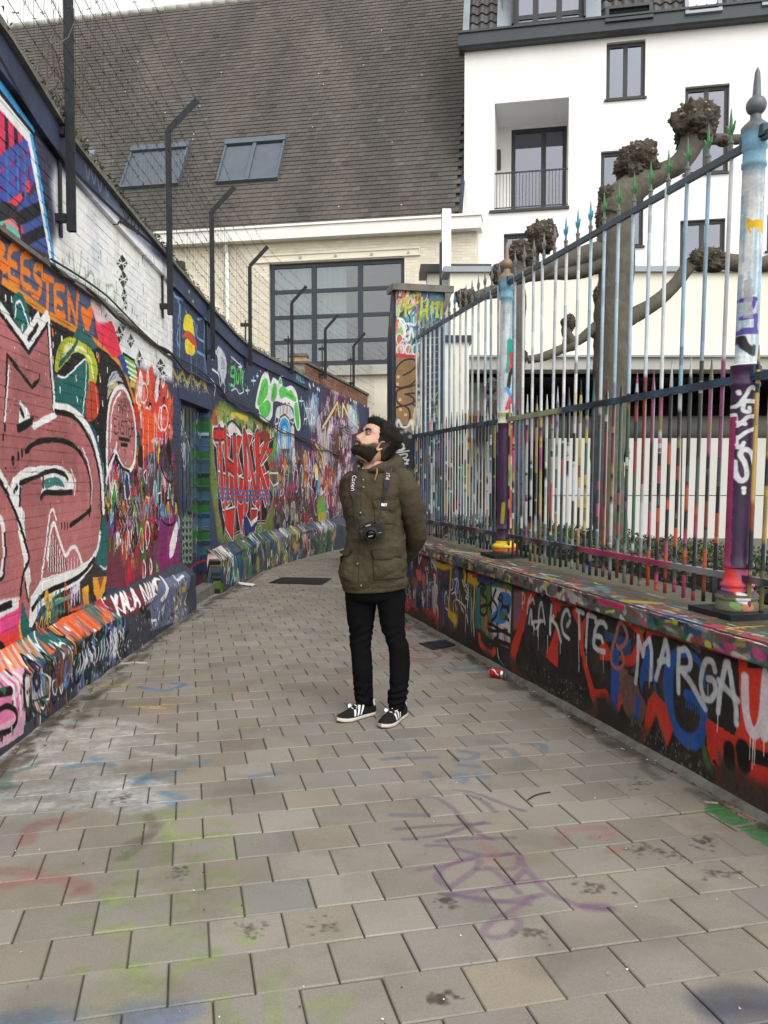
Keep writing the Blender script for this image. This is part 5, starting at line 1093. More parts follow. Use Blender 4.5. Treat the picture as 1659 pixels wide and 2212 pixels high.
def paver_material():
    # the concrete's own colour, then the worn spray paint laid over it by its coverage
    m = M_paver; t = m.node_tree; L = t.links.new
    tx = [n for n in t.nodes if n.type == 'TEX_IMAGE'][0]
    mul = tx.outputs['Color'].links[0].to_node
    colr = mul.inputs[7].links[0].from_socket
    mul.blend_type = 'MIX'
    L(colr, mul.inputs[6]); L(tx.outputs['Color'], mul.inputs[7]); L(tx.outputs['Alpha'], mul.inputs[0])
paver_material()
M_joint = mat('joint_soil', (.055, .048, .034), (.10, .09, .062), scale=14, rough=.95, bump=.6, bscale=80)
M_ground = mat('ground_soil', (.09, .085, .075), (.14, .13, .11), scale=4, rough=.95)
M_navy = mat('navy_paint', (.022, .028, .045), (.032, .04, .06), scale=5, rough=.5, bump=.3, bscale=60, dirt=(.06, .06, .055), dirt_scale=3, dirt_amt=.3, dist=.006)
M_stonecap = mat('stone_cap', (.10, .10, .09), (.19, .18, .16), scale=9, rough=.9, bump=.8, bscale=40, dirt=(.035, .045, .02), dirt_scale=5, dirt_amt=.8)
M_moss = mat('moss', (.035, .05, .015), (.07, .075, .03), scale=30, rough=1)
M_darkiron = mat('dark_iron', (.010, .013, .017), (.018, .022, .028), scale=12, spec=.3, rough=.6, bump=.15, bscale=90, dirt=(.10, .07, .05), dirt_scale=9, dirt_amt=.2)
M_wire = mat('wire', (.03, .03, .03), (.06, .05, .045), scale=30, rough=.6, metal=.3)
M_cable = mat('black_cable', (.012, .012, .013), (.02, .02, .02), rough=.5)
M_redbrick = mat('red_brick', (.19, .075, .045), (.27, .12, .075), scale=14, rough=.85, bump=.4, bscale=90, vcol=True, dirt=(.12, .09, .07), dirt_scale=4, dirt_amt=.4)
M_mortar = mat('mortar', (.22, .2, .17), (.3, .27, .23), scale=20, rough=.95)
M_orange = mat('orange_render', (.5, .3, .15), (.55, .35, .18), scale=3, rough=.85, bump=.2)

# ------------------------------------------------------------------ the ground and its pavers
gb = MB()
Ys = [-40, 0, 5, 10, 15, 20, 24, 26, 60, 400]
gb.grid([[np.array([x, y, gz(max(-4, min(y, 24))) - .007]) for x in (-300, -20, -5, 0, 5, 20, 300)] for y in Ys], flip=True)
ground = gb.build('ground', M_joint, kind='structure')

PR, PA = .2275, .2095                                   # paver length across, depth along
JO = .0052
def paver_geo(mb, a0, a1, r0, r1, rng, tint):
    c = [(a0, r0), (a1, r0), (a1, r1), (a0, r1)]
    am, rm = (a0 + a1) / 2, (r0 + r1) / 2
    dz = rng.normal(0, .0013); ta, tr = rng.normal(0, .006), rng.normal(0, .006)
    b = .0035; V = []; UV = []
    for k, (ins, dd) in enumerate(((b, 0), (0, -b), (0, -.03))):
        for a, r in c:
            a_ = a + (ins if a < am else -ins); r_ = r + (ins if r < rm else -ins)
            p = ar(a_, r_); p[2] = gz(p[1]) + dz + ta * (a_ - am) + tr * (r_ - rm) + dd
            V.append(p); UV.append(cv_G.uv(p[0], p[1]))
    F = [(0, 1, 2, 3)[::-1]] + [(q, (q + 1) % 4, 4 + (q + 1) % 4, 4 + q) for q in range(4)] + [(4 + q, 4 + (q + 1) % 4, 8 + (q + 1) % 4, 8 + q) for q in range(4)]
    mb.add(V, F, 0, UV, tint)
def left_edge(Y): return float(np.interp(Y, WL[:, 1], WL[:, 0])) + .02
rows = []
GR = [(onplane(590 - 8, 1249, (0, 4.84, 0), (0, .017, 1)), onplane(722, 1263, (0, 4.84, 0), (0, .017, 1)))]
drain_c = ground_at(655, 1257); plate_c = ground_at(938, 1392)
rng = np.random.default_rng(3)
a_start = 1.5395
cells = []
for i in range(120):
    a0 = a_start + i * PA
    off = (i % 2) * PR / 2 + rng.normal(0, .002)
    for j in range(-26, 26):
        r0 = .0565 + JO / 2 + j * PR + off; r1 = r0 + PR - JO
        near_ = ar(a0, r0)[1] < 9.9
        if near_ and r0 > R_WALL - .03: continue
        if near_: r1 = min(r1, R_WALL - .012)
        if r1 - r0 < .03: continue
        c = ar(a0 + PA / 2, (r0 + r1) / 2)
        if c[1] < 1.3 or c[1] > 23 or c[0] < left_edge(c[1]) - .12: continue
        # skip what lies wholly outside the picture at the sides
        if abs(c[0]) > c[1] * .4634 + 1.2: continue
        cells.append((c[1] + (99 if abs(c[0]) > c[1] * .4634 + .12 or c[1] < 1.95 else 0), a0, a0 + PA - JO, r0, r1))
cells.sort(key=lambda q: q[0])
def tint():
    k = rng.normal(1, .08); w = rng.normal(0, .018)
    if rng.random() < .15: w += .025
    return (k * (1 + w), k, k * (1 - 1.4 * w))
far = MB()
for n, (Y, a0, a1, r0, r1) in enumerate(cells):
    if abs(ar((a0 + a1) / 2, 0)[1]) < 0: pass
    if n < 300:
        mb = MB(); paver_geo(mb, a0, a1, r0, r1, rng, tint()); mb.build('paver', M_paver, ground)
    else: paver_geo(far, a0, a1, r0, r1, rng, tint())
far.build('paver_field', M_paver, ground, kind='stuff')

# ------------------------------------------------------------------ left wall
BR_H, BR_L = .068, .225
wall = thing('painted_brick_wall', 'tall graffiti covered brick wall curving along the left side of the alley', 'wall', tuple(wl(SD0)))
def wpt(s, z, o=0.): return wl(s) + wn(s) * o + ZZ * z
SPLIT = lw_hit(664, 900)[0]
core = MB()
def strip(mb, s0, s1, z0f, z1f, o, step=.35, uvc=cv_L, back=.3, col=None):
    n = max(2, int((s1 - s0) / step) + 1); ss = np.linspace(s0, s1, n)
    P = [[wpt(s, z0f(s), o), wpt(s, z1f(s), o)] for s in ss]
    UV = [[uvc.uv(s, z0f(s)), uvc.uv(s, z1f(s))] for s in ss]
    mb.grid(P, 0, UV, flip=True)
    PT = [[wpt(s, z1f(s), o), wpt(s, z1f(s), o - back)] for s in ss]
    mb.grid(PT, 0, [[uvc.uv(s, z1f(s))] * 2 for s in ss], flip=True)
    PB = [[wpt(s, z0f(s), o - back), wpt(s, z0f(s), o)] for s in ss]
    mb.grid(PB, 0, [[uvc.uv(s, z0f(s))] * 2 for s in ss], flip=True)
    for s, fl in ((s0, False), (s1, True)):
        mb.grid([[wpt(s, z0f(s), o - back), wpt(s, z1f(s), o - back)], [wpt(s, z0f(s), o), wpt(s, z1f(s), o)]], 0, [[uvc.uv(s, z0f(s)), uvc.uv(s, z1f(s))]] * 2, flip=not fl)
Zb = lambda s: -.45
strip(core, SL0, SD0, Zb, lambda s: ztop(s) - .02, -.0026)
strip(core, SD0 + .001, SD1 - .001, lambda s: ZD, lambda s: ztop(s) - .02, -.0026)
strip(core, SD1, SPLIT, Zb, lambda s: ztop(s) - .02, -.0026)
strip(core, SPLIT + .001, SL1, Zb, lambda s: ztop(s), -.0026)
core.build('wall_core', M_wall, wall)
# bricks, painted over: 300 nearest by themselves, the rest as one mass
def brick_geo(mb, s0, s1, z0, z1, rng, uvc=cv_L):
    d = rng.normal(0, .0008); o0 = d + rng.normal(0, .0006); o1 = d + rng.normal(0, .0006)
    s0, s1 = s0 + abs(rng.normal(0, .0015)), s1 - abs(rng.normal(0, .0015))
    ch = .003
    P = [wpt(s0, z0, -.02), wpt(s1, z0, -.02), wpt(s1, z1, -.02), wpt(s0, z1, -.02),
         wpt(s0 + ch, z0 + ch, o0), wpt(s1 - ch, z0 + ch, o1), wpt(s1 - ch, z1 - ch, o1), wpt(s0 + ch, z1 - ch, o0)]
    U = [uvc.uv(s0, z0), uvc.uv(s1, z0), uvc.uv(s1, z1), uvc.uv(s0, z1)] * 2
    mb.add(P, [(4, 5, 6, 7), (0, 1, 5, 4), (1, 2, 6, 5), (2, 3, 7, 6), (3, 0, 4, 7)], 0, U)
bricks = []
i = 0; z = .36
while z < 3.9:
    off = (i % 2) * BR_L / 2
    s = SL0 - BR_L + off
    while s < SL1 - BR_L:
        a, b = s, s + BR_L - .006
        top = ztop(s + .1) - (.25 if s < SPLIT else .03)
        if a > SL0 and z + BR_H < top and z > PLS - .1:
            if z < ZD and b > SD0 and a < SD1:
                if a < SD0 - .05: bricks.append((a, SD0 - .002, z))
                elif b > SD1 + .05: bricks.append((SD1 + .002, b, z))
            else: bricks.append((a, b, z))
        s += BR_L
    i += 1; z += BR_H
def bsize(q):
    p = wpt((q[0] + q[1]) / 2, q[2]); px = abs(p[0]) / p[1]
    vis = px < .47 and abs(q[2] - CAM_Z) / p[1] < .64
    return (0 if vis else 1, p[1])
bricks.sort(key=bsize)
rest = MB(); rng = np.random.default_rng(5)
for n, (a, b, z) in enumerate(bricks):
    if bsize((a, b, z))[0] and wl(a)[1] < 3.4: continue
    if n < 300:
        mb = MB(); brick_geo(mb, a, b, z, z + BR_H - .006, rng); mb.build('brick', M_wall, wall)
    else: brick_geo(rest, a, b, z, z + BR_H - .006, rng)
rest.build('brick_field', M_wall, wall, kind='stuff')
# navy band under the coping, the coping and its moss
band = MB()
def sweep(mb, s0, s1, prof, step=.35, uvf=None):
    ss = np.linspace(s0, s1, max(2, int((s1 - s0) / step)))
    rings = [[wpt(s, z, o) for o, z in prof(s)] for s in ss]
    uv = [[uvf(s, o, z) for o, z in prof(s)] for s in ss] if uvf else None
    mb.loft(rings, True, True, True, 0, [q for r in uv for q in r] if uv else None)
sweep(band, SL0, SPLIT - .01, lambda s: [(-.2, ztop(s) - .25), (.035, ztop(s) - .25), (.035, ztop(s) - .05), (-.2, ztop(s) - .05)], uvf=lambda s, o, z: cv_L.uv(s, z))
band.build('parapet_band', M_wall, wall, fix=True)
cp_ = MB()
sweep(cp_, SL0, SPLIT - .005, lambda s: [(-.24, ztop(s) - .05), (.07, ztop(s) - .05), (.065, ztop(s) - .005 + .012 * math.sin(s * 9)), (-.1, ztop(s) + .05), (-.24, ztop(s) + .02)], step=.12)
cp_.build('coping', M_stonecap, wall, fix=True)
ms = MB(); rr = np.random.default_rng(8)
for k in range(2600):
    s = rr.uniform(SL0, SPLIT) if k % 3 else rr.uniform(lw_hit(60, 160)[0], lw_hit(400, 600)[0])
    c = wpt(s, ztop(s) + rr.uniform(-.02, .05), rr.uniform(-.05, .08)); L = rr.uniform(.015, .06)
    d = rr.normal(0, 1, 3); d[2] = abs(d[2]) * rr.choice([-.6, 1]); d /= np.linalg.norm(d); e = np.cross(d, rr.normal(0, 1, 3)); e /= np.linalg.norm(e)
    ms.add([c - e * .008, c + e * .008, c + d * L], [(0, 1, 2)])
ms.build('moss', M_moss, wall, kind='stuff')
# ledge (two brick courses standing out, broken away in places) and the cable that carries on from it
lg = MB(); s = lw_hit(-60, 480)[0]; e = lw_hit(372, 776)[0]; rng = np.random.default_rng(2)
while s < e:
    L = rng.uniform(.1, .3); z = zledge(s); o = rng.uniform(.012, .04)
    n = wn(s); t = wl(s + L) - wl(s); zz = np.array([0, 0, zledge(s + L) - z])
    lg.obox(wpt(s, z - .02, -.01), t + zz, n * (o + .01), ZZ * rng.uniform(.02, .04), uv=[cv_L.uv(s, z)] * 8)
    s += L + rng.uniform(.0, .03)
lg.build('ledge', M_stonecap, wall)
cb = MB(); ss = np.arange(lw_hit(100, 560)[0], lw_hit(735, 985)[0], .18)
cb.tube([wpt(s, zledge(s) + .03 * math.sin(s * 2.3) + .02 * math.sin(s * 5.1) - .02, .035 + .01 * math.sin(s * 3)) for s in ss], .013, 6)
cb.tube([wpt(s, zledge(s) + .03 * math.sin(s * 1.7 + 1) + .03, .03) for s in ss], .008, 5)
cb.build('cable', M_cable, wall, smooth=True)
# battered plinth, in two lengths either side of the door
def plinth(s0, s1, name='plinth'):
    mb = MB(); n = max(4, int((s1 - s0) / .09)); ss = np.linspace(s0, s1, n)
    prof = [(PLO, -.42), (PLO, -.25), (PLO, -.12), (PLO, 0), (PLO, .08), (PLO, .16), (PLO, .24), (PLO, PLH - .035), (PLO - .006, PLH + .002), (PLO * .72, PLH + .28 * (PLS - PLH)), (PLO * .4, PLH + .6 * (PLS - PLH)), (.012, PLS - .014), (-.012, PLS + .02), (-.03, PLS + .02)]
    rings, uvs = [], []
    for s in ss:
        g = s_ground(s); row = []; ur = []
        for k, (o, h) in enumerate(prof):
            p = wpt(s, h, o)
            w = mnoise.noise(Vector((s * 3.1, h * 7, 1.3))) * .014 + mnoise.noise(Vector((s * 11, h * 19, 4))) * .008
            if h < g + .01: w = 0
            if h < PLH - .03 and mnoise.noise(Vector((s * 2.2, h * 5, 9))) > .28: w -= .02
            row.append(p + wn(s) * w + ZZ * w * .4); ur.append(cv_P.uv(s, h))
        row.append(wpt(s, -.42, -.03)); ur.append(cv_P.uv(s, 0))
        rings.append(row); uvs.extend(ur)
    mb.loft(rings, True, True, True, 0, uvs)
    o = mb.build(name, M_plinth, wall, fix=True); auto_smooth(o, 35); return o
plinth(SL0, SD0 + .02)
plinth(SD1 - .02, SL1)
# the door in its recess
door = MB()
dz0 = s_ground(SD0) + .12
dw = (SD1 - SD0) / 2 - .004
for k in range(2):
    a = SD0 + .002 + k * (dw + .006)
    P0 = wpt(a, dz0, -DREC); t = wl(a + dw) - wl(a); n = wn(a)
    uv = [cv_D.uv(a, dz0), cv_D.uv(a + dw, dz0), cv_D.uv(a + dw, dz0), cv_D.uv(a, dz0), cv_D.uv(a, ZD), cv_D.uv(a + dw, ZD), cv_D.uv(a + dw, ZD), cv_D.uv(a, ZD)]
    mb = MB(); mb.obox(P0, t, -n * .04, ZZ * (ZD - dz0 - .004), uv=uv)
    for q in np.linspace(.12, .88, 4):
        mb.obox(P0 + t * q - t * .008 + n * .0005, t * .016, n * .007, ZZ * (ZD - dz0 - .05) , uv=[cv_D.uv(a + dw * q, dz0)] * 4 + [cv_D.uv(a + dw * q, ZD)] * 4)
    d = mb.build('door_leaf', M_door, wall, fix=True)
    if k == 0:
        h = MB(); h.lathe([(.0, -.03), (.022, -.03), (.028, -.01), (.022, .012), (0, .02)], (0, 0, 0), 10)
        hp = wpt(a + dw - .07, dz0 + .95, -DREC + .04)
        h.v = [tuple(hp + wn(a) * v[2] + ZZ * v[0] + np.array([0, 1, 0]) * v[1]) for v in h.v]
        h.build('door_knob', M_darkiron, d, smooth=True)
st = MB(); st.obox(wpt(SD0 + .002, s_ground(SD0) - .1, -.3), wl(SD1 - .002) - wl(SD0 + .002), wn(SD0) * .36, ZZ * (.1 + .115))
st.build('doorstep', M_stonecap, wall, fix=True)
li = MB(); li.obox(wpt(SD0 - .12, ZD, -.02), wl(SD1 + .12) - wl(SD0 - .12), wn(SD0) * .035, ZZ * .11, uv=[cv_L.uv(SD0, ZD + .05)] * 8)
li.build('lintel', M_wall, wall, fix=True)
jm = MB(); q0 = wpt(SD1 - .003, 1, 0); X_, Y_ = 829.5 + FPX * q0[0] / q0[1], 1000
u_out = lw_hit(X_, Y_, -DREC)[0]
for k in range(1): jm.grid([[wpt(SD1 - .003, z, -DREC) for z in (dz0, ZD)], [wpt(SD1 - .003, z, .001) for z in (dz0, ZD)]], 0, [[cv_D.uv(SD1, z) for z in (dz0, ZD)], [cv_D.uv(u_out, z) for z in (dz0, ZD)]])
jm.build('door_jamb', M_door, wall)
back = MB(); back.obox(wpt(SD0 - .1, -.4, -DREC - .05), wl(SD1 + .1) - wl(SD0 - .1), -wn(SD0) * .1, ZZ * 3)
back.build('recess_back', M_navy, wall, fix=True)

# red brick garden wall and rendered stub that stand on the far end of it
rbw = thing('brick_wall', 'bare red brick wall standing on top of the far end of the graffiti wall', 'wall', tuple(wpt(SPLIT, 3)))
RBT = [(664, 782), (705, 803), (760, 832), (830, 868)]
_rt = [lw_hit(*p, -.05) for p in RBT]
rtop = lambda s: float(np.interp(s, [p[0] for p in _rt], [p[1] for p in _rt]))
c0 = MB(); strip(c0, SPLIT + .01, SL1, lambda s: ztop(s) + .003, lambda s: rtop(s) - .06, -.06)
c0.build('mortar_core', M_mortar, rbw)
n = 0; mass = MB(); rng = np.random.default_rng(4)
for i in range(40):
    z = 2.7 + i * .068; s = SPLIT + .012 - (i % 2) * .11
    while s < SL1 - .2:
        a, b = max(s, SPLIT + .012), s + .21
        if z > ztop(a) - .02 and z + .06 < rtop(b) - .05 and b - a > .05:
            k = rng.uniform(.7, 1.2); col = (k, k * rng.uniform(.9, 1.1), k)
            mb = MB() if n < 300 else mass
            mb.obox(wpt(a, z, -.10), wl(b) - wl(a), wn(a) * .052, ZZ * .058, col=col)
            if n < 300: mb.build('brick', M_redbrick, rbw, fix=True)
            n += 1
        s += .22
mass.v and mass.build('brick_field', M_redbrick, rbw, kind='stuff', fix=True)
cc = MB(); sweep(cc, SPLIT - .02, SL1, lambda s: [(-.3, rtop(s) - .05), (.0, rtop(s) - .05), (.0, rtop(s)), (-.3, rtop(s))])
cc.build('coping', M_stonecap, rbw, fix=True)
p0 = wpt(SPLIT - .03, ztop(SPLIT) - .1, -.3)
q0, q1 = atY(628, 770, p0[1] + .1), atY(662, 770, p0[1] + .1)
sb = MB(); sb.obox((q0[0], p0[1] + .1, 3.2), (q1[0] - q0[0], 0, 0), (0, .3, 0), (0, 0, q0[2] - 3.2))
sb.build('rendered_end', M_orange, rbw, fix=True)
sb = MB(); sb.obox((q0[0] - .04, p0[1] + .06, q0[2] + .002), (q1[0] - q0[0] + .06, 0, 0), (0, .38, 0), (0, 0, .06)); sb.build('end_coping', M_stonecap, rbw, fix=True)
# ------------------------------------------------------------------ right side: low rendered wall, coping, pillar
low = thing('low_wall', 'low black and red graffiti wall under the iron railing on the right of the alley', 'wall', tuple(ar(5, R_WALL)))
lb = MB(); aa = np.linspace(RA0, PIL_A + .02, 90); zz = np.linspace(-.22, .655, 12)
P, U = [], []
for a in aa:
    row, ur = [], []
    for z in zz:
        w = mnoise.noise(Vector((a * 2.1, z * 5, 3))) * .006 + mnoise.noise(Vector((a * 9, z * 14, 7))) * .003
        row.append(ar(a, R_WALL + w, z)); ur.append(cv_R.uv(a, z))
    row.append(ar(a, R_WALL + .55, .655)); ur.append(cv_R.uv(a, .65))
    P.append(row); U.append(ur)
lb.grid(P, 0, U)
lb.obox(ar(RA0, R_WALL + .03, -.3), AX * (PIL_A + .02 - RA0), RX * .5, ZZ * .94)
o = lb.build('wall_body', M_low, low, smooth=True)
ft = MB()                                               # narrow rough footing strip along the foot of the wall
P = []
for a in np.linspace(RA0, PIL_A, 70):
    g = gz(ar(a, R_WALL)[1]); w = mnoise.noise(Vector((a * 4, 0, 5))) * .008
    P.append([ar(a, R_WALL - .035 + w, g - .02), ar(a, R_WALL - .028 + w, g + .012 + w), ar(a, R_WALL - .004, g + .03 + w), ar(a, R_WALL + .01, g + .035)])
ft.grid(P); ft.build('footing', M_stonecap, low, smooth=True)
COPE_W = .66
joint = rw_uv(.04)(1540, 1374)[0]
edges = [joint + k * 1.28 for k in range(-2, 7)]
edges = [max(RA0, e) for e in edges if e < PIL_A - .1] + [PIL_A - .004]
for a0, a1 in zip(edges[:-1], edges[1:]):
    if a1 - a0 < .05: continue
    mb = MB(); n = 10; rings = []; uvs = []
    for a in np.linspace(a0 + .003, a1 - .003, n):
        w = mnoise.noise(Vector((a * 6, 2, 1))) * .006
        prof = [(R_WALL + .62, .66), (R_WALL - .036 + w, .66), (R_WALL - .042 + w, .668), (R_WALL - .042 + w * 1.4, .745), (R_WALL - .03 + w, .757 + w * .5), (R_WALL + .1, .762), (R_WALL + .62, .762)]
        rings.append([ar(a, r, z) for r, z in prof])
        uvs += [cv_T.uv(a, r - (R_WALL - .04)) if z > .75 else cv_R.uv(a, z) for r, z in prof]
    k = len(prof)
    F0 = [(i * k + j, i * k + j + 1, (i + 1) * k + j + 1, (i + 1) * k + j) for i in range(n - 1) for j in range(k - 1)]
    mi = [(1 if (j >= 4) else 0) for i in range(n - 1) for j in range(k - 1)]
    V = [p for r in rings for p in r]
    mb.add(V, [f for f, m in zip(F0, mi) if m == 0] + [tuple(range(k)), tuple(range((n - 1) * k, n * k))[::-1]], 0, uvs)
    mb.add(V, [f for f, m in zip(F0, mi) if m == 1], 1, uvs)
    o = mb.build('coping_slab', [M_low, M_cope], low, fix=True); auto_smooth(o, 30)

pil = thing('gate_pillar', 'square graffiti pillar with dark stone cap where the iron railing ends', 'pillar', tuple(ar(PIL_A, PIL_R0)))
pb = MB(); D = .2
c = [(PIL_A, PIL_R0), (PIL_A, PIL_R1), (PIL_A + D, PIL_R1), (PIL_A + D, PIL_R0)]
for k in range(4):
    (a0, r0), (a1, r1) = c[k], c[(k + 1) % 4]
    n = 14; P = []; U = []
    for i, q in enumerate(np.linspace(0, 1, 6)):
        row = []; ur = []
        for z in np.linspace(-.3, PIL_Z, 30):
            w = mnoise.noise(Vector((a0 * 3 + q * 4, z * 4, k))) * .006 * (1 if 0 < i < 5 else 0)
            nn = [-AX, RX, AX, -RX][k]
            row.append(ar(a0 + (a1 - a0) * q, r0 + (r1 - r0) * q, z) + nn * w)
            uu = r0 + (r1 - r0) * q if k in (0, 2) else PIL_R0 + .02 + .16 * q
            ur.append(cv_F.uv(uu, z))
        P.append(row); U.append(ur)
    pb.grid(P, 0, U)
o = pb.build('pillar_body', M_pil, pil, smooth=False, fix=True)
pc = MB(); pc.obox(ar(PIL_A - .05, PIL_R0 - .045, PIL_Z), AX * (D + .1), RX * (PIL_R1 - PIL_R0 + .15), ZZ * .075)
pc.prism([ar(PIL_A - .04, PIL_R1 + .002, PIL_Z - .002), ar(PIL_A - .04, PIL_R1 + .085, PIL_Z - .002), ar(PIL_A - .04, PIL_R1 + .002, PIL_Z - .24)], AX * (D + .08))
pc.build('pillar_cap', M_stonecap, pil, fix=True)
sd_ = MB()                                              # raking board along its alley side
za, zb_ = PIL_Z - .003, atY(836, 745, 9.75)[2]
sd_.prism([ar(PIL_A + .03, PIL_R0 - .002, -.2), ar(PIL_A + .03, PIL_R0 - .002, za), ar(PIL_A + .08, PIL_R0 - .002, za), ar(PIL_A + .27, PIL_R0 - .002, zb_), ar(PIL_A + .27, PIL_R0 - .002, -.2)], -RX * .035, uv=[cv_F.uv(u_, z_) for u_, z_ in ((PIL_R1 - .03, 0), (PIL_R1 - .03, 2.3), (PIL_R1 - .06, 2.3), (PIL_R1 - .2, 2.2), (PIL_R1 - .2, 0))])
sd_.build('side_buttress', M_pil, pil, fix=True)
# the wall that carries on behind the pillar
bw = MB(); bw.obox(ar(PIL_A + D + .002, PIL_R0 + .10, -.4), AX * .9, RX * .3, ZZ * 2.2)
bw.build('return_wall', M_pil, pil, fix=True)

# ------------------------------------------------------------------ iron railing
M_rail = mat('railing_paint', (.92, .92, .92), (1, 1, 1), scale=20, rough=.45, bump=.25, bscale=70, vcol=True, dirt=(.06, .05, .045), dirt_scale=14, dirt_amt=.25, dist=.003)
M_postn = mat('near_post', (.95, .95, .95), W1, scale=20, rough=.45, bump=.3, bscale=60, img=IM_O, dist=.004)
M_postf = mat('far_post', (.95, .95, .95), W1, scale=20, rough=.45, bump=.3, bscale=60, img=IM_Q, dist=.004)
rl = thing('iron_railing', 'tall spiked iron railing on the low wall, pale blue above and paint splashed below', 'railing', tuple(ar(6, R_FENCE, .76)))
rng = np.random.default_rng(21)
PALE = [(196, 212, 224), (212, 221, 230), (176, 202, 220), (222, 228, 234), (150, 184, 208), (206, 214, 222)]
LOWP = {0: [(28, 42, 66), (40, 80, 120), (70, 120, 160), (30, 34, 44), (150, 40, 45), (190, 200, 205), (70, 60, 130), (40, 110, 70), (170, 150, 60), (90, 170, 190), (36, 30, 36)],
        1: [(26, 26, 28), (200, 60, 140), (60, 60, 62), (30, 60, 110), (180, 190, 195), (40, 120, 80), (190, 60, 40), (150, 130, 60), (110, 90, 150), (36, 50, 60), (205, 205, 200)]}
def crisp(z):                                          # every paint band gets its own clean edge
    return np.array([v for i in range(len(z) - 1) for v in (z[i], z[i + 1] - (.0008 if rng.random() < .5 else min(.03, (z[i + 1] - z[i]) * .6)))] + [z[-1]])
def bandcols(zs, bay, frac, zr):
    if len(zs) > 4:
        o = bandcols_(zs[::2], bay, frac, zr); return [o[i // 2] for i in range(len(zs))]
def bandcols_(zs, bay, frac, zr):
    out = []; pal = LOWP[bay]; cur = pal[rng.integers(len(pal))]
    main = np.clip(np.array(MAINC[bay][min(15, int(frac * 16.4))], float) * rng.uniform(.8, 1.1), 10, 235)
    up = PALE[rng.integers(len(PALE))]
    for z in zs:
        if z > zr:
            c = np.array(up, float) * rng.uniform(.9, 1.06)
            if z < zr + .22 and rng.random() < .3: c = c * .6 + np.array(pal[rng.integers(len(pal))]) * .5
        else:
            if rng.random() < .3: cur = pal[rng.integers(len(pal))]
            c = np.array(main if rng.random() < (.62 if z > 1.25 else .4) else cur, float)
            g = c.mean(); c = g + (c - g) * .75
            if rng.random() < .12: c = np.array((30, 30, 34), float)
            elif rng.random() < .06: c = np.array((196, 204, 210), float)
            elif rng.random() < .3: c = c * .75 + np.array((60, 70, 80)) * .25
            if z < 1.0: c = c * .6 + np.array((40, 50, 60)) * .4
            if bay == 1 and frac > .75 and z < 1.5: c = np.array([(200, 90, 50), (180, 66, 120), (40, 34, 40), (150, 64, 46), (34, 34, 38), (90, 96, 100)][rng.integers(6)], float)
        out.append(tuple(np.array(lin(np.clip(c, 8, 240))) * .8))
    return out
ZM, ZT_, ZBt = 1.885, 2.985, .942
def fpt(a, r, z):                                     # the old railing leans a little outwards towards its near end
    p = ar(a, r, z); p[0] += .021 * min(1.1, max(0, (6.6 - a) / 3.1)) * (z - .76); return p
MAINC = {0: [(40, 96, 150), (30, 44, 70), (40, 56, 90), (60, 90, 140), (196, 204, 216), (120, 100, 170), (40, 60, 100), (190, 150, 160), (44, 112, 54), (40, 104, 50), (46, 116, 56), (214, 170, 70), (60, 130, 150), (36, 44, 60), (200, 206, 210), (60, 80, 100)],
         1: [(222, 176, 60), (34, 84, 164), (206, 212, 214), (218, 186, 70), (196, 206, 190), (70, 110, 130), (200, 206, 210), (214, 180, 70), (30, 80, 110), (150, 46, 48), (46, 120, 70), (180, 40, 46), (190, 70, 130), (30, 30, 36), (60, 70, 60), (190, 76, 140)]}
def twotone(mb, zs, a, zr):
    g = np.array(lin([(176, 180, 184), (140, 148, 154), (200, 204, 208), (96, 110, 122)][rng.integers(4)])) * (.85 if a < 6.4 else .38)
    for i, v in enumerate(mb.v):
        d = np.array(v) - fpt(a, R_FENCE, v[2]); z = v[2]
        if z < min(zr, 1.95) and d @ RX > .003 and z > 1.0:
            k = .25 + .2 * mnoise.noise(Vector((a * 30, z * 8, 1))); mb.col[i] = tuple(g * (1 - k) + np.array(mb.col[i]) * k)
def spear(parent, a, z, colr, big=1.0):
    mb = MB(); c = fpt(a, R_FENCE, z); k = big
    cc = tuple(np.array(lin(colr)) * .8); cg = tuple(np.array(lin((120, 125, 125))) * .6)
    mb.lathe([(.012, 0), (.0125, .03), (.0155, .034), (.0155, .044), (.008, .05), (.007, .085), (.0095, .115), (.0075, .15), (.0015, .205)], c, 8, col=[cg] * 5 + [cc] * 3 + [cg])
    for sgn in (-1, 1):
        d = AX * sgn
        q = [c + ZZ * .075 + d * .006, c + ZZ * .10 + d * .026, c + ZZ * .135 + d * .032, c + ZZ * .112 + d * .018, c + ZZ * .095 + d * .006]
        mb.prism([p - RX * .004 for p in q], RX * .008, col=cc)
    o = mb.build('spear_tip', M_rail, parent, smooth=False); return o
bays = [(PIL_A, 6.394, 16, 0), (6.394, 3.438, 16, 1), (3.438, .48, 16, 1)]
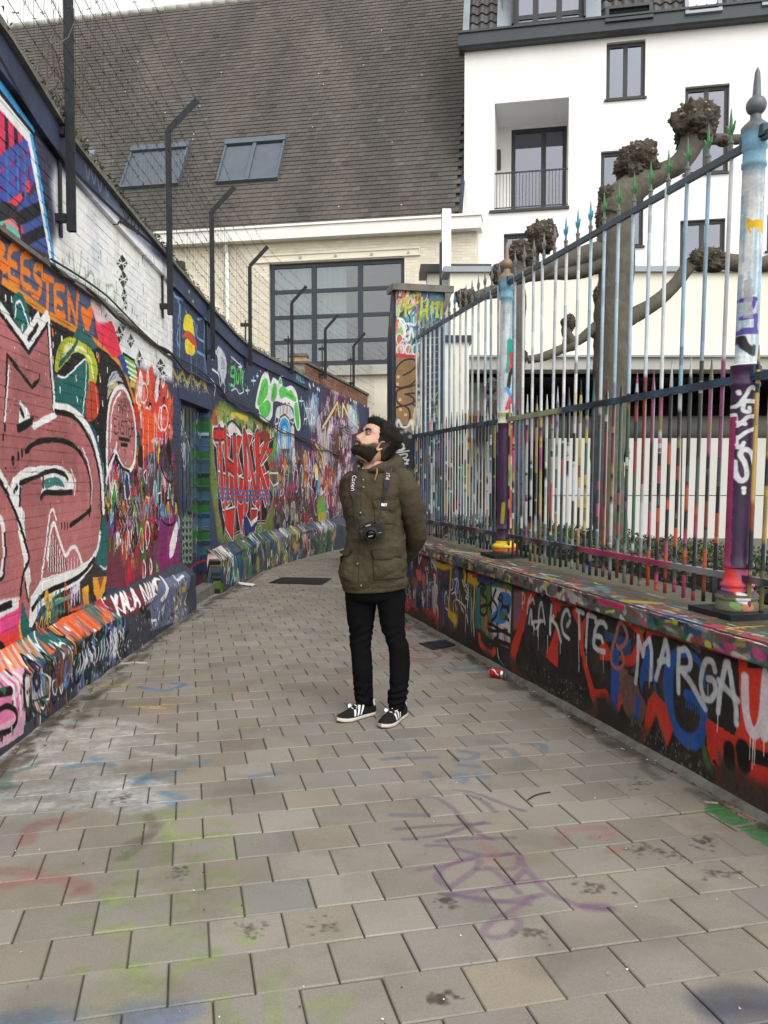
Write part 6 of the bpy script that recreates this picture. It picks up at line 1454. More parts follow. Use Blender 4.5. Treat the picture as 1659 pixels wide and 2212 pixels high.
for bi, (aA, aB, n, pal) in enumerate(bays):
    step = (aB - aA) / (n + 1 if bi else n + .5)
    for i in range(n):
        a = aA + step * (i + 1 - (.45 if bi == 0 else 0))
        if a < 2.1: continue
        frac = (i + 1) / (n + 1)
        zs = crisp(np.concatenate([np.sort(np.concatenate([[.785 + rng.uniform(-.01, .015), ZM], rng.uniform(.82, ZM - .02, 20)])), np.linspace(ZM + .03, ZT_ + .02, 12)]))
        mb = MB(); jit = rng.normal(0, .002, 2)
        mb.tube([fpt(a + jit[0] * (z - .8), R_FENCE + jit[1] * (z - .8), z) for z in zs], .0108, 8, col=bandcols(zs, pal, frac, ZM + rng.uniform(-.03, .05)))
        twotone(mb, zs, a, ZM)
        br = mb.build('bar', M_rail, rl, smooth=True)
        if bi == 1 and i >= 8: tc = (56, 128, 70)
        elif bi == 1 and 5 <= i < 8: tc = (60, 150, 185)
        elif bi == 0 and i in (3, 4, 8): tc = (60, 130, 180)
        else: tc = (118, 118, 120)
        if bi == 2: tc = (118, 118, 120)
        spear(br, a, ZT_ + .02, tc)
        # the short picket beside it
        a2 = a - step / 2
        zt = ZM + .15 + rng.uniform(-.02, .03); zs = crisp(np.concatenate([np.sort(np.concatenate([[.785 + rng.uniform(-.01, .02), ZM], rng.uniform(.82, ZM - .02, 16)])), [ZM + .03, ZM + .08, zt]]))
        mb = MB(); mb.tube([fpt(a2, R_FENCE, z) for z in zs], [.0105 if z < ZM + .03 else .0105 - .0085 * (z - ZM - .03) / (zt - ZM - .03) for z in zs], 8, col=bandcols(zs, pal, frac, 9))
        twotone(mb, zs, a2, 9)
        mb.build('picket', M_rail, rl, smooth=True)
for nm, z, h, d, cols in (('top_rail', ZT_, .036, .012, [(40, 62, 80), (52, 80, 100), (46, 70, 88)]), ('middle_rail', ZM, .036, .016, [(34, 56, 80), (44, 76, 102), (28, 36, 50), (52, 96, 124)]), ('bottom_rail', ZBt, .03, .02, [(30, 34, 40), (120, 125, 130), (50, 60, 80), (90, 40, 70)])):
    for bi, (aA, aB, n, pal) in enumerate(bays):
        aB = max(aB, 2.0)
        m = 26; rings = []; cols_ = []
        for k, a in enumerate(np.linspace(aA + (.0 if bi == 0 else -.045), aB + .045 if bi < 2 else aB, m)):
            rings.append([fpt(a, R_FENCE - d, z - h / 2), fpt(a, R_FENCE + d, z - h / 2), fpt(a, R_FENCE + d, z + h / 2), fpt(a, R_FENCE - d, z + h / 2)])
            c = np.array(cols[rng.integers(len(cols))], float)
            if nm == 'middle_rail' and bi == 1 and k < 9: c = np.array((176, 190, 150), float) * rng.uniform(.8, 1.05)
            if nm == 'bottom_rail' and bi == 1 and k > 11: c = np.array([(185, 66, 112), (170, 76, 112), (150, 150, 155)][0 if k < 21 else 2], float) * rng.uniform(.8, 1.05)
            cols_ += [tuple(np.array(lin(np.clip(c, 5, 240))) * .75)] * 4
        mb = MB(); mb.loft(rings, True, True, True, 0, None, cols_); mb.build(nm, M_rail, rl, fix=True)
for (a, which), M_, cv in zip(POSTS, (M_postn, M_postf), (cv_O, cv_Q)):
    Pp = ar(a, R_FENCE)
    prof = [(.0, .79), (.098, .79), (.100, .80), (.092, .835), (.098, .842), (.1, .855), (.092, .868), (.075, .875), (.07, .895), (.078, .902), (.078, .912), (.064, .925), (.058, .95), (.06, .985), (.072, .992), (.072, 1.006), (.064, 1.014), (.063, 1.05), (.062, 1.80), (.062, 1.84), (.068, 1.846), (.068, 1.862), (.063, 1.868), (.063, 1.92), (.069, 1.926), (.07, 1.945), (.052, 1.952), (.050, 2.86), (.056, 2.866), (.056, 2.884), (.051, 2.89), (.051, 2.94), (.058, 2.95), (.054, 2.985), (.058, 3.005), (.062, 3.02), (.064, 3.045), (.052, 3.06), (.038, 3.072), (.026, 3.085), (.024, 3.105)]
    ball = [(.046 * math.sin(t) if 0 < t < math.pi else .02, 3.148 - .046 * math.cos(t)) for t in np.linspace(.5, 2.65, 9)]
    prof += ball + [(.019, 3.196), (.016, 3.25), (.012, 3.30), (.004, 3.322), (0, 3.323)]
    mb = MB(); n = 24; rings = []; uv = []
    for r, z in prof:
        for q in range(n):
            t = 2 * math.pi * q / n
            rings.append(fpt(a, R_FENCE, z) + np.array([r * math.cos(t), r * math.sin(t), 0])); uv.append(cv.uv(r * math.cos(t), z))
    F = [(i * n + j, i * n + (j + 1) % n, (i + 1) * n + (j + 1) % n, (i + 1) * n + j) for i in range(len(prof) - 1) for j in range(n)]
    mb.add(rings, F, 0, uv); po = mb.build('post', M_, rl); auto_smooth(po, 50)
    bp = MB()
    bp.obox(ar(a, R_FENCE, .7635) - AX * .165 - RX * .15, AX * .33, RX * .3, ZZ * .026)
    bp.build('base_plate', M_darkiron, po, fix=True)
    for z in (ZM, ZT_):
        cl = MB(); cl.obox(fpt(a, R_FENCE, z) - AX * .085 - RX * .022, AX * .17, RX * .044, ZZ * .05, col=tuple(np.array(lin((50, 78, 98))) * .8)); cl.build('rail_bracket', M_rail, po, fix=True)
# ------------------------------------------------------------------ buildings behind
class Frame:
    def __init__(s, p0, F):
        s.p = np.array(p0, float); s.F = np.array([F[0], F[1], 0.]) / math.hypot(F[0], F[1]); s.N = np.array([s.F[1], -s.F[0], 0])
        if s.N[1] > 0: s.N = -s.N
    def uz(s, x, y):
        q = onplane(x, y, s.p, s.N); return float((q - s.p) @ s.F), float(q[2])
    def pt(s, u, z, o=0.):
        q = s.p + s.F * u + s.N * o; q[2] = z; return q
    def rect(s, pts):
        q = [s.uz(*p) for p in pts]; us = sorted(a for a, b in q); zs = sorted(b for a, b in q)
        h = len(q) // 2
        return sum(us[:h]) / h, sum(us[h:]) / h, sum(zs[:h]) / h, sum(zs[h:]) / h
    def slab(s, mb, u0, u1, z0, z1, o0, o1, mi=0, col=None):
        mb.obox(s.pt(u0, z0, o0), s.F * (u1 - u0), s.N * (o1 - o0), ZZ * (z1 - z0), mi, None, col)
def open_wall(mb, fr, u0, u1, z0, z1, ops, depth=.2, mi=0):
    us = sorted({u0, u1, *[o[0] for o in ops], *[o[1] for o in ops]}); zs = sorted({z0, z1, *[o[2] for o in ops], *[o[3] for o in ops]})
    us = [u for u in us if u0 <= u <= u1]; zs = [z for z in zs if z0 <= z <= z1]
    for i in range(len(us) - 1):
        for j in range(len(zs) - 1):
            cu, cz = (us[i] + us[i + 1]) / 2, (zs[j] + zs[j + 1]) / 2
            if any(o[0] < cu < o[1] and o[2] < cz < o[3] for o in ops): continue
            mb.add([fr.pt(us[i], zs[j]), fr.pt(us[i + 1], zs[j]), fr.pt(us[i + 1], zs[j + 1]), fr.pt(us[i], zs[j + 1])], [(0, 1, 2, 3)], mi)
    for o in ops:
        d = o[4] if len(o) > 4 else depth
        A = [fr.pt(o[0], o[2]), fr.pt(o[1], o[2]), fr.pt(o[1], o[3]), fr.pt(o[0], o[3])]; B = [q - fr.N * d for q in A]
        mb.add(A + B, [(k, (k + 1) % 4, 4 + (k + 1) % 4, 4 + k) for k in range(4)], mi)
M_white = mat('white_render', (.78, .78, .78), (.85, .85, .85), scale=.8, rough=.85, bump=.1, bscale=160, dirt=(.62, .62, .60), dirt_scale=.5, dirt_amt=.35)
M_cream = mat('cream_render', (.70, .68, .59), (.76, .74, .65), scale=.5, rough=.85, bump=.05, bscale=150, dirt=(.55, .52, .43), dirt_scale=.7, dirt_amt=.3)
M_creambrick = mat('cream_brick', (.68, .635, .53), (.74, .70, .60), scale=3, rough=.8, bump=.2, bscale=120, vcol=True, dirt=(.40, .36, .28), dirt_scale=1.5, dirt_amt=.3)
M_fascia = mat('white_fascia', (.72, .72, .69), (.8, .8, .77), scale=1.5, rough=.6, dirt=(.45, .44, .40), dirt_scale=2, dirt_amt=.25)
M_anth = mat('anthracite_frame', (.018, .021, .026), (.024, .027, .032), scale=4, rough=.45)
M_bluef = mat('blue_black_frame', (.016, .024, .038), (.022, .032, .05), scale=4, rough=.45)
M_zinc = mat('zinc', (.20, .23, .26), (.26, .29, .32), scale=2, rough=.45, metal=.5)
M_anthz = mat('gutter_metal', (.035, .043, .05), (.05, .06, .07), scale=1.5, rough=.5, metal=.2)
M_slatem = mat('roof_tile', (.85, .85, .85), (1.15, 1.1, 1.05), scale=3.2, rough=.8, bump=.3, bscale=40, vcol=True, detail=10, spec=.3)
M_pant = mat('pantile', (.05, .048, .05), (.075, .068, .068), scale=3, rough=.55, bump=.15, bscale=60, vcol=True)
M_glass = glass_mat('window_glass', (.66, .72, .72), .08)
M_glassd = glass_mat('window_glass_blue', (.34, .37, .52), .16)
M_room = mat('room_dark', (.05, .052, .06), (.09, .09, .1), scale=.7, rough=.95)
M_curtain = mat('curtain', (.62, .63, .63), (.74, .74, .74), scale=2, rough=.95, stretch=(14, 14, .4))
M_slat = mat('shutter_slat', (.085, .105, .13), (.11, .13, .16), scale=3, rough=.6, spec=.3)
M_concrete = mat('concrete', (.34, .335, .31), (.44, .43, .40), scale=2, rough=.85, bump=.15, bscale=60, dirt=(.2, .2, .17), dirt_scale=1.5, dirt_amt=.35)
M_panel = mat('concrete_panel', (.50, .50, .47), (.56, .56, .53), scale=1.2, rough=.8, bump=.08, bscale=80, dirt=(.4, .39, .34), dirt_scale=1, dirt_amt=.3)
M_steel = mat('galvanised_steel', (.62, .64, .67), (.72, .74, .76), scale=3, rough=.35, metal=.6)
def window(fr, parent, r, depth, frame_m, mull_u=(), mull_z=(), fw=.07, glass=None, curtain=None, sill=True, room=.8, name='window'):
    u0, u1, z0, z1 = r
    f = MB(); e = .004
    o0, o1 = -depth - .05, -depth + .02
    for a, b, c, d in ((u0 + e, u1 - e, z0 + e, z0 + fw), (u0 + e, u1 - e, z1 - fw, z1 - e), (u0 + e, u0 + fw, z0 + fw, z1 - fw), (u1 - fw, u1 - e, z0 + fw, z1 - fw)): fr.slab(f, a, b, c, d, o0, o1)
    us = [u0 + fw] + [q for m in mull_u for q in (m - fw * .6, m + fw * .6)] + [u1 - fw]
    for m in mull_u: fr.slab(f, m - fw * .6, m + fw * .6, z0 + fw, z1 - fw, o0, o1 - .003)
    for m in mull_z:
        for k in range(0, len(us), 2): fr.slab(f, us[k], us[k + 1], m - fw * .45, m + fw * .45, o0, o1 - .006)
    w = f.build(name, frame_m, parent, fix=True)
    zs = [z0 + fw] + [q for m in sorted(mull_z) for q in (m - fw * .45, m + fw * .45)] + [z1 - fw]
    for i in range(0, len(us), 2):
        for j in range(0, len(zs), 2):
            p = MB(); fr.slab(p, us[i] - .002, us[i + 1] + .002, zs[j] - .002, zs[j + 1] + .002, o0 + .025, o0 + .031); p.build('pane', glass or M_glassd, w)
    rm = MB(); a, b = u0 - .3, u1 + .3; D = -depth - room
    A = [fr.pt(a, z0 - .2, -depth - .06), fr.pt(b, z0 - .2, -depth - .06), fr.pt(b, z1 + .2, -depth - .06), fr.pt(a, z1 + .2, -depth - .06)]; B = [q + fr.N * (D + depth + .06) for q in A]
    rm.add(A + B, [(k, (k + 1) % 4, 4 + (k + 1) % 4, 4 + k) for k in range(4)] + [(4, 5, 6, 7)]); rm.build('room', M_room, w)
    for cu in (curtain or ()):
        c = MB(); P = []
        for u in np.arange(cu[0], cu[1], .035): P.append([fr.pt(u, z0, -depth - .16 + .03 * math.sin(u * 45) + .012 * math.sin(u * 17)), fr.pt(u, z1, -depth - .16 + .02 * math.sin(u * 45))])
        c.grid(P); c.build('curtain', M_curtain, w, smooth=True)
    if sill:
        s = MB(); fr.slab(s, u0 - .04, u1 + .04, z0 - .045, z0 + .003, -depth - .02, .05); s.build('sill', frame_m, w, fix=True)
    return w

# --- cream brick hall with the huge tiled roof
c6 = crop(600, 800, 1.5082)
e0 = atY(690, 500, 22)
F1 = Frame((e0[0], 22, 0), (1, -.19))
hall = thing('brick_hall', 'cream painted brick hall under a huge steep brown tiled roof', 'building', tuple(F1.pt(0, 0)))
UL, UR = -15.5, F1.uz(1030, 540)[0]
ZE = 7.62
wr = F1.rect([c6(678, 348), c6(1480, 312), c6(683, 950), c6(1390, 942)])
wu0, wu1 = F1.uz(*c6(680, 600))[0], F1.uz(*c6(1478, 450))[0]
wz1 = F1.uz(*c6(1080, 330))[1]; wz0 = F1.uz(*c6(1080, 940))[1]
hw = MB(); open_wall(hw, F1, UL, UR, -.6, ZE, [(wu0, wu1, wz0, wz1, .22)])
hw.add([F1.pt(UR, -.6), F1.pt(UR, ZE), F1.pt(UR, ZE, -6), F1.pt(UR, -.6, -6)], [(0, 1, 2, 3)])
hw.build('facade', mat('cream_mortar', (.60, .56, .46), (.66, .62, .52), rough=.9), hall)
hb = MB(); rng = np.random.default_rng(12)
for i in range(52):
    z = 3.9 + i * .072; u = -6.6 - (i % 2) * .11
    if z + .06 > ZE - .02: break
    while u < UR - .01:
        a, b = u, min(u + .21, UR)
        if not (b > wu0 and a < wu1 and wz0 < z + .06 and z < wz1):
            k = rng.uniform(.9, 1.06); F1.slab(hb, a, b, z, z + .062, -.02, .006 + rng.normal(0, .0015), col=(k, k * rng.uniform(.97, 1.02), k * rng.uniform(.93, 1.03)))
        elif a < wu0 - .04: F1.slab(hb, a, wu0, z, z + .062, -.02, .006, col=(1, 1, 1))
        elif b > wu1 + .04: F1.slab(hb, wu1, b, z, z + .062, -.02, .006, col=(1, 1, 1))
        u += .22
hb.build('brick_field', M_creambrick, hall, kind='stuff')
mu = [F1.uz(*c6(938, 450))[0], F1.uz(*c6(1212, 450))[0]]
mz = [F1.uz(*c6(1080, q))[1] for q in (495, 648, 797)]
window(F1, hall, (wu0, wu1, wz0, wz1), .12, M_bluef, mu, mz, fw=.11, glass=M_glass, curtain=[(wu0 + .05, mu[0] + .0), (mu[0], F1.uz(*c6(1125, 600))[0])], room=2.5)
hs_ = MB(); F1.slab(hs_, F1.uz(*c6(1040, 960))[0], wu1 + .3, wz0 - .3, wz0 - .05, .008, .16); hs_.build('window_ledge', M_concrete, hall, fix=True)
lt = MB(); l0, l1 = F1.uz(*c6(603, 320))[0], F1.uz(*c6(1565, 270))[0]; lz0 = wz1 + .03; lz1 = F1.uz(*c6(1080, 275))[1]
W3 = (1, 1, 1)
F1.slab(lt, l0, l1, lz0 + .04, lz1 - .04, .008, .03, col=W3)
for a, b, c, d in ((l0, l1, lz1 - .04, lz1), (l0, l1, lz0, lz0 + .04)): F1.slab(lt, a, b, c, d, .008, .06, col=W3)
F1.slab(lt, l0 - .03, l0, lz0, lz1, .008, .06, col=W3); F1.slab(lt, l1, l1 + .03, lz0, lz1, .008, .06, col=W3)
lo = lt.build('steel_lintel', M_creambrick, hall, fix=True)
for x, y in ((867, 312), (1075, 303), (1287, 294), (1503, 285)):
    u, z = F1.uz(*c6(x, y)); bt = MB(); q = F1.pt(u, z, .03)
    bt.tube([q, q + F1.N * .05], .035, 8); bt.build('bolt_head', M_concrete, lo)
vt = MB(); u, z = F1.uz(*c6(160, 385)); F1.slab(vt, u - .18, u + .14, z - .22, z + .2, .01, .2); vt.build('vent_box', M_anth, hall, fix=True)
dp = MB(); u, z = F1.uz(*c6(435, 300)); dp.tube([F1.pt(u, ZE, .1), F1.pt(u, z + .05, .1)], .06, 10); dp.tube([F1.pt(u + .02, z + .1, .09), F1.pt(u + .04, 3.5, .09)], .05, 10); dp.build('downpipe', M_fascia, hall, smooth=True)
gt = MB(); F1.slab(gt, UL, UR + .12, ZE, ZE + .30, -.2, .32); F1.slab(gt, UL, UR + .14, ZE + .302, ZE + .36, -.3, .36); gt.build('gutter', M_fascia, hall, fix=True)
c60, s60 = math.cos(R(60)), math.sin(R(60))
UPV = -F1.N * c60 + ZZ * s60; RN = F1.N * s60 + ZZ * c60
RO = F1.pt(0, ZE + .33, .22)
def rp(u, v, o=0.): return RO + F1.F * u + UPV * v + RN * o
def ruv(x, y):
    q = onplane(x, y, RO, RN) - RO; return float(q @ F1.F), float(q @ UPV)
VR = float(np.mean([ruv(5, 57)[1], ruv(550, 1)[1]]))
deck = MB(); deck.add([rp(UL, -.05, -.03), rp(UR - .35, -.05, -.03), rp(UR - .35, VR, -.03), rp(UL, VR, -.03), rp(UL, VR, -3), rp(UR - .35, VR, -3)], [(0, 1, 2, 3), (3, 2, 5, 4)])
deck.build('roof_deck', M_anth, hall)
EX, TW = .165, .205
cells = []; rng = np.random.default_rng(31)
for i in range(int(VR / EX)):
    v = i * EX; u = UL + (i % 2) * TW / 2
    while u < UR - .38 - TW: cells.append((v, u)); u += TW
def ontop(q):
    x = q[1] / (22 + q[0] * .5); return (0 if -.29 < (q[1] - 1.7) / 22.5 < .12 else 1, q[0])
cells.sort(key=ontop)
def tilecol(u, v):
    n = mnoise.noise(Vector((u * .9 + v * .12, v * .22, 0))); n2 = mnoise.noise(Vector((u * .25, v * .2, 5))); n3 = rng.normal(0, .06)
    base = np.array((.078, .072, .068)); warm = np.array((.094, .083, .077)); green = np.array((.073, .073, .068))
    c = base + (warm - base) * np.clip(.35 + 1.2 * n + .5 * n2, 0, 1)
    c = c + (green - c) * np.clip(.3 - 1.0 * n2 - v * .02, 0, .7)
    c = c * (1 + n3 + .2 * n) * (1.0 + .012 * v)
    if rng.random() < .015: c = c * 1.25
    if rng.random() < .03: c = c * .78
    return tuple(np.clip(c, .02, .4))
tf = MB()
for k, (v, u) in enumerate(cells):
    mb = MB() if k < 300 else tf
    d = rng.normal(0, .003); g = .003; w0 = u + g; w1 = u + TW - g; t = .026
    q = [rp(w0, v - .004 + d, t - .004), rp(w1, v - .004 + d, t + rng.normal(0, .002)), rp(w1, v + EX + .012, .004), rp(w0, v + EX + .012, .004), rp(w0, v - .004 + d, .0), rp(w1, v - .004 + d, .0)]
    mb.add(q, [(0, 1, 2, 3), (4, 5, 1, 0), (4, 0, 3), (5, 2, 1)], 0, None, tilecol(u, v))
    if k < 300: mb.build('roof_tile', M_slatem, hall)
tf.build('roof_tile_field', M_slatem, hall, kind='stuff')
sp_ = MB(); rng2 = np.random.default_rng(3)                 # bird droppings and chips on the slope
for k in range(34):
    u, v = rng2.uniform(-9, 3.3), rng2.uniform(.3, VR - .5); s = rng2.uniform(.008, .024)
    sp_.add([rp(u + s * math.cos(a) * rng2.uniform(.6, 1.3), v + s * math.sin(a), .032) for a in np.linspace(0, 6.28, 6, endpoint=False)], [(0, 1, 2, 3, 4, 5)])
sp_.build('droppings', mat('droppings', (.6, .6, .57), rough=.9), hall, kind='stuff')
rg = MB()
u = UL
while u < UR - .4:
    rg.tube([rp(u, VR + .02, -.02), rp(u + .42, VR + .02, -.02)], .11, 8, col=(.9, .9, .9)); u += .425
rg.build('ridge_cap', M_concrete, hall, smooth=True)
def skylight(pts, n, openk=0):
    (x0, y0), (x1, y1), (x2, y2), (x3, y3) = pts
    q = [ruv(*p) for p in pts]; u0 = (q[0][0] + q[3][0]) / 2; u1 = (q[1][0] + q[2][0]) / 2; v0 = (q[2][1] + q[3][1]) / 2; v1 = (q[0][1] + q[1][1]) / 2
    f = MB(); W = (u1 - u0) / n
    for k in range(n):
        a, b = u0 + k * W, u0 + (k + 1) * W
        for (ua, ub, va, vb, h) in ((a, a + .05, v0, v1 - .2, .13), (b - .05, b, v0, v1 - .2, .13), (a + .05, b - .05, v0, v0 + .05, .12), (a - .01, b + .01 - (.02 if k < n - 1 else 0), v1 - .2, v1, .16)):
            f.obox(rp(ua, va, -.02), F1.F * (ub - ua), UPV * (vb - va), RN * (h + .02))
    o = f.build('skylight', M_slat, hall, fix=True)
    for k in range(n):
        a, b = u0 + k * W + .052, u0 + (k + 1) * W - .052
        m = int((v1 - .2 - v0 - .05) / .055)
        for i in range(m):
            v = v0 + .052 + i * .055
            s = MB(); s.obox(rp(a, v, .06), F1.F * (b - a), UPV * .051 + RN * .006, RN * .012); s.build('shutter_slat', M_slat, o)
    return o
c7 = crop(800, 500, 4.1475)
skylight([c7(365, 255), c7(1340, 180), c7(1180, 870), c7(205, 910)], 2)
c8 = crop(0, 0, 1.659)
skylight([c8(865, 970), c8(1235, 950), c8(1160, 1215), c8(790, 1225)], 1)
sm = MB(); q = [ruv(*c8(575, 992)), ruv(*c8(625, 992)), ruv(*c8(625, 1040))]
sm.obox(rp(q[0][0], q[2][1], 0), F1.F * (q[1][0] - q[0][0]), UPV * (q[0][1] - q[2][1]), RN * .1); sm.build('roof_hatch', M_zinc, hall, fix=True)

# --- white apartment house
c1 = crop(1700, 0, 1.2762)
w0 = atY(1003, 300, 21.75)
F2 = Frame((w0[0], 21.75, 0), (1, -.2))
apt = thing('apartment_house', 'white rendered apartment house with black windows and dark pantiled mansard roof', 'building', tuple(F2.pt(0, 0)))
zg1 = F2.uz(*c1(150, 272))[1]; zg1b = F2.uz(*c1(1659, 98))[1]; zG = (zg1 + zg1b) / 2
U1 = 13.0
print('gutter z', zg1, zg1b)
def R4(*q): return F2.rect([c1(*p) for p in q])
wA = R4((858, 213), (1050, 195), (1045, 480), (848, 502))
bal = R4((300, 520), (672, 480), (657, 1028), (290, 1050))
wB = R4((1247, 435), (1473, 413), (1457, 855), (1240, 872))
wC = R4((828, 755), (1040, 740), (1038, 1225), (820, 1238))
wD = R4((1225, 1100), (1448, 1087), (1442, 1320), (1215, 1332))
wE = R4((343, 1167), (520, 1155), (518, 1318), (340, 1322))
wF = (F2.uz(*c1(1654, 1150))[0], F2.uz(*c1(1654, 1150))[0] + 1.1, F2.uz(*c1(1654, 1252))[1], F2.uz(*c1(1654, 1070))[1])
wins = [wA, wB, wC, wD, wE, wF]
ops = [(*w, .22) for w in wins] + [(*bal, 1.55)]
fm = MB(); open_wall(fm, F2, 0, U1, -.5, zG, ops)
fm.add([F2.pt(0, -.5), F2.pt(0, zG), F2.pt(0, zG, -8), F2.pt(0, -.5, -8)], [(0, 1, 2, 3)])
fm.build('facade', M_white, apt)
for w in wins:
    window(F2, apt, w, .13, M_anth, [(w[0] + w[1]) / 2], [], fw=.09, glass=M_glassd, curtain=[(w[0] + .1, (w[0] + w[1]) / 2 - .1)] if w in (wD,) else None)
# balcony
bb = MB(); F2.slab(bb, bal[0], bal[1], bal[2] - .01, bal[3] + .01, -1.75, -1.55); 
bu0 = bal[0] + .42
open_back = Frame(F2.pt(0, 0, -1.5), F2.F)
bw_ = MB(); d0 = open_back.uz(*c1(380, 650)); d1 = open_back.uz(*c1(668, 622)); dzt = (d0[1] + d1[1]) / 2
open_wall(bw_, open_back, bal[0], bal[1] + .4, bal[2] - .01, bal[3] + .01, [(d0[0], bal[1] - .02, bal[2] + .03, dzt, .05)]); bw_.build('balcony_back_wall', M_white, apt)
window(open_back, apt, (d0[0], bal[1] - .02, bal[2] + .03, dzt), .03, M_anth, [open_back.uz(*c1(540, 800))[0]], [], fw=.11, glass=M_glassd, sill=False, name='balcony_door')
bs = MB(); F2.slab(bs, bal[0] - .12, bal[1] + .03, bal[2] - .07, bal[2] - .002, -1.5, .06); bs.build('balcony_slab', M_anth, apt, fix=True)
rz = F2.uz(*c1(480, 848))[1]
rr_ = MB(); F2.slab(rr_, bal[0] + .002, bal[1] - .002, rz - .03, rz, -.06, -.02); F2.slab(rr_, bal[0] + .002, bal[1] - .002, bal[2] + .05, bal[2] + .075, -.055, -.025)
ro = rr_.build('balcony_railing', M_anth, apt, fix=True)
for u in np.linspace(bal[0] + .06, bal[1] - .06, 22):
    q = MB(); F2.slab(q, u - .007, u + .007, bal[2] + .075, rz - .03, -.047, -.033); q.build('baluster', M_anth, ro)
lp = MB(); u, z = open_back.uz(*c1(312, 825)); F2.slab(lp, bal[0] + .002, bal[0] + .1, z - .25, z + .22, -1.2, -.95); lp.build('wall_lamp', M_anth, apt, fix=True)
gm = MB()
prof = [(-.2, 0), (.22, .0), (.26, .05), (.26, .33), (.30, .35), (.30, .40), (-.2, .40)]
gm.loft([[F2.pt(-.14, zG + z, o) for o, z in prof], [F2.pt(U1, zG + z, o) for o, z in prof]]); gm.build('gutter', M_anthz, apt, fix=True)
# mansard
ang = R(70); MU = -F2.N * math.cos(ang) + ZZ * math.sin(ang); MN = F2.N * math.sin(ang) + ZZ * math.cos(ang)
MO = F2.pt(0, zG + .38, .12)
def mp(u, v, o=0.): return MO + F2.F * u + MU * v + MN * o
def muv(x, y):
    q = onplane(x, y, MO, MN) - MO; return float(q @ F2.F), float(q @ MU)
md = MB(); md.obox(mp(.1, -.1, -.3), F2.F * (U1 - .1), MU * 4.2, MN * .26); md.build('mansard_deck', M_anth, apt, fix=True)
PW, PE = .235, .29
k = 0; mass = MB(); rng = np.random.default_rng(41)
dq = [muv(*c1(330, 200)), muv(*c1(760, 100))]
def ptile(mb, u, v):
    m = 8; P = []
    for i in range(m + 1):
        x = i / m; o = .035 * math.sin(x * 2 * math.pi - .6) + .03
        P.append((u + x * PW, o))
    col = rng.uniform(.75, 1.25); cc = (col, col * rng.uniform(.93, 1.03), col)
    top = [mp(x, v + PE + .03, o - .012) for x, o in P]; bot = [mp(x, v, o + .03) for x, o in P]; low_ = [mp(x, v, o + .0) for x, o in P]
    mb.grid([bot, top], 0, None, [[cc] * (m + 1)] * 2); mb.grid([low_, bot], 0, None, [[cc] * (m + 1)] * 2)
cells = [(i * PE, .12 + j * PW) for i in range(9) for j in range(int((U1 - .3) / PW))]
cells = [q for q in cells if q[1] < 8.7 and not (dq[0][0] + .1 < q[1] < dq[1][0] - PW)]
for v, u in cells:
    mb = MB() if k < 300 else mass
    ptile(mb, u, v)
    if k < 300: mb.build('pantile', M_pant, apt, smooth=True)
    k += 1
if mass.v: mass.build('pantile_field', M_pant, apt, kind='stuff', smooth=True)
vg = MB(); vg.obox(mp(-.03, -.05, -.1), F2.F * .16, MU * 4.2, MN * .22); vg.build('verge_trim', M_zinc, apt, fix=True)
# glazed dormer with sloping zinc cheeks
dl, dr = muv(*c1(395, 190))[0] - .02, muv(*c1(735, 150))[0] + .02
FD = Frame(F2.pt(0, 0, .10), F2.F)
zd0 = zG + .42; zd1 = zd0 + 3.0
dm0 = FD.uz(*c1(400, 95)); dm1 = FD.uz(*c1(735, 55)); dzm = (dm0[1] + dm1[1]) / 2
dorm = window(FD, apt, (dl, dr, zd0, zd1), .0, M_anth, [FD.uz(*c1(500, 140))[0], FD.uz(*c1(617, 130))[0]], [dzm], fw=.12, glass=M_glassd, curtain=[(FD.uz(*c1(637, 120))[0], dr - .1)], sill=False, name='dormer')
for u, sgn in ((dl, -1), (dr, 1)):
    ck = MB(); ck.prism([FD.pt(u, zd0, .03), FD.pt(u, zd0, .25), FD.pt(u, zd1, .06), FD.pt(u, zd1, -1.2), FD.pt(u, zd0, -.2)], F2.F * sgn * .05); ck.build('dormer_cheek', M_anth, apt, fix=True)
    zk = MB(); zk.obox(mp(u + (-.42 if sgn < 0 else .05), -.02, .04), F2.F * .37, MU * 2.9, MN * .06); zk.build('zinc_flashing', M_zinc, apt, fix=True)
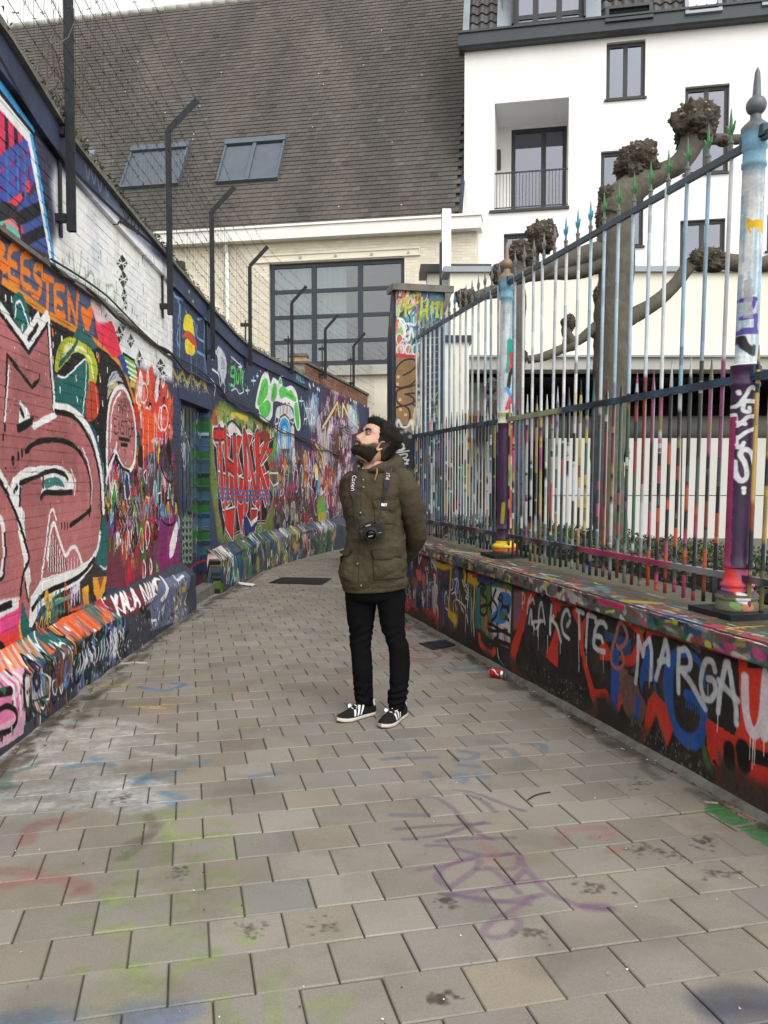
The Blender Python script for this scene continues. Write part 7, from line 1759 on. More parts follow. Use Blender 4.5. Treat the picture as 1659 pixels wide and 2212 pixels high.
# roof windows
M_skyglass = glass_mat('roof_window_glass', (.2, .22, .25), .75)
def roofwin(pts, opened):
    q = [muv(*c1(*p)) for p in pts]; u0, u1 = (q[0][0] + q[3][0]) / 2, (q[1][0] + q[2][0]) / 2; v0, v1 = (q[2][1] + q[3][1]) / 2, (q[0][1] + q[1][1]) / 2
    f = MB(); M = .09
    for a, b, c, d in ((u0, u0 + M, v0, v1), (u1 - M, u1, v0, v1), (u0 + M, u1 - M, v0, v0 + M), (u0 + M, u1 - M, v1 - M, v1)): f.obox(mp(a, c, -.02), F2.F * (b - a), MU * (d - c), MN * .16)
    o = f.build('roof_window', M_anth if opened else M_zinc, apt, fix=True)
    p = MB()
    if opened:
        p.obox(mp(u0 + M, v0 + M, -.01), F2.F * (u1 - u0 - 2 * M), MU * (v1 - v0 - 2 * M), MN * .02); p.build('opening', M_anth, o, fix=True)
        p = MB(); p.obox(mp(u0 + M + .02, v0 + (v1 - v0) * .45, .02), F2.F * (u1 - u0 - 2 * M - .04), MU * .05 + MN * .12, MN * .03); p.build('sash_bar', M_anthz, o, fix=True)
    else:
        p.obox(mp(u0 + M, v0 + M, .07), F2.F * (u1 - u0 - 2 * M), MU * (v1 - v0 - 2 * M), MN * .01); p.build('pane', M_skyglass, o, fix=True)
        b = MB(); b.obox(mp(u0 + M, v0 + M, -.01), F2.F * (u1 - u0 - 2 * M), MU * (v1 - v0 - 2 * M), MN * .02); b.build('blind', M_white, o, fix=True)
roofwin([(852, 55), (1085, 32), (1083, 105), (842, 135)], True)
roofwin([(1240, -60), (1420, -75), (1425, 72), (1240, 96)], False)
roofwin([(1612, -80), (1800, -100), (1810, 30), (1625, 52)], False)
av = MB(); q = [muv(*c1(315, 15)), muv(*c1(370, 5))]; av.obox(mp(q[0][0], q[0][1], .02), F2.F * (q[1][0] - q[0][0]), MU * .09, MN * .1); av.build('roof_vent', M_fascia, apt, fix=True)

# --- low cream garage building in front of it
c2 = crop(1500, 800, 1.106)
F3 = Frame((0, 12.4, 0), (1, -.005))
gar = thing('garage_building', 'low cream garage building with flat roof, dark opening and concrete panels behind the railing', 'building', tuple(F3.pt(3, .5)))
zpar = F3.uz(*c2(900, 275))[1]; zfas1 = F3.uz(*c2(900, 670))[1]; zfas0 = F3.uz(*c2(900, 728))[1]; zpan = F3.uz(*c2(1300, 1008))[1]
gL = F3.uz(*c2(285, 400))[0]; gR = 9.5
pL = F3.uz(2000 / 1.8083 + 250 / 1.659 / 1.8083, 1000)[0]
print('garage', zpar, zfas1, zfas0, zpan, gL, pL)
gw = MB(); F3.slab(gw, gL, gR, zfas1 + .001, zpar - .06, -.4, 0); gw.build('parapet_wall', M_cream, gar, fix=True)
cpn = MB(); F3.slab(cpn, gL - .1, gR, zpar - .06, zpar + .02, -.45, .07); cpn.build('parapet_coping', M_zinc, gar, fix=True)
fs = MB(); F3.slab(fs, gL, gR, zfas0, zfas1 - .03, -.5, .45); fs.build('fascia_beam', M_concrete, gar, fix=True)
fs = MB(); F3.slab(fs, gL, gR, zfas1 - .03, zfas1, -.5, .5); fs.build('ledge_flashing', M_zinc, gar, fix=True)
ib = MB(); A = [F3.pt(gL + .05, .2, -.05), F3.pt(gR, .2, -.05), F3.pt(gR, zfas0, -.05), F3.pt(gL + .05, zfas0, -.05)]; B = [q - F3.N * 5 for q in A]
ib.add(A + B, [(k, (k + 1) % 4, 4 + (k + 1) % 4, 4 + k) for k in range(4)] + [(4, 5, 6, 7)]); ib.build('garage_interior', mat('garage_dark', (.07, .064, .058), (.10, .092, .085), scale=1, rough=.95), gar)
bmz = F3.uz(*c2(1300, 900))[1]
bm = MB(); bm.tube([F3.pt(gL + .3, (bmz + zpan) / 2, -.8), F3.pt(gR, (bmz + zpan) / 2, -.8)], (bmz - zpan) / 2 * 1.1, 16); bm.build('round_beam', mat('grey_beam', (.13, .125, .115), (.17, .16, .15), scale=1, rough=.8), gar, smooth=True)
zj = F3.uz(2000 / 1.8083 + 1300 / 1.659 / 1.8083, (1300 + 1052 / 1.659) / 1.8083)[1]
uj = F3.uz((2000 + 1112 / 1.659) / 1.8083, 1000)[0]
ed = [pL, uj - .03, uj + 2.8, gR]
for a, b in zip(ed[:-1], ed[1:]):
    for z0, z1 in ((.2, zj - .012), (zj, zpan)):
        q = MB(); F3.slab(q, a + .012, b - .012, z0, z1, -.12, 0.0); q.build('concrete_panel', M_panel, gar, fix=True)
rb = MB(); F3.slab(rb, pL, gR, .2, zpan - .01, -.2, -.13); rb.build('panel_backing', M_concrete, gar, fix=True)
# stub wall with its own little coping, left of the garage, and the taller piece with dark cap
F4 = Frame((0, 11.6, 0), (1, 0))
st = MB(); u0, u1 = F4.uz(*c2(150, 600))[0], F4.uz(*c2(368, 600))[0]; z1 = F4.uz(*c2(300, 572))[1]
F4.slab(st, u0, u1, .2, z1 - .06, -.5, 0); st.build('stub_wall', M_cream, gar, fix=True)
st = MB(); F4.slab(st, u0, u1 + .05, z1 - .06, z1 + .02, -.5, .05); st.build('stub_coping', M_anth, gar, fix=True)
F5 = Frame((0, 13.6, 0), (1, 0))
st = MB(); u0, u1 = F5.uz(*c2(188, 300))[0], F5.uz(*c2(300, 300))[0]; z1 = F5.uz(*c2(220, 270))[1]
F5.slab(st, u0, u1 + .6, .2, z1 - .1, -.5, 0); st.build('side_wall', M_cream, gar, fix=True)
st = MB(); F5.slab(st, u0 - .12, u1 + .6, z1 - .1, z1 + .02, -.5, .14); st.build('side_coping', M_anth, gar, fix=True)
fl = thing('flue_duct', 'square pale metal flue duct rising behind the graffiti pillar', 'flue', tuple(atY(963, 1000, 12.9) * (1, 1, 0)))
q0, q1 = atY(*c2(252, 100), 12.9), atY(*c2(290, 100), 12.9); zt = atY(*c2(270, 14), 12.9)[2]
fb = MB(); fb.obox((q0[0], 12.9, .1), (q1[0] - q0[0], 0, 0), (0, .25, 0), (0, 0, zt - .1)); fb.build('duct', M_steel, fl, fix=True)
fb = MB(); fb.obox((q0[0] - .012, 12.885, zt), (q1[0] - q0[0] + .03, 0, 0), (0, .28, 0), (0, 0, .035)); fb.build('duct_cap', M_anth, fl, fix=True)
fb = MB(); fb.obox((q0[0] - .035, 12.95, .1), (.03, 0, 0), (0, .1, 0), (0, 0, zt - .6)); fb.build('duct_seam', M_anth, fl, fix=True)
# garden soil behind the railing
gs = MB(); gs.grid([[ar(a, R_WALL + .60, .5), ar(a, R_WALL + 12, .5)] for a in (1, 4, 8, 11.5, 16)]); gs.build('garden_soil', M_ground, kind='structure')
kw = MB(); kw.obox(ar(RA0, R_WALL + .61, -.3), AX * 8, RX * .02, ZZ * .9); kw.build('garden_kerb', M_concrete, kind='structure', fix=True)
# ------------------------------------------------------------------ cranked fence posts and wires on the left wall
sf = thing('security_fence', 'dark cranked steel posts strung with barbed wire on top of the left wall', 'fence', tuple(wpt(lw_hit(368, 600)[0], 3.0, .1)))
PO = .10
PX = [(155, 500, None), (368, 680, 270), (460, 775, 462), (541, 790, 577), (631, 808, 655), (703, 818, 712), (764, 835, 748), (826, 850, 787)]
posts = []
for x, yf, yb in PX:
    s = lw_hit(x, yf, PO)[0]; zf = lw_hit(x, yf, PO)[1]
    zb = lw_hit(x if yb is None else x - 12 if x == 368 else x, yb, PO)[1] if yb else None
    posts.append([s, zf, zb])
posts[0][2] = posts[1][2] + .05
posts.insert(0, [posts[0][0] - 2.7, posts[0][1], posts[0][2]])
print('posts', [[round(float(v), 2) for v in p] for p in posts])
tips = []
for i, (s, zf, zb) in enumerate(posts):
    n = wn(s); d = wl(s + .05) - wl(s - .05); d /= np.linalg.norm(d)
    mb = MB(); h = .026
    base = wpt(s, zf, PO)
    # angle iron: two flanges
    mb.obox(base - d * h - n * h, d * 2 * h, n * .008, ZZ * (zb - zf)); mb.obox(base - d * h - n * (h - .0085), d * .008, n * 2 * h, ZZ * (zb - zf))
    mb.obox(base + d * (h - .008) - n * (h - .0085), d * .008, n * 2 * h * .8, ZZ * (zb - zf))
    po = mb.build('fence_post', M_darkiron, sf, fix=True)
    top = base + ZZ * (zb - zf); U = (n * .70 + ZZ * .72); U /= np.linalg.norm(U); Q = np.cross(d, U)
    am = MB(); am.obox(top - d * h - Q * h, d * 2 * h, Q * .009, U * .42); am.obox(top - d * h - Q * (h - .0095), d * .008, Q * 2 * h, U * .42); am.build('cranked_arm', M_darkiron, po, fix=True)
    tips.append((top, U, d, n))
    bk = MB()
    for dz in (.06, .62):
        bk.obox(wpt(s, zf + dz, -.05) - d * .03, d * .06, n * (PO + .02), ZZ * .05)
    bk.obox(wpt(s, zf - .02, .002) + d * .04 - n * .0, d * .05, n * .012, ZZ * .75)
    bk.build('wall_bracket', M_darkiron, po, fix=True)
rng = np.random.default_rng(17)
levels = [.0, .12, .25, .38, .51, .64, .77, .9, 1.0] ; barbs = MB()
def wire_at(lev, arm=None):
    pts = []
    for i in range(len(posts)):
        s, zf, zb = posts[i]; top, U, d, n = tips[i]
        if arm is None:
            z0 = ztop(s) + .12; pts.append(wpt(s, z0 + (zb - z0) * lev, PO + .03))
        else: pts.append(top + U * arm)
    out = []
    for i in range(len(pts) - 1):
        sag = rng.uniform(.0, .05); m = 9
        s0, s1 = posts[i][0], posts[i + 1][0]
        for k in range(m):
            t = k / m; p = pts[i] * (1 - t) + pts[i + 1] * t
            q = p + rng.normal(0, .004, 3); q[2] -= sag * 4 * t * (1 - t); out.append(q)
    out.append(pts[-1]); return out
for lev, arm in [(l, None) for l in levels] + [(0, a) for a in (.12, .26, .40)]:
    W = wire_at(lev, arm); mb = MB(); mb.tube(W, .0022, 4, caps=False); mb.build('wire', M_wire, sf)
    for i in range(len(W) - 1):
        L = np.linalg.norm(W[i + 1] - W[i])
        for t in np.arange(.05, 1, .16 / max(L, .01)):
            p = W[i] + (W[i + 1] - W[i]) * t
            if p[1] > 15 and rng.random() < .5: continue
            for q in range(2):
                dd = rng.normal(0, 1, 3); dd = dd / np.linalg.norm(dd) * .02
                e = np.cross(dd, rng.normal(0, 1, 3)); e = e / np.linalg.norm(e) * .0022
                barbs.add([p - dd - e, p - dd + e, p + dd + e, p + dd - e], [(0, 1, 2, 3)])
barbs.build('barbs', M_wire, sf, kind='stuff')
mesh = MB()
for i in range(len(posts) - 1):
    s0, s1 = posts[i][0], posts[i + 1][0]
    if s1 < posts[1][0]: continue
    for s in np.arange(s0, s1, .055):
        t = (s - s0) / (s1 - s0); zb = posts[i][2] * (1 - t) + posts[i + 1][2] * t
        z0 = ztop(s) + .02; p = wpt(s, z0, PO + .03 + rng.normal(0, .006)); q = wpt(s + rng.normal(0, .01), zb, PO + .03 + rng.normal(0, .006)); r = .0008
        d = np.array([r, 0, 0]); e = np.array([0, r, 0])
        mesh.add([p - d, p + d, q + d, q - d], [(0, 1, 2, 3)]); mesh.add([p - e, p + e, q + e, q - e], [(0, 1, 2, 3)])
mesh.build('wire_mesh', M_wire, sf, kind='stuff')
# dead stems of a creeper in the wires by the nearest post
vn = MB()
for k in range(26):
    s = posts[1][0] + rng.uniform(-.5, .5); p = wpt(s, ztop(s), .05); pts = [p]
    for j in range(7):
        p = p + np.array([rng.normal(0, .03), rng.normal(.02, .05), rng.uniform(.03, .12)]); pts.append(p)
    vn.tube(pts, [.004] * 4 + [.003, .0025, .002, .0015], 4)
vn.build('creeper_stems', mat('dead_stem', (.08, .065, .045), (.12, .10, .07), scale=20), sf, kind='stuff')
# ------------------------------------------------------------------ pollarded plane trees, hedge
M_bark = mat('plane_bark', (.066, .058, .047), (.112, .10, .082), scale=7, rough=.9, bump=1, bscale=30, stretch=(1, 1, .45), dirt=(.17, .16, .13), dirt_scale=6, dirt_amt=.6, dist=.012)
M_knob = mat('pollard_knuckle', (.040, .031, .024), (.11, .088, .068), scale=16, rough=.95, bump=1, bscale=60, dirt=(.22, .175, .13), dirt_scale=18, dirt_amt=.7, dist=.035)
M_stub = mat('cut_wood', (.13, .10, .075), (.24, .19, .14), scale=30, rough=.9)
def limb(mb, pts, rs, n=14, seed=0, rough=.05):
    P = catmull(pts, 12); rr = np.interp(np.linspace(0, 1, len(P)), np.linspace(0, 1, len(rs)), rs)
    o = len(mb.v); mb.tube(P, list(rr), n)
    for i in range(o, len(mb.v)):
        p = np.array(mb.v[i]); k = min((i - o) // n, len(P) - 1); c = P[k]
        w = mnoise.noise(Vector(p * 4 + seed)) * .6 + mnoise.noise(Vector(p * 11 + seed)) * .5 + abs(mnoise.noise(Vector(p * 26 + seed))) * .45
        mb.v[i] = tuple(c + (p - c) * (1 + w * rough * 4))
def knob(parent, c, r, seed=0, sq=(1, 1, 1)):
    bm = bmesh.new(); bmesh.ops.create_icosphere(bm, subdivisions=5, radius=1)
    mb = MB(); V = []
    for v in bm.verts:
        p = np.array(v.co)
        d = 1 + .38 * mnoise.noise(Vector(p * 1.5 + seed)) - .05 + .22 * abs(mnoise.noise(Vector(p * 4.0 + seed))) + .16 * mnoise.noise(Vector(p * 8 + seed)) + .10 * mnoise.noise(Vector(p * 19 + seed))
        V.append(np.array(c) + p * d * r * np.array(sq))
    F = [[w.index for w in f.verts] for f in bm.faces]; bm.free()
    mb.add(V, F)
    o = mb.build('knuckle', M_knob, parent, smooth=True)
    # sawn stubs of last year's shoots
    rg = np.random.default_rng(int(seed * 10) + 3); sb = MB()
    for k in range(40):
        d = rg.normal(0, 1, 3); d[2] = abs(d[2]) * .8 + .1; d /= np.linalg.norm(d)
        p = np.array(c) + d * r * np.array(sq) * .98; t = r * rg.uniform(.07, .14)
        sb.tube([p - d * .03, p + d * t * rg.uniform(.5, 1.6)], t * .55, 6)
    sb.build('cut_stub', M_stub, o, kind='stuff')
    return o
def tpts(lst, Y):
    return [atY(x, y, Y if len(q) < 1 else q[0]) for x, y, *q in lst]
def big_tree():
    Y = 6.9
    t = thing('plane_tree', 'big pollarded plane tree with lumpy bare limbs close behind the iron railing', 'tree', tuple(atZ(1315, 1250, .5) * (0, 0, 1) + atY(1310, 1190, Y) * (1, 1, 0)), 'pollarded plane trees behind the railing')
    mb = MB(); limb(mb, tpts([(1312, 1270), (1318, 1150), (1312, 1000), (1318, 850), (1322, 700), (1330, 600), (1330, 520), (1330, 455)], Y), [.175, .14, .135, .137, .15, .14, .15, .12], 22, 3, .035)
    mb.build('trunk', M_bark, t, smooth=True)
    def L(pts, rs, s): 
        q = MB(); limb(q, tpts(pts, Y), rs, 14, s, .045); q.build('limb', M_bark, t, smooth=True)
    L([(1325, 470), (1345, 425), (1385, 395), (1425, 375), (1465, 355), (1490, 320), (1500, 285)], [.13, .13, .115, .08, .08, .09, .11], 5)
    L([(1318, 540), (1262, 553), (1215, 567), (1170, 585), (1120, 600), (1085, 610)], [.10, .085, .07, .065, .055, .05], 6)
    L([(1300, 570), (1240, 588), (1190, 590), (1150, 598)], [.07, .06, .05, .045], 7)
    L([(1335, 695), (1368, 682), (1420, 650), (1462, 610), (1490, 575), (1520, 560)], [.085, .065, .06, .055, .06, .07], 8)
    L([(1545, 562), (1590, 568), (1640, 572), (1700, 560)], [.07, .07, .065, .07], 9)
    L([(1300, 700), (1275, 716), (1245, 738), (1225, 722), (1228, 695)], [.06, .04, .035, .04, .045], 10)
    L([(1240, 745), (1210, 756), (1175, 770), (1140, 778)], [.045, .04, .035, .03], 11)
    L([(1490, 300), (1560, 300), (1600, 300), (1640, 280)], [.05, .04, .04, .03], 12)
    for k, (x, y, r, sq) in enumerate([(1377, 352, .165, (1, .9, .95)), (1502, 268, .17, (1, 1, 1.05)), (1316, 440, .11, (.8, .9, 1.3)), (1303, 470, .10, (.6, .8, 1.2)), (1345, 510, .085, (.7, .8, 1.2)), (1305, 515, .09, (.6, .8, 1.2)), (1172, 512, .115, (1, .9, 1.1)), (1205, 560, .05, (1, .8, .9)), (1528, 560, .11, (1.35, .9, .9)), (1228, 698, .07, (.8, .8, 1)), (1228, 738, .055, (.8, .8, 1.1)), (1285, 716, .05, (.7, .8, 1)), (1290, 640, .06, (.5, .7, 1.4)), (1350, 640, .055, (.5, .7, 1.3)), (1562, 305, .05, (1.2, .8, .8)), (1290, 800, .06, (.5, .8, 1.6)), (1352, 980, .05, (.5, .8, 1.4))]):
        knob(t, atY(x, y, Y), r, k * 1.7 + 1, sq)
def far_tree():
    Y = 9.6
    t = thing('plane_tree', 'smaller pollarded plane tree beyond the far railing post', 'tree', tuple(atY(1112, 1150, Y) * (1, 1, 0) + (0, 0, .5)), 'pollarded plane trees behind the railing')
    mb = MB(); limb(mb, tpts([(1112, 1250), (1114, 1050), (1110, 900), (1112, 760), (1114, 660), (1112, 600)], Y), [.15, .115, .11, .115, .12, .10], 18, 13, .035)
    mb.build('trunk', M_bark, t, smooth=True)
    def L(pts, rs, s):
        q = MB(); limb(q, tpts(pts, Y), rs, 12, s, .045); q.build('limb', M_bark, t, smooth=True)
    L([(1112, 620), (1090, 625), (1060, 632), (1030, 640), (1012, 645)], [.1, .085, .07, .06, .06], 15)
    L([(1105, 800), (1085, 830), (1070, 850), (1065, 870)], [.07, .05, .05, .05], 16)
    L([(1112, 620), (1120, 575), (1128, 550)], [.1, .08, .08], 17)
    for k, (x, y, r, sq) in enumerate([(1125, 548, .15, (1, .9, .9)), (1085, 592, .13, (1, .9, .9)), (1006, 644, .125, (1, .8, .85)), (1150, 575, .09, (1, .8, .8)), (1060, 835, .10, (.8, .8, 1)), (1062, 880, .09, (.7, .8, 1.2)), (1132, 770, .06, (.6, .8, 1.2))]):
        knob(t, atY(x, y, Y), r, k * 2.3 + 40, sq)
big_tree(); far_tree()
M_leaf = mat('hedge_leaf', (.022, .035, .012), (.05, .075, .025), scale=40, rough=.55, vcol=True)
hg = thing('hedge', 'low clipped evergreen hedge behind the iron railing', 'hedge', tuple(ar(6, R_WALL + .95, .5)))
rg = np.random.default_rng(6); lf = MB(); core = MB()
core.obox(ar(2.6, R_WALL + .78, .45), AX * 7.2, RX * 1.2, ZZ * .37); core.build('twig_core', M_joint, hg, fix=True)
def leaf(mb, p, d, L, w, col):
    e = np.cross(d, rg.normal(0, 1, 3)); e /= np.linalg.norm(e)
    mb.add([p, p + d * L * .5 + e * w, p + d * L, p + d * L * .5 - e * w], [(0, 1, 2, 3)], 0, None, col)
for k in range(26000):
    a = rg.uniform(2.6, 9.8); x = rg.uniform(.64, 2.0); top = .875 + .05 * mnoise.noise(Vector((a * 3, x * 4, 0)))
    z = top - abs(rg.normal(0, .05)) if rg.random() < .45 else rg.uniform(.5, top)
    if x > .85 and z < top - .12: x = .68 + abs(rg.normal(0, .05))
    d = rg.normal(0, 1, 3) + np.array([0, -.2, .5]); d /= np.linalg.norm(d)
    c = rg.uniform(.5, 1.5); leaf(lf, ar(a, R_WALL + x, z), d, rg.uniform(.018, .04), rg.uniform(.005, .011), (c, c * rg.uniform(.85, 1.1), c * .8))
for k in range(420):
    a = rg.uniform(2.6, 9.8); p = ar(a, R_WALL + rg.uniform(.7, 1.3), .875)
    for j in range(5):
        d = np.array([rg.normal(0, .5), rg.normal(0, .5), 1]); d /= np.linalg.norm(d); q = p + ZZ * j * .016
        leaf(lf, q, d, .03, .008, (1.1, 1.2, .8))
lf.build('foliage', M_leaf, hg, kind='stuff')
# ------------------------------------------------------------------ the man
M_skin = mat('skin', (.47, .27, .19), (.53, .32, .235), scale=18, rough=.5, bump=.08, bscale=160, dist=.003)
M_jacket = mat('olive_cotton', (.046, .038, .023), (.062, .052, .032), scale=5, rough=.8, bump=.6, bscale=8, dist=.035, fine=.14, spec=.2)
M_jacketd = mat('olive_trim', (.036, .029, .017), (.050, .041, .025), scale=6, rough=.8, bump=.2, bscale=30, fine=.1, spec=.2)
M_jeans = mat('black_denim', (.005, .005, .0055), (.008, .008, .009), scale=9, rough=.95, bump=.5, bscale=20, spec=.04)
M_hair = mat('dark_hair', (.010, .008, .007), (.022, .017, .014), scale=60, rough=.6)
M_beard = mat('dark_beard', (.026, .018, .013), (.062, .042, .030), scale=60, rough=.7)
M_suede = mat('black_suede', (.009, .010, .010), (.016, .017, .017), scale=30, rough=.95, spec=.15)
M_wleather = mat('white_leather', (.70, .70, .70), (.78, .78, .78), scale=10, rough=.5)
M_sole = mat('white_rubber', (.52, .50, .45), (.66, .65, .62), scale=14, rough=.6, dirt=(.35, .27, .18), dirt_scale=12, dirt_amt=.5)
M_gum = mat('gum_rubber', (.16, .08, .04), (.2, .1, .05), rough=.7)
M_button = mat('brass_snap', (.15, .15, .125), (.2, .19, .16), rough=.4, metal=.7)
M_black = mat('black_plastic', (.012, .012, .013), (.018, .018, .019), scale=20, rough=.42, spec=.5)
M_blackr = mat('black_rubber', (.009, .009, .009), (.014, .014, .014), scale=40, rough=.7)
M_white = mat('white_print', (.75, .75, .75), rough=.6)
M_grey = mat('grey_print', (.3, .3, .3), rough=.6)
M_red = mat('red_print', (.22, .025, .025), rough=.6)
M_strap = mat('strap_webbing', (.010, .010, .011), (.017, .017, .018), scale=40, rough=.8)
M_cord = mat('leather_cord', (.26, .12, .045), (.33, .16, .07), scale=30, rough=.7)
M_eye = mat('eye', (.22, .20, .19), rough=.3); M_iris = mat('iris', (.02, .012, .008), rough=.15); M_lip = mat('lip', (.36, .145, .12), (.42, .18, .15), scale=30, rough=.45)
YM = 4.82
pA, pB, pH, pJ, pS = crop(1200, 1500, 2.4583), crop(1200, 2200, 2.765), crop(1330, 1580, 5.53), crop(1300, 1800, 4.0225), crop(1300, 2700, 5.184)
def at(cr, x, y, Y=YM): return atY(*cr(x, y), Y)
man = thing('person', 'bearded man in olive parka and black jeans looking up, hands behind his back', 'person', (-.06, YM, 0))

def ring_se(cx, cy, cz, hx, hy, n=40, e=2.4, yaw=0., zf=None):
    out = []
    for q in np.linspace(0, 2 * math.pi, n, endpoint=False):
        c, s = math.cos(q), math.sin(q)
        x = hx * math.copysign(abs(c) ** (2 / e), c); y = hy * math.copysign(abs(s) ** (2 / e), s)
        out.append(np.array([cx + x, cy + y, cz + (zf(q) if zf else 0)]))
    return out
def smooth_rings(rings, k=4):
    A = np.array(rings); n = len(A); out = []
    idx = np.arange(n)
    t = np.linspace(0, n - 1, (n - 1) * k + 1)
    P = np.concatenate([[2 * A[0] - A[1]], A, [2 * A[-1] - A[-2]]])
    for v in t:
        i = min(int(v), n - 2); u = v - i; a, b, c, d = P[i], P[i + 1], P[i + 2], P[i + 3]
        out.append(.5 * (2 * b + (c - a) * u + (2 * a - 5 * b + 4 * c - d) * u * u + (3 * b - a - 3 * c + d) * u ** 3))
    return out
# jacket torso
J = [(148, 400, 900, .085), (185, 300, 1010, .105), (240, 205, 1110, .118), (320, 160, 1140, .125), (450, 140, 1110, .135), (600, 145, 1085, .14), (780, 160, 1080, .14), (1000, 205, 1105, .14), (1150, 218, 1122, .142), (1300, 188, 1136, .145), (1450, 150, 1152, .15), (1650, 104, 1168, .155), (1800, 104, 1172, .155), (1890, 140, 1172, .152), (1985, 165, 1172, .148)]
rings = []
for k, (y, xl, xr, hy) in enumerate(J):
    a, b = at(pJ, xl, y), at(pJ, xr, y)
    zf = None
    if y > 1900: zf = lambda q: -.016 * max(0, math.cos(q + math.pi * .62)) + .008 * math.cos(q)
    rings.append(ring_se((a[0] + b[0]) / 2, YM, (a[2] + b[2]) / 2, (b[0] - a[0]) / 2, hy, 72, 2.5, zf=zf))
rings = smooth_rings(rings, 7)
def fold(p, k=1.):
    v = Vector(p)
    f = mnoise.noise(Vector((p[0] * 5 + p[2] * 7, p[1] * 4, p[2] * 9 - p[0] * 5))) * .010
    f += (abs(mnoise.noise(Vector((p[0] * 12 + p[2] * 4, p[1] * 9, p[2] * 14 - p[0] * 8 + 3)))) - .25) * .013
    f += (abs(mnoise.noise(Vector((p[0] * 20 - p[2] * 10, p[1] * 14, p[2] * 20 + p[0] * 16 + 9)))) - .25) * .010
    f += mnoise.noise(v * 34) * .0025
    return f * k
for r in rings:
    c = np.mean(r, 0)
    for i in range(len(r)):
        d = (r[i] - c) * (1, 1, 0); d /= np.linalg.norm(d) + 1e-9; r[i] = r[i] + d * fold(r[i])
jb = MB(); jb.loft(rings[::-1], True, True, True)
inner = [ [c0 + (p - c0) * .93 for p in rings[-1]] for c0 in [np.mean(rings[-1], 0)]][0]
jacket = jb.build('jacket', M_jacket, man, smooth=True, fix=True)
def wrinkled_tube(pts, rs, n=28, k=1., sub=8):
    P = catmull(pts, sub); r = np.interp(np.linspace(0, 1, len(P)), np.linspace(0, 1, len(rs)), rs)
    mb = MB(); mb.tube(P, list(r), n)
    for i in range(len(mb.v)):
        p = np.array(mb.v[i]); c = P[min(i // n, len(P) - 1)]; d = p - c; d /= np.linalg.norm(d) + 1e-9
        w = fold(p * 1.3 + .7, k) + k * .003 * mnoise.noise(Vector((p[0] * 9 + p[2] * 8, p[1] * 9, p[2] * 22)))
        mb.v[i] = tuple(p + d * w)
    return mb
sl = wrinkled_tube([at(pJ, 960, 215, 4.82), at(pJ, 1075, 300, 4.80), at(pJ, 1150, 450, 4.79), at(pJ, 1205, 620, 4.80), at(pJ, 1260, 850, 4.83), at(pJ, 1300, 1050, 4.87), at(pJ, 1310, 1180, 4.90), at(pJ, 1275, 1290, 4.95), at(pJ, 1190, 1430, 5.0), at(pJ, 1080, 1550, 5.04)], [.045, .073, .078, .078, .069, .069, .066, .058, .05, .043], k=.55)
sl.build('sleeve', M_jacket, jacket, smooth=True)
sl = wrinkled_tube([at(pJ, 360, 230, 4.88), at(pJ, 285, 310, 4.89), at(pJ, 270, 460, 4.92), at(pJ, 285, 650, 4.97), at(pJ, 330, 850, 5.02), at(pJ, 390, 1080, 5.05), at(pJ, 560, 1270, 5.06), at(pJ, 800, 1450, 5.05), at(pJ, 960, 1560, 5.04)], [.04, .058, .062, .062, .06, .06, .056, .05, .043], k=.9)
sl.build('sleeve', M_jacket, jacket, smooth=True)
cf = MB(); P = [at(pJ, 1140, 1318, 4.80), at(pJ, 1230, 1332, 4.84), at(pJ, 1340, 1328, 4.87), at(pJ, 1440, 1300, 4.93)]
# collar and hood
col_r = []
for y, xl, xr, hy, dy in ((215, 380, 905, .082, .01), (150, 385, 850, .082, .01), (95, 392, 790, .078, .012), (72, 400, 760, .074, .014), (80, 412, 750, .066, .014), (140, 430, 740, .06, .014)):
    a, b = at(pJ, xl, y), at(pJ, xr, y)
    col_r.append(ring_se((a[0] + b[0]) / 2, YM + dy, a[2], (b[0] - a[0]) / 2, hy, 44, 2.2, zf=lambda q: .018 * math.sin(q) + .012 * math.cos(q)))
cm = MB(); cm.loft(smooth_rings(col_r, 3), True, False, False); cm.build('collar', M_jacket, jacket, smooth=True)
def squash(mb, c, k): return mb
hd = wrinkled_tube([at(pJ, 560, 150, 4.705), at(pJ, 690, 132, 4.715), at(pJ, 830, 110, 4.76), at(pJ, 960, 70, 4.84), at(pJ, 985, 20, 4.93), at(pJ, 890, -25, 5.0), at(pJ, 700, -45, 5.02), at(pJ, 520, 0, 4.97), at(pJ, 420, 60, 4.88), at(pJ, 385, 110, 4.80)], [.008, .022, .034, .044, .052, .055, .052, .042, .03, .016], k=.6)
hd.build('hood', M_jacket, jacket, smooth=True)
hd = wrinkled_tube([at(pJ, 640, 165, 4.71), at(pJ, 800, 150, 4.73), at(pJ, 950, 128, 4.79), at(pJ, 1050, 110, 4.87), at(pJ, 1000, 40, 4.97), at(pJ, 840, 0, 5.0)], [.006, .014, .02, .026, .04, .03], k=.5)
hd.build('hood_edge', M_jacket, jacket, smooth=True)
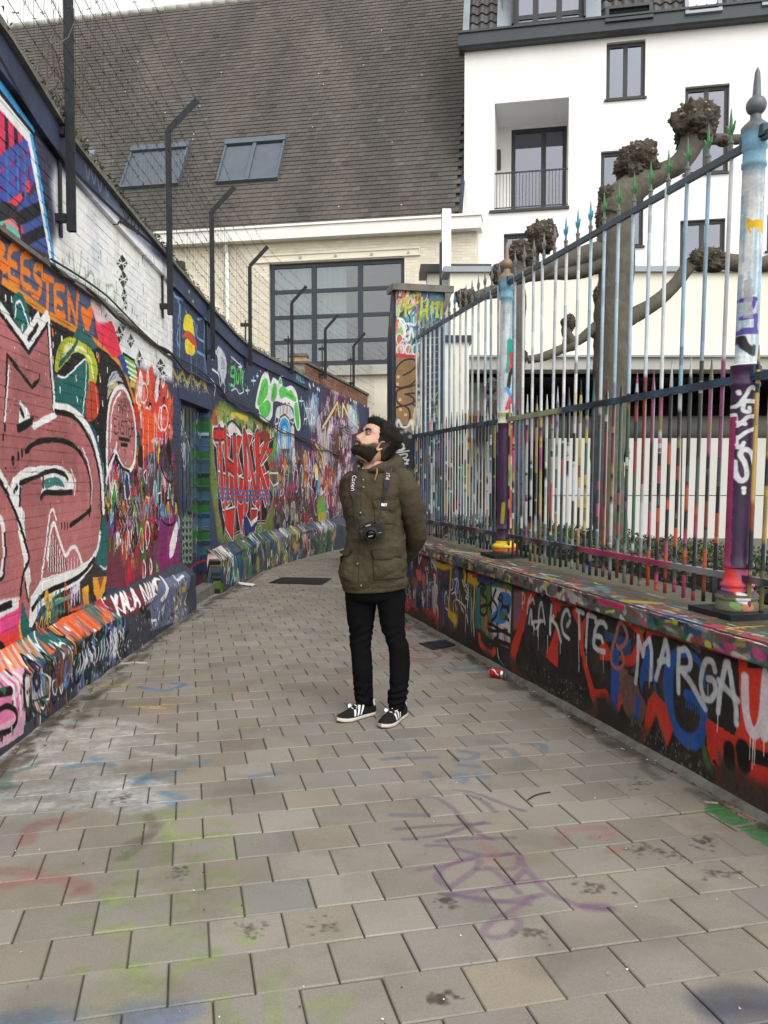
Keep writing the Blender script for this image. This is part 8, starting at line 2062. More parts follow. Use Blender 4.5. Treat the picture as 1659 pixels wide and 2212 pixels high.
# pieces laid on the jacket
BV = BVHTree.FromPolygons([tuple(v) for v in jb.v], jb.f)
def onjk(cr, x, y, off=.004):
    r = ray(*cr(x, y)); r = r / np.linalg.norm(r)
    h = BV.ray_cast(Vector(O), Vector(r))
    if h[0] is None: return at(cr, x, y, YM - .1)
    n = np.array(h[1]); n = n if n @ r < 0 else -n
    return np.array(h[0]) + n * off
def patch(name, cr, Lp, Rp, m_, parent, off=.006, nx=14, ny=10, pk=0.):
    Lp, Rp = np.array(Lp, float), np.array(Rp, float); rows = []
    tl = np.linspace(0, 1, len(Lp))
    for i, t in enumerate(np.linspace(0, 1, ny)):
        a = np.array([np.interp(t, tl, Lp[:, k]) for k in (0, 1)]); b = np.array([np.interp(t, tl, Rp[:, k]) for k in (0, 1)])
        row = []
        for j, q in enumerate(np.linspace(0, 1, nx)):
            e = min(i, ny - 1 - i, j, nx - 1 - j); c = a + (b - a) * q
            row.append(onjk(cr, c[0], c[1], -.004 if e == 0 else off + pk * math.sin(math.pi * q) * math.sin(math.pi * t)))
        rows.append(row)
    mb = MB(); mb.grid(rows); return mb.build(name, m_, parent, smooth=False)
patch('placket', pJ, [(432, 215), (428, 700), (395, 1400), (385, 2055)], [(602, 230), (598, 700), (588, 1400), (590, 2010)], M_jacket, jacket, .004, 10, 40)
patch('chest_pocket', pJ, [(622, 640), (640, 1010)], [(985, 635), (1010, 1020)], M_jacket, jacket, .004, 12, 12, .006)
f1 = patch('pocket_flap', pJ, [(608, 620), (615, 690), (668, 748), (800, 772)], [(998, 610), (992, 700), (975, 760), (925, 778)], M_jacketd, jacket, .012, 14, 9)
patch('pocket_flap', pJ, [(178, 608), (172, 690), (168, 742)], [(338, 606), (330, 690), (272, 752)], M_jacketd, jacket, .010, 10, 9)
patch('chest_pocket', pJ, [(185, 620), (215, 900)], [(330, 625), (330, 900)], M_jacket, jacket, .004, 8, 8)
patch('cargo_pocket', pJ, [(600, 1400), (625, 1905)], [(1118, 1350), (1150, 1850)], M_jacket, jacket, .006, 16, 16, .016)
patch('pocket_flap', pJ, [(588, 1392), (592, 1490), (650, 1548), (760, 1552)], [(1112, 1335), (1112, 1440), (1092, 1490), (1040, 1505)], M_jacketd, jacket, .026, 16, 9)
patch('cargo_pocket', pJ, [(118, 1500), (118, 1800), (170, 1900)], [(330, 1440), (335, 1700), (300, 1890)], M_jacket, jacket, .006, 10, 14, .02)
patch('pocket_flap', pJ, [(150, 1435), (160, 1470), (232, 1520)], [(332, 1368), (318, 1420), (240, 1522)], M_jacketd, jacket, .026, 10, 9)
patch('hem_band', pJ, [(165, 1905), (172, 2010)], [(400, 1955), (395, 2055)], M_jacketd, jacket, .004, 12, 5)
patch('hem_band', pJ, [(590, 1935), (590, 2025)], [(1165, 1890), (1165, 1975)], M_jacketd, jacket, .004, 14, 5)
for x, y in ((478, 415), (437, 812), (395, 1612), (445, 1955), (480, 300)):
    c = onjk(pJ, x, y, .006); b = MB(); b.lathe([(0, -.004), (.0068, -.004), (.0068, .001), (.005, .003), (0, .0035)], (0, 0, 0), 12)
    b.v = [tuple(c + np.array([v[0], -v[2], v[1]])) for v in b.v]; b.build('snap_button', M_button, jacket, smooth=True)
for x, y, Y in ((470, 122, 4.722), (403, 88, 4.745), (692, 92, 4.715)):
    c = at(pJ, x, y, Y); b = MB(); b.lathe([(0, -.004), (.0068, -.004), (.0068, .001), (.005, .003), (0, .0035)], (0, 0, 0), 12)
    b.v = [tuple(c + np.array([v[0], -v[2], v[1]])) for v in b.v]; b.build('snap_button', M_button, jacket, smooth=True)
bd = patch('badge', pJ, [(737, 648), (735, 728)], [(868, 655), (862, 735)], M_white, jacket, .0165, 6, 5)
bd2 = patch('badge_print', pJ, [(790, 682), (790, 700)], [(835, 680), (852, 702)], mat('blue_print', (.06, .07, .22), rough=.6), jacket, .0185, 5, 4)
bd3 = patch('badge_print', pJ, [(785, 702), (785, 712)], [(850, 705), (850, 715)], M_red, jacket, .0185, 5, 4)
dc = MB(); dc.tube(catmull([at(pJ, 690, 120, 4.69), at(pJ, 700, 180, 4.672), at(pJ, 680, 235, 4.668), at(pJ, 660, 310, 4.67)], 5), .004, 6); dc.tube(catmull([at(pJ, 692, 120, 4.69), at(pJ, 690, 190, 4.672), at(pJ, 672, 250, 4.668), at(pJ, 656, 300, 4.67)], 5), .0035, 6)
dc.build('drawcord', M_cord, jacket, smooth=True)

# trousers: pelvis and two legs in one mesh
tr = MB()
def legrings(E, Yc, kd, dyf=0.):
    rg = []
    for y, xl, xr in E:
        a, b = at(pB, xl, y, Yc), at(pB, xr, y, Yc); h = (b[0] - a[0]) / 2
        rg.append(ring_se((a[0] + b[0]) / 2, Yc + dyf * (y - 300) / 1200, a[2], h, h * kd, 32, 2.2))
    rg = smooth_rings(rg, 8)
    for k, r in enumerate(rg):
        c = np.mean(r, 0)
        for i in range(len(r)):
            d = r[i] - c; d /= np.linalg.norm(d) + 1e-9; z = r[i][2]
            am = .0008 + .0045 * (math.exp(-((z - .50) / .06) ** 2) + 1.5 * math.exp(-((z - .15) / .07) ** 2))
            r[i] = r[i] + d * (am * math.sin(z * 125 + 2 * math.sin(i * .4) + 7 * mnoise.noise(Vector((r[i][0] * 20, r[i][1] * 20, z * 8)))) + .004 * mnoise.noise(Vector(r[i] * 14)))
    return rg
LL = [(200, 425, 770), (300, 405, 768), (430, 415, 748), (600, 431, 724), (740, 458, 704), (870, 458, 690), (960, 470, 692), (1130, 482, 706), (1300, 506, 704), (1400, 514, 692), (1460, 520, 694), (1500, 524, 690)]
RL = [(200, 660, 1035), (300, 700, 1062), (430, 752, 1062), (600, 778, 1052), (740, 818, 1056), (870, 862, 1092), (960, 886, 1104), (1130, 888, 1108), (1300, 890, 1090), (1380, 876, 1082), (1480, 870, 1056), (1560, 884, 1040)]
tr.loft(legrings(LL, 4.87, 1.12)[::-1]); tr.loft(legrings(RL, 4.825, 1.10, -.04)[::-1])
a, b = at(pB, 385, 150), at(pB, 1078, 150)
pel = [ring_se((a[0] + b[0]) / 2, YM, at(pB, 0, y)[2], (b[0] - a[0]) / 2 * k, .13 * k, 40, 2.4) for y, k in ((60, .90), (200, .91), (300, .95), (380, .80), (430, .5))]
tr.loft(smooth_rings(pel, 3)[::-1])
tr.build('trousers', M_jeans, man, smooth=True, fix=True)

# shoes
def shoe(heel, toe, wid, parent):
    h, t = np.array(heel, float), np.array(toe, float); h[2] = gz(h[1]); t[2] = gz(t[1])
    L = np.linalg.norm(t - h); f = (t - h) / L; s = np.cross(f, ZZ)
    root = MB()
    def pt(x, y, z): return h + f * x * L + s * y * wid + ZZ * z
    out = [(0, 0), (.02, .55), (.10, .82), (.25, .84), (.42, .84), (.60, 1.0), (.75, 1.02), (.88, .80), (.96, .45), (1.0, 0)]
    half = np.interp(np.linspace(0, 1, 24), [q[0] for q in out], [q[1] for q in out])
    xs = np.linspace(0, 1, 24)
    def outline(k, z, off=0):
        L_ = [pt(x, hw * .5 * k + (.06 * math.sin(x * math.pi) if 1 else 0) * .3, z) for x, hw in zip(xs, half)]; R_ = [pt(x, -hw * .5 * k + .06 * math.sin(x * math.pi) * .3, z) for x, hw in zip(xs, half)]
        return L_ + R_[::-1][1:-1]
    zs = lambda x: 0
    so = MB(); so.loft([outline(.97, .004), outline(1.03, .010), outline(1.04, .019), outline(1.0, .022)])
    # toe spring
    so.v = [tuple(np.array(v) + ZZ * .010 * max(0, ((np.array(v) - h) @ f / L - .78) / .22) ** 2) for v in so.v]
    up = MB(); rings = []
    ht = [(0.0, .085, .010), (.04, .10, .40), (.12, .102, .62), (.24, .098, .62), (.34, .102, .60), (.44, .09, .62), (.56, .072, .78), (.70, .056, .88), (.84, .047, .78), (.93, .040, .55), (.985, .032, .15)]
    for x, z, w in ht:
        zb = .024 + .010 * max(0, (x - .78) / .22) ** 2; r = []
        full = np.interp(x, [q[0] for q in out], [q[1] for q in out]) * .98
        for q in np.linspace(0, math.pi, 15):
            c, s_ = math.cos(q), math.sin(q)
            e = 2.6 if x < .5 else 2.2
            wv = (full + (w * .62 - full) * (s_ ** 1.5) * .55)
            r.append(pt(x, .5 * wv * math.copysign(abs(c) ** (2 / e), c) + .018 * math.sin(x * math.pi), zb + (z - .024) * s_ ** (2 / e)))
        rings.append(r)
    up.grid(rings)
    U = up.build('shoe', M_suede, parent, smooth=True)
    S_ = so.build('sole', M_sole, U, fix=True); auto_smooth(S_, 50)
    gm = MB(); gm.loft([outline(.96, .0), outline(.99, .0075)]); gm.v = [tuple(np.array(v) + ZZ * .010 * max(0, ((np.array(v) - h) @ f / L - .78) / .22) ** 2) for v in gm.v]; gm.build('outsole', M_gum, U, fix=True)
    bv = BVHTree.FromPolygons([tuple(v) for v in up.v], up.f)
    def onshoe(x, side, z, off=.0025):
        o = pt(x, side * 2, z); h_ = bv.ray_cast(Vector(o), Vector(-s * side))
        return (np.array(h_[0]) + s * side * off) if h_[0] else pt(x, side * .4, z)
    for side in (-1, 1):
        for k in range(3):
            x0 = .40 + k * .085; P = []
            for t in np.linspace(0, 1, 6):
                xx = x0 - .12 * t + .10; z = .030 + .050 * t
                P.append([onshoe(xx - .022, side, z), onshoe(xx + .022, side, z)])
            m = MB(); m.grid(P); m.build('stripe', M_wleather, U)
        hl = MB(); hl.grid([[onshoe(x, side, z, .002) for x in (.012, .05, .09, .12)] for z in (.062, .075, .088, .096)]); hl.build('heel_tab', M_wleather, U, smooth=True)
    tg = MB(); tg.grid([[pt(x, y, z - .006 - abs(y) * .05) for y in (-.15, -.07, .0, .07, .15)] for x, z in ((.30, .100), (.34, .102), (.38, .098), (.42, .090))]); tg.build('tongue', M_wleather, U, smooth=True)
    for k in range(6):
        x = .38 + k * .045; z = np.interp(x, [q[0] for q in ht], [q[1] for q in ht]) + .003
        lc = MB(); lc.tube([pt(x, -.13, z - .009), pt(x + .012, 0, z - .001), pt(x - .004, .13, z - .009)], .0028, 6); lc.build('lace', M_wleather if k % 2 else M_suede, U, smooth=True)
        lc = MB(); lc.tube([pt(x + .02, -.13, z - .01), pt(x + .03, .13, z - .01)], .003, 6); lc.build('lace', M_suede, U, smooth=True)
    return U
shoe(ground_at(*pS(838, 470)) + np.array([.0, .02, 0]), ground_at(*pS(85, 640)), .102, man)
shoe(ground_at(*pS(1440, 500)) + np.array([.0, .03, 0]), ground_at(*pS(985, 775)), .102, man)
for x, y, Y in ((640, 1490, 4.87), (955, 1545, 4.79)):
    a = MB(); c = at(pB, x, y, Y); a.tube([(c[0], Y, .07), (c[0], Y, c[2] + .08)], .04, 12); a.build('sock', M_jeans, man, smooth=True)

# ---------------- head, neck: one continuous skin
YAW, TILT = R(60), R(33)
f0 = np.array([-math.sin(YAW), -math.cos(YAW), 0]); Lx = np.cross(ZZ, f0)
Fw = f0 * math.cos(TILT) + ZZ * math.sin(TILT); Uw = ZZ * math.cos(TILT) - f0 * math.sin(TILT)
ear_w = at(pH, 845, 900, 4.775)
HC = ear_w - Lx * .074 + Fw * .004
def hw(p):
    z = p[2] if p[2] > -.03 else -.03 + (p[2] + .03) * .80
    return HC + (Lx * p[0] + Fw * p[1] + Uw * z) * 1.05
zt_ = [-.128, -.117, -.108, -.097, -.084, -.070, -.058, -.050, -.042, -.032, -.022, 0, .02, .036, .05, .066, .085, .1, .114, .122, .126]
yf_ = [.040, .070, .086, .094, .0955, .089, .094, .0925, .096, .0945, .094, .0905, .088, .0865, .094, .0945, .090, .079, .055, .03, .004]
yb_ = [-.035, -.045, -.055, -.062, -.068, -.074, -.08, -.083, -.087, -.091, -.094, -.100, -.103, -.104, -.103, -.099, -.088, -.073, -.048, -.025, -.004]
wd_ = [.026, .036, .046, .053, .059, .063, .066, .067, .068, .069, .070, .072, .074, .0755, .076, .0755, .071, .062, .043, .023, .003]
NZ, NP = 64, 72
def headpt(z, q):
    yf, yb, w = np.interp(z, zt_, yf_), np.interp(z, zt_, yb_), np.interp(z, zt_, wd_)
    c, s = math.cos(q), math.sin(q)            # q = 0 front
    e = 2.35 if c > 0 else 2.1
    x = w * math.copysign(abs(s) ** (2 / e), s); y = (yf if c > 0 else -yb) * math.copysign(abs(c) ** (2 / e), c)
    if c > 0:
        # nose
        if -.03 < z < .045:
            prof = np.interp(z, [-.03, -.024, -.015, -.008, .0, .02, .036, .045], [0, .010, .022, .0255, .021, .012, .003, 0])
            sg = np.interp(z, [-.03, -.018, -.008, .03], [.012, .0135, .0105, .007]); y += prof * math.exp(-(x / sg) ** 2)
            y += .006 * math.exp(-((abs(x) - .014) / .006) ** 2 - ((z + .018) / .008) ** 2)
        y -= .013 * math.exp(-((abs(x) - .032) / .015) ** 2 - ((z - .028) / .011) ** 2)
        y += .004 * math.exp(-((abs(x) - .030) / .018) ** 2 - ((z - .048) / .007) ** 2)
        y += .004 * math.exp(-((abs(x) - .045) / .018) ** 2 - ((z - .0) / .016) ** 2)
        y -= .003 * math.exp(-(x / .02) ** 2 - ((z + .049) / .003) ** 2)
    return np.array([x, y, z])
hz = np.concatenate([np.linspace(-.128, .114, 56), [.118, .121, .1235, .1252, .126]])
HL = [[headpt(z, q) for q in np.linspace(0, 2 * math.pi, NP, endpoint=False)] for z in hz]
body = MB(); W = [[hw(p) for p in r] for r in HL]
nb = at(pJ, 600, 130, 4.84)
neck = []
for t, (cx, cy, cz, hx, hy) in zip((0, 1, 2, 3), ((nb[0] + .006, 4.85, nb[2] - .16, .16, .085), (nb[0] + .004, 4.85, nb[2] - .05, .085, .07), (nb[0] + .010, 4.852, nb[2] + .01, .062, .064), (nb[0] + .014, 4.852, nb[2] + .045, .057, .060))):
    r = []
    for q in np.linspace(0, 2 * math.pi, NP, endpoint=False):
        d = f0 * math.cos(q) + Lx * math.sin(q); r.append(np.array([cx, cy, cz]) + d * np.array([hx, hy, 0]))
    neck.append(r)
# the neck meets the head under jaw and skull
mid = [neck[-1][i] * .45 + W[0][i] * .55 for i in range(NP)]
body.loft(neck + [mid] + W, True, True, True)
bod = body.build('body', M_skin, man, smooth=True, fix=True)
for sx in (1, -1):
    ea = MB(); R_ = []
    for k, t in enumerate(np.linspace(0, 1, 7)):
        r = []
        for q in np.linspace(0, 2 * math.pi, 22, endpoint=False):
            ry, rz = (.019 + .003 * math.sin(q)) * (1 - .0 * t), .033 - .004 * math.cos(q)
            sc = [.55, .9, 1.0, 1.02, .92, .66, .2][k]; ox = [-.004, .004, .009, .013, .0145, .008, .004][k]
            yy = -.006 - ry * math.cos(q) * sc; z = .0 + rz * math.sin(q) * sc
            yy += (-.006 * sc) * (z / .03)
            r.append(hw((sx * (np.interp(z, zt_, wd_) - .002 + ox - .20 * (yy + .006) * -1 * (1 if ox > .003 else 0)), yy, z)))
        R_.append(r)
    ea.loft(R_, True, False, True); ea.build('ear', M_skin, bod, smooth=True, fix=True)
    ey = MB(); c = np.array(hw((sx * .032, .0745, .028)))
    for rr_, mm, fo in ((.0118, M_eye, 0), (.0068, M_iris, .0070)):
        e = MB(); e.lathe([(rr_ * math.sin(t), -rr_ * math.cos(t)) for t in np.linspace(0.05, 3.09, 9)], (0, 0, 0), 14)
        cc = c + (Fw * .8 + Uw * .28) * fo; e.v = [tuple(cc + np.array(v)) for v in e.v]; e.build('eye' if fo == 0 else 'iris', mm, bod, smooth=True)
    for zz_, th in ((.0318, .0040), (.0240, .0030)):
        ld = MB(); ld.tube([hw((sx * (.032 + dx), .0800 + .0058 * math.cos(dx * 55) - .002, zz_ - dx * dx * 22 * (1 if zz_ > .03 else -.6))) for dx in np.linspace(-.016, .018, 8)], th, 6); ld.build('eyelid', M_skin, bod, smooth=True)
    ls = MB(); ls.tube([hw((sx * (.032 + dx), .0855 + .004 * math.cos(dx * 60) - .002, .0318 - dx * dx * 22)) for dx in np.linspace(-.015, .018, 8)], .0014, 5); ls.build('lashes', M_hair, bod)
lpm = MB()
for zz_, k in ((-.0455, .0042), (-.0545, .0052)):
    lpm.tube([hw((x, np.interp(zz_, zt_, yf_) - .0015 - x * x * 9, zz_ + (x * x * 4 if zz_ > -.05 else x * x * 8))) for x in np.linspace(-.024, .024, 9)], [.001, k * .6, k, k * 1.1, k * .95, k * 1.1, k, k * .6, .001], 8)
lpm.build('lips', M_lip, bod, smooth=True)
# hair and beard: shells over the scalp and jaw plus thousands of short strands
def smooth01(a, b, v): t = min(1, max(0, (v - a) / (b - a))); return t * t * (3 - 2 * t)
def hair_t(p):                              # 0..1 how much hair, from the head-space point
    x, y, z = p
    line = np.interp(y, [-.11, -.06, -.02, .0, .018, .032, .045, .095], [-.075, -.055, -.012, .0, .012, .055, .092, .096])
    if y < -.02 and abs(x) > .055: line = max(line, np.interp(y, [-.06, -.02], [-.055, -.02]))
    return smooth01(-.004, .012, z - line)
def hair_len(p):
    x, y, z = p
    top = smooth01(.03, .095, z); back = smooth01(.02, -.07, y)
    return .006 + .033 * top + .003 * smooth01(.03, .08, y) * top + .018 * back * smooth01(-.05, .03, z)
def beard_d(p):
    x, y, z = p
    side = np.interp(z, [-.13, -.05, -.03, .0, .02], [0, .052, .060, .068, .070])
    line = np.interp(abs(x), [0, .020, .030, .045, .055, .064, .075], [-.026, -.027, -.034, -.041, -.034, -.016, .014]) if y > .0 else .012
    return line - z
def beard_t(p):
    x, y, z = p
    if y < -.012: return 0
    dd = beard_d(p)
    t = smooth01(.004, -.005, -dd + .007 * mnoise.noise(Vector((x * 90, y * 90, z * 90))))
    if abs(x) < .021 and -.0615 < z < -.0415 and y > .06: t = 0      # mouth
    if abs(x) < .010 and -.076 < z < -.0615 and y > .06: t *= .5
    return t * smooth01(-.126, -.108, z)
def shell(fn, ln, name, m_, parent, k=1.0, cf=None):
    mb = MB(); n = NP; m = len(HL); idx = {}
    V = []; T = []
    for i, r in enumerate(HL):
        c = np.array([0, 0, hz[i]])
        for p in r:
            t = fn(p); d = p - np.array([0, 0, max(-.05, min(.05, p[2])) * .8]); d = d / (np.linalg.norm(d) + 1e-9)
            h = ln(p) * t * k; h *= 1 + .24 * mnoise.noise(Vector(p * 40)) + .16 * mnoise.noise(Vector(p * 140))
            V.append(hw(p + d * (h - .003 * (1 - t) + .0012 * t))); T.append(t)
    F = []
    for i in range(m - 1):
        for j in range(n):
            q = (i * n + j, i * n + (j + 1) % n, (i + 1) * n + (j + 1) % n, (i + 1) * n + j)
            if max(T[a] for a in q) > .25: F.append(q)
    mb.add(V, F, 0, None, [cf(p) for r in HL for p in r] if cf else None); return mb.build(name, m_, parent, smooth=True)
M_beardv = mat('beard_shade', (.9, .9, .9), (1, 1, 1), scale=90, rough=.8, vcol=True, spec=.2, bump=.4, bscale=300, dist=.003)
hair = shell(hair_t, hair_len, 'hair', M_beardv, bod, .85, lambda p: tuple(np.array((.085, .06, .046)) + (np.array((.011, .009, .008)) - np.array((.085, .06, .046))) * smooth01(-.01, .045, p[2] - .02 * (p[1] < -.02) + (.06 if p[1] < -.03 else 0))))
beard = shell(beard_t, lambda p: .003 + .003 * smooth01(-.06, -.11, p[2]), 'beard', M_beardv, bod, .8, lambda p: tuple(np.array((.17, .10, .07)) + (np.array((.017, .012, .010)) - np.array((.17, .10, .07))) * smooth01(-.004, .026 if abs(p[0]) > .03 else .010, beard_d(p) * (1 + .8 * mnoise.noise(Vector(p * 80))))))
def strands(fn, ln, n, name, m_, parent, w, up, thr, seed):
    rg = np.random.default_rng(seed); mb = MB(); k = 0
    while k < n:
        z = rg.uniform(-.128, .125); q = rg.uniform(0, 2 * math.pi); p = headpt(z, q); t = fn(p)
        k += 1
        if t < thr * rg.uniform(.3, 1.5): continue
        d = p - np.array([0, 0, max(-.05, min(.05, z)) * .8]); d /= np.linalg.norm(d)
        d = d * (1.0 if p[2] > .04 else .55) + np.array(up) * (1 if p[2] > .04 else -1.2) + rg.normal(0, .22, 3); d /= np.linalg.norm(d)
        L = ln(p) * rg.uniform(.6, 1.12) + .003; e = np.cross(d, rg.normal(0, 1, 3)); e /= np.linalg.norm(e); ww = w * rg.uniform(.6, 1.3)
        cu = rg.normal(0, .25, 3) * L; a = p - d * .001
        m1 = a + d * L * .55 + cu * .3; tip = a + d * L + cu
        mb.add([hw(v) for v in (a - e * ww, a + e * ww, m1 + e * ww * .8, tip, m1 - e * ww * .8)], [(0, 1, 2, 3, 4)])
    return mb.build(name, m_, parent, kind='stuff')
strands(hair_t, hair_len, 16000, 'hair_strands', M_hair, hair, .0015, (0, -.15, .35), .5, 1)
strands(beard_t, lambda p: .005 + .006 * smooth01(-.06, -.11, p[2]), 14000, 'beard_strands', M_beard, beard, .0006, (0, .05, -.3), .5, 2)
for sx in (1, -1):                          # eyebrows
    eb = MB(); rg = np.random.default_rng(9)
    for k in range(300):
        t = rg.random(); x = sx * (.014 + .038 * t); z = .042 + .010 * math.sin(t * 2.2) + rg.normal(0, .0024)
        q = math.asin(min(.98, abs(x) / .075)) * sx; p = np.array([x, .0, z]); 
        best = min((headpt(z, a) for a in np.linspace(0, 1.2 * sx, 25)), key=lambda v: abs(v[0] - x)); p = best
        d = np.array([sx * .8, .5, .35]) + rg.normal(0, .2, 3); d /= np.linalg.norm(d); e = np.cross(d, (0, 1, 0)); e /= np.linalg.norm(e)
        eb.add([hw(v) for v in (p - e * .0014 + np.array([0, .001, 0]), p + e * .0014 + np.array([0, .001, 0]), p + d * .010 + np.array([0, .0025, 0]))], [(0, 1, 2)])
    eb.build('eyebrow', M_hair, bod, kind='stuff')
# hands, loosely clasped behind the back
def hand(c, fw_, sd_, up_):
    mb = MB(); c = np.array(c); fw_, sd_, up_ = [np.array(v, float) / np.linalg.norm(v) for v in (fw_, sd_, up_)]
    mb.loft([[c + fw_ * x + sd_ * math.cos(q) * w + up_ * math.sin(q) * .014 for q in np.linspace(0, 6.283, 14, endpoint=False)] for x, w in ((-.06, .026), (-.02, .03), (.03, .042), (.07, .042), (.09, .036))])
    for k, (y, L) in enumerate(((-.032, .066), (-.011, .075), (.011, .07), (.031, .055))):
        b = c + fw_ * .08 + sd_ * y; P = [b, b + fw_ * L * .45 - up_ * .006, b + fw_ * L * .75 - up_ * .024, b + fw_ * L * .85 - up_ * .045]
        mb.tube(P, [.0095, .009, .008, .006], 8)
    b = c + sd_ * .03; mb.tube([b - fw_ * .01, b + sd_ * .03 + fw_ * .025 - up_ * .01, b + sd_ * .035 + fw_ * .06 - up_ * .02], [.013, .011, .008], 8)
    mb.build('hand', M_skin, bod, smooth=True, fix=True)
hl_ = at(pJ, 900, 1560, 5.08); hand(hl_, (-.9, .0, -.35), (.5, .2, -.8), (.1, 1, .2))
hr_ = at(pJ, 800, 1600, 5.11); hand(hr_, (.8, .0, -.5), (-.5, .2, -.8), (-.1, 1, .2))

# ---------------- camera hanging from its strap
camt = thing('photo_camera', 'black digital reflex camera hanging on a lettered strap against the olive jacket', 'camera', tuple(at(pJ, 590, 1130, 4.62)))
CC = at(pJ, 600, 1105, 4.625)
roll = R(17); cx_ = np.array([math.cos(roll), -.10, math.sin(roll)]); cx_ /= np.linalg.norm(cx_)
cyv = np.array([-.28, -.93, -.20]); cyv -= cx_ * (cyv @ cx_); cyv /= np.linalg.norm(cyv); czv = np.cross(cyv, cx_); czv = czv if czv[2] > 0 else -czv
def cpt(x, y, z): return CC + cx_ * x + cyv * y + czv * z
bm_ = MB()
prof = [(-.066, -.040), (.066, -.042), (.070, -.02), (.070, .022), (.060, .032), (.030, .036), (.022, .050), (-.020, .050), (-.030, .034), (-.062, .030), (-.068, .015), (-.068, -.03)]
bm_.loft([[cpt(x * .96, -.026, z * .96) for x, z in prof], [cpt(x, -.02, z) for x, z in prof], [cpt(x, .018, z) for x, z in prof], [cpt(x * .95, .026, z * .95) for x, z in prof]])
cbod = bm_.build('camera_body', M_black, camt, fix=True); auto_smooth(cbod, 40)
gr = MB(); gr.loft([[cpt(-.052 + .017 * math.cos(q), .018 + .018 * math.sin(q), z) for q in np.linspace(0, 6.283, 14, endpoint=False)] for z in (-.038, -.02, .015, .026)]); gr.build('grip', M_blackr, camt, smooth=True, fix=True)
ln_ = MB(); pr = [(.034, .02), (.034, .035), (.032, .037), (.032, .05), (.0345, .052), (.0345, .078), (.033, .082), (.029, .083), (.027, .076), (.020, .070), (.0, .066)]
ln_.loft([[cpt(.004 + r * math.cos(q), y, -.006 + r * math.sin(q)) for q in np.linspace(0, 6.283, 28, endpoint=False)] for r, y in pr])
lens = ln_.build('lens', M_black, camt, fix=True); auto_smooth(lens, 30)
gl = MB(); gl.loft([[cpt(.004 + r * math.cos(q), y, -.006 + r * math.sin(q)) for q in np.linspace(0, 6.283, 24, endpoint=False)] for r, y in ((.026, .0765), (.016, .080), (.004, .0815))]); gl.build('front_element', mat('lens_glass', (.004, .005, .008), rough=.05), lens, smooth=True)
rn = MB(); rn.loft([[cpt(.004 + r * math.cos(q), y, -.006 + r * math.sin(q)) for q in np.linspace(0, 6.283, 28, endpoint=False)] for r, y in ((.0346, .045), (.0352, .0455), (.0352, .047), (.0346, .0475))], True, False, False); rn.build('lens_ring', M_blackr, lens)
for (x0, x1, z0, z1, y, nm) in ((-.016, .014, .036, .044, .0262, 'name_plate'), (-.012, .012, -.014, -.009, .0845, 'lens_lettering'), (.040, .058, -.02, -.016, .0265, 'model_plate')):
    q = MB(); q.obox(cpt(x0, y - .002, z0), cx_ * (x1 - x0), cyv * .003, czv * (z1 - z0)); q.build(nm, M_grey, camt)
for x, z in ((-.045, .034), (.045, .036)):
    q = MB(); q.loft([[cpt(x + r * math.cos(t), r * math.sin(t), z + dz) for t in np.linspace(0, 6.283, 14, endpoint=False)] for r, dz in ((.013, -.006), (.013, .008), (.011, .010))]); q.build('dial', M_black, camt, fix=True)
def strapline(cl, w, name, txt=None, off=.012, edge=None):
    c = catmull([onjk(pJ, x, y, off) if y > 170 else at(pJ, x, y, Yq[0] if Yq else 4.70) for x, y, *Yq in cl], 6)
    ws = np.interp(np.linspace(0, 1, len(c)), np.linspace(0, 1, len(w)), w)
    rows = []; n = len(c)
    for i in range(n):
        t = c[min(i + 1, n - 1)] - c[max(i - 1, 0)]; t /= np.linalg.norm(t); e = np.cross(t, (0, -1, 0)); e /= np.linalg.norm(e); e = e if e[0] > 0 else -e
        rows.append((c[i], e * ws[i] / 2, t))
    mb = MB(); N = np.array([0, -.003, 0])
    mb.loft([[p - e, p - e + N, p + e + N, p + e] for p, e, t in rows]); o = mb.build(name, M_strap, camt, fix=True)
    if edge:
        for sgn in (-1, 1):
            m2 = MB(); m2.loft([[p + e * sgn * .92 + N * 1.25, p + e * sgn * .98 + N * 1.25, p + e * sgn * .98 + N * .9, p + e * sgn * .92 + N * .9] for p, e, t in rows[:int(n * edge)]]); m2.build('red_edge', M_red, o)
    if txt:
        word, a, b, hgt, flip = txt; m3 = MB()
        for i, ch in enumerate(word):
            for st_ in FONT[ch]:
                P = []
                for x, y in catmull(st_, 4) if len(st_) > 3 else st_:
                    u = a + (b - a) * (i + .1 + x * .8) / len(word); k = u * (n - 1); i0 = min(int(k), n - 2); fr = k - i0
                    p = rows[i0][0] * (1 - fr) + rows[i0 + 1][0] * fr; e = rows[i0][1]
                    P.append(p + e * (y - .5) * hgt * 2 * -1 * flip + np.array([0, -.0048, 0]))
                m3.tube(P, .0016, 5)
        m3.build('strap_lettering', M_white, o)
    return o
strapline([(345, 60, 4.75), (352, 150, 4.71), (348, 260), (342, 380), (338, 480), (345, 560)], [.024, .033, .035, .035, .034, .024], 'strap', ('Canon', .36, .80, .6, -1), .012, .95)
strapline([(345, 560), (352, 640), (362, 780), (372, 900), (392, 1000), (420, 1075)], [.022, .012, .011, .011, .010, .009], 'strap', None, .012)
strapline([(880, 60, 4.76), (872, 150, 4.715), (862, 230), (852, 300), (846, 330)], [.03, .037, .037, .036, .034], 'strap', ('ITAL', .36, .9, .55, -1), .012, .95)
strapline([(846, 325), (838, 400), (828, 440)], [.034, .030, .018], 'strap_end', None, .016)
strapline([(828, 430), (806, 540), (775, 680), (752, 780), (728, 880), (712, 965)], [.015, .0125, .011, .010, .0095, .009], 'strap', None, .012)
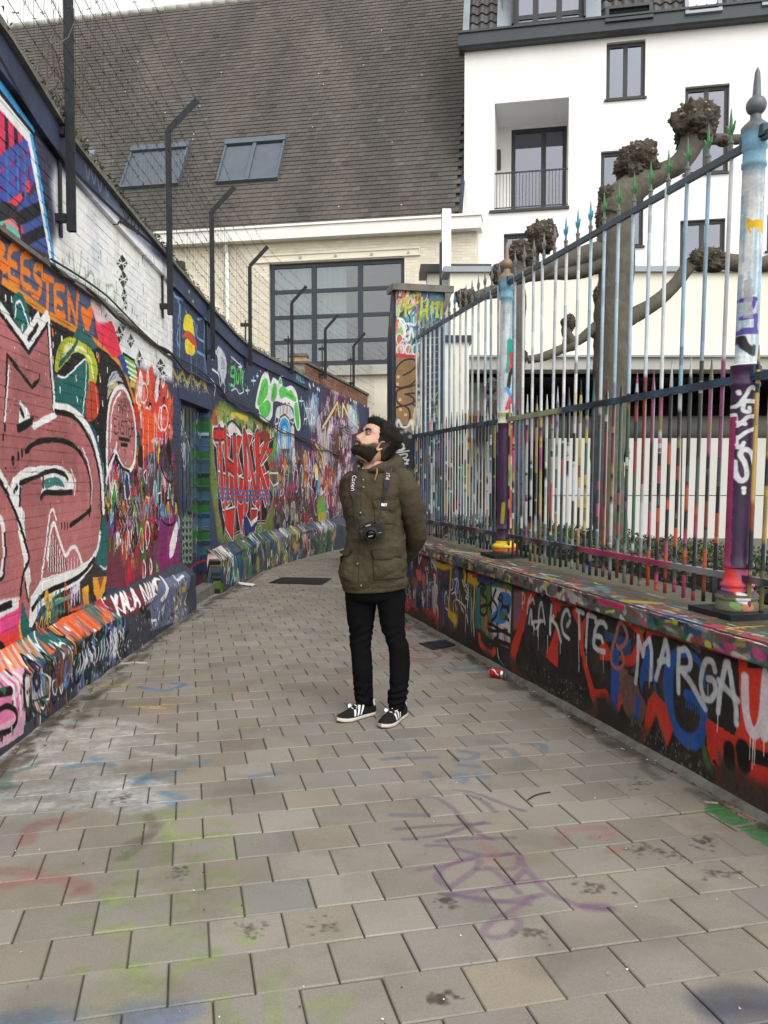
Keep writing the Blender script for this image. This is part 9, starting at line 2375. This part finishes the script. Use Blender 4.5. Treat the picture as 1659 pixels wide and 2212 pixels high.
# ------------------------------------------------------------------ small things on the paving
pC = crop(1880, 2560, 11.85)
can = thing('drink_can', 'dented red drink can lying on its side against the low wall', 'can', tuple(ground_at(*pC(900, 1080))))
M_can = mat('can_red', (.42, .02, .018), (.5, .03, .025), scale=30, rough=.3, metal=.3, bump=.2, bscale=60)
M_alu = mat('can_metal', (.55, .55, .56), (.65, .65, .66), rough=.28, metal=.9)
q0 = ground_at(*pC(1050, 1090)); q0[2] += .033
axd = np.array([-.72, -.25, 0]); axd = np.array([-.80, .60, 0]); axd /= np.linalg.norm(axd)
sdv = np.cross(axd, ZZ)
def canpt(x, r, t, sq=1.0): return q0 + axd * x + (sdv * math.cos(t) + ZZ * math.sin(t) * sq) * r
def canloft(prof, m_, par, name):
    mb = MB(); mb.loft([[canpt(x, r * (1 + .03 * mnoise.noise(Vector((x * 40, math.cos(t) * 2, math.sin(t) * 2)))), t) for t in np.linspace(0, 6.283, 22, endpoint=False)] for x, r in prof], True, False, False); return mb.build(name, m_, par, smooth=True, fix=True)
cbo = canloft([(.012, .0335), (.03, .033), (.055, .0315), (.078, .033), (.100, .0335)], M_can, can, 'can_body')
canloft([(.100, .0335), (.108, .029), (.112, .026), (.106, .02), (.104, 0.001)], M_alu, can, 'can_base')
canloft([(.012, .0335), (.006, .031), (.0, .028), (-.003, .0275), (-.003, .0255), (.003, .0245), (.004, .001)], M_alu, can, 'can_lid')
tb = MB(); tb.loft([[canpt(-.001, 0, 0) + sdv * (.004 + .012 * math.cos(t)) + ZZ * (.008 * math.sin(t)) + axd * d for t in np.linspace(0, 6.283, 14, endpoint=False)] for d in (0, .002)]); tb.build('pull_tab', M_alu, can, fix=True)
wv = MB(); 
wv.grid([[canpt(x, .0345, 2.55 + .5 * math.sin(x * 60) + dt) for dt in (0, .28)] for x in np.linspace(.025, .085, 9)]); wv.build('white_wave', M_white, cbo)

def grate(c4, label, name, nb, cat):
    P = [ground_at(*p) for p in c4]
    t = thing(name, label, cat, tuple(sum(P) / 4))
    P = [p + ZZ * .004 for p in P]
    fr = MB(); fr.prism(P, ZZ * .004); fo = fr.build('frame', M_darkiron, t, fix=True)
    for k in range(nb):
        a, b = (k + .2) / nb, (k + .8) / nb
        q = MB(); L0 = P[0] + (P[1] - P[0]) * (.02 + .96 * a); L1 = P[0] + (P[1] - P[0]) * (.02 + .96 * b); R0 = P[3] + (P[2] - P[3]) * (.02 + .96 * a); R1 = P[3] + (P[2] - P[3]) * (.02 + .96 * b)
        e = (R0 - L0) * .04
        q.prism([L0 + e, L1 + e, R1 - e, R0 - e], ZZ * .009); q.build('grate_bar', M_darkiron, t, fix=True)
grate([(580, 1260), (608, 1248), (717, 1250), (696, 1264)], 'wide dark iron drain grate set in the paving behind the man', 'drain_grate', 12, 'drain')
grate([(904, 1391), (974, 1383), (1000, 1393), (934, 1405)], 'small dark metal cover plate at the foot of the low wall', 'cover_plate', 1, 'cover')
pp = thing('paper_scrap', 'crumpled white paper scrap by the plinth of the left wall', 'paper', tuple(ground_at(527, 1263)))
q = MB(); rg = np.random.default_rng(3); A, B, C_, D_ = [ground_at(*p) for p in ((512, 1258), (552, 1264), (545, 1268), (518, 1264))]
q.grid([[(A * (1 - u) + B * u) * (1 - v) + (D_ * (1 - u) + C_ * u) * v + ZZ * (.012 + .02 * abs(mnoise.noise(Vector((u * 4, v * 4, 2))))) for v in np.linspace(0, 1, 6)] for u in np.linspace(0, 1, 12)]); q.build('sheet', M_white, pp)
stk = thing('twig', 'thin black curved twig lying on the paving', 'twig', tuple(ground_at(1165, 1722)))
q = MB(); q.tube(catmull([ground_at(x, y) + ZZ * .006 for x, y in ((1140, 1731), (1150, 1724), (1162, 1719), (1175, 1716), (1189, 1714))], 4), [.003] * 17 if False else .003, 6); q.build('stem', M_cable, stk, smooth=True)
# crumbs, dead leaves and moss in the joints and along the foot of the walls
M_bit = mat('litter_bits', (1, 1, 1), rough=.9, vcol=True)
db = MB(); rg = np.random.default_rng(19)
def bit(p, s, col, lift=.004):
    k = rg.integers(4, 7); a0 = rg.random() * 6
    V = [p + np.array([math.cos(a0 + a) * s * rg.uniform(.5, 1.2), math.sin(a0 + a) * s * rg.uniform(.5, 1.2), lift + rg.uniform(0, .004)]) for a in np.linspace(0, 6.28, k, endpoint=False)]
    db.add(V, [tuple(range(k))], 0, None, col)
for k in range(900):
    if k < 330:
        Y = rg.uniform(2.0, 9.5); p = np.array([rg.uniform(-.46, .46) * Y, Y, 0]); 
        if p @ RX > R_WALL - .02 or p[0] < left_edge(Y) + .1: continue
        s = rg.uniform(.0015, .005); col = lin([(200, 195, 180), (60, 52, 44), (150, 140, 120), (210, 210, 205), (40, 36, 32)][rg.integers(5)])
    elif k < 640:
        a = rg.uniform(2.4, 9.0); p = ar(a, R_WALL - .03 - abs(rg.normal(0, .05))); s = rg.uniform(.002, .009); col = lin([(70, 62, 48), (90, 84, 60), (200, 195, 185), (60, 66, 40), (50, 44, 36)][rg.integers(5)])
    else:
        Y = rg.uniform(3.9, 12); p = np.array([left_edge(Y) + abs(rg.normal(0, .07)) + .15, Y, 0]); s = rg.uniform(.003, .014); col = lin([(110, 70, 40), (70, 60, 45), (150, 130, 100), (60, 52, 40), (90, 88, 80)][rg.integers(5)])
    p[2] = gz(p[1]); bit(p, s, col)
db.build('litter', M_bit, kind='stuff')
mo = MB()
for k in range(2600):
    Y = rg.uniform(2, 8) if k % 3 else rg.uniform(2.5, 9)
    if k % 3 == 0:
        p = ar(rg.uniform(2.4, 9), R_WALL - .025 - abs(rg.normal(0, .02)))
    else:
        i = int((Y - 1.55) / PA); j = rg.integers(-10, 11)
        p = ar(a_start + i * PA - JO / 2, j * .22 + rg.uniform(0, .22))
        if abs(p[0]) > 2 or p @ RX > R_WALL - .02: continue
    p[2] = gz(p[1]) - .010; L = rg.uniform(.004, .011); d = rg.normal(0, 1, 3); d[2] = abs(d[2]) + .4; d /= np.linalg.norm(d); e = np.cross(d, rg.normal(0, 1, 3)); e /= np.linalg.norm(e)
    mo.add([p - e * .003, p + e * .003, p + d * L], [(0, 1, 2)])
mo.build('joint_moss', M_moss, kind='stuff')
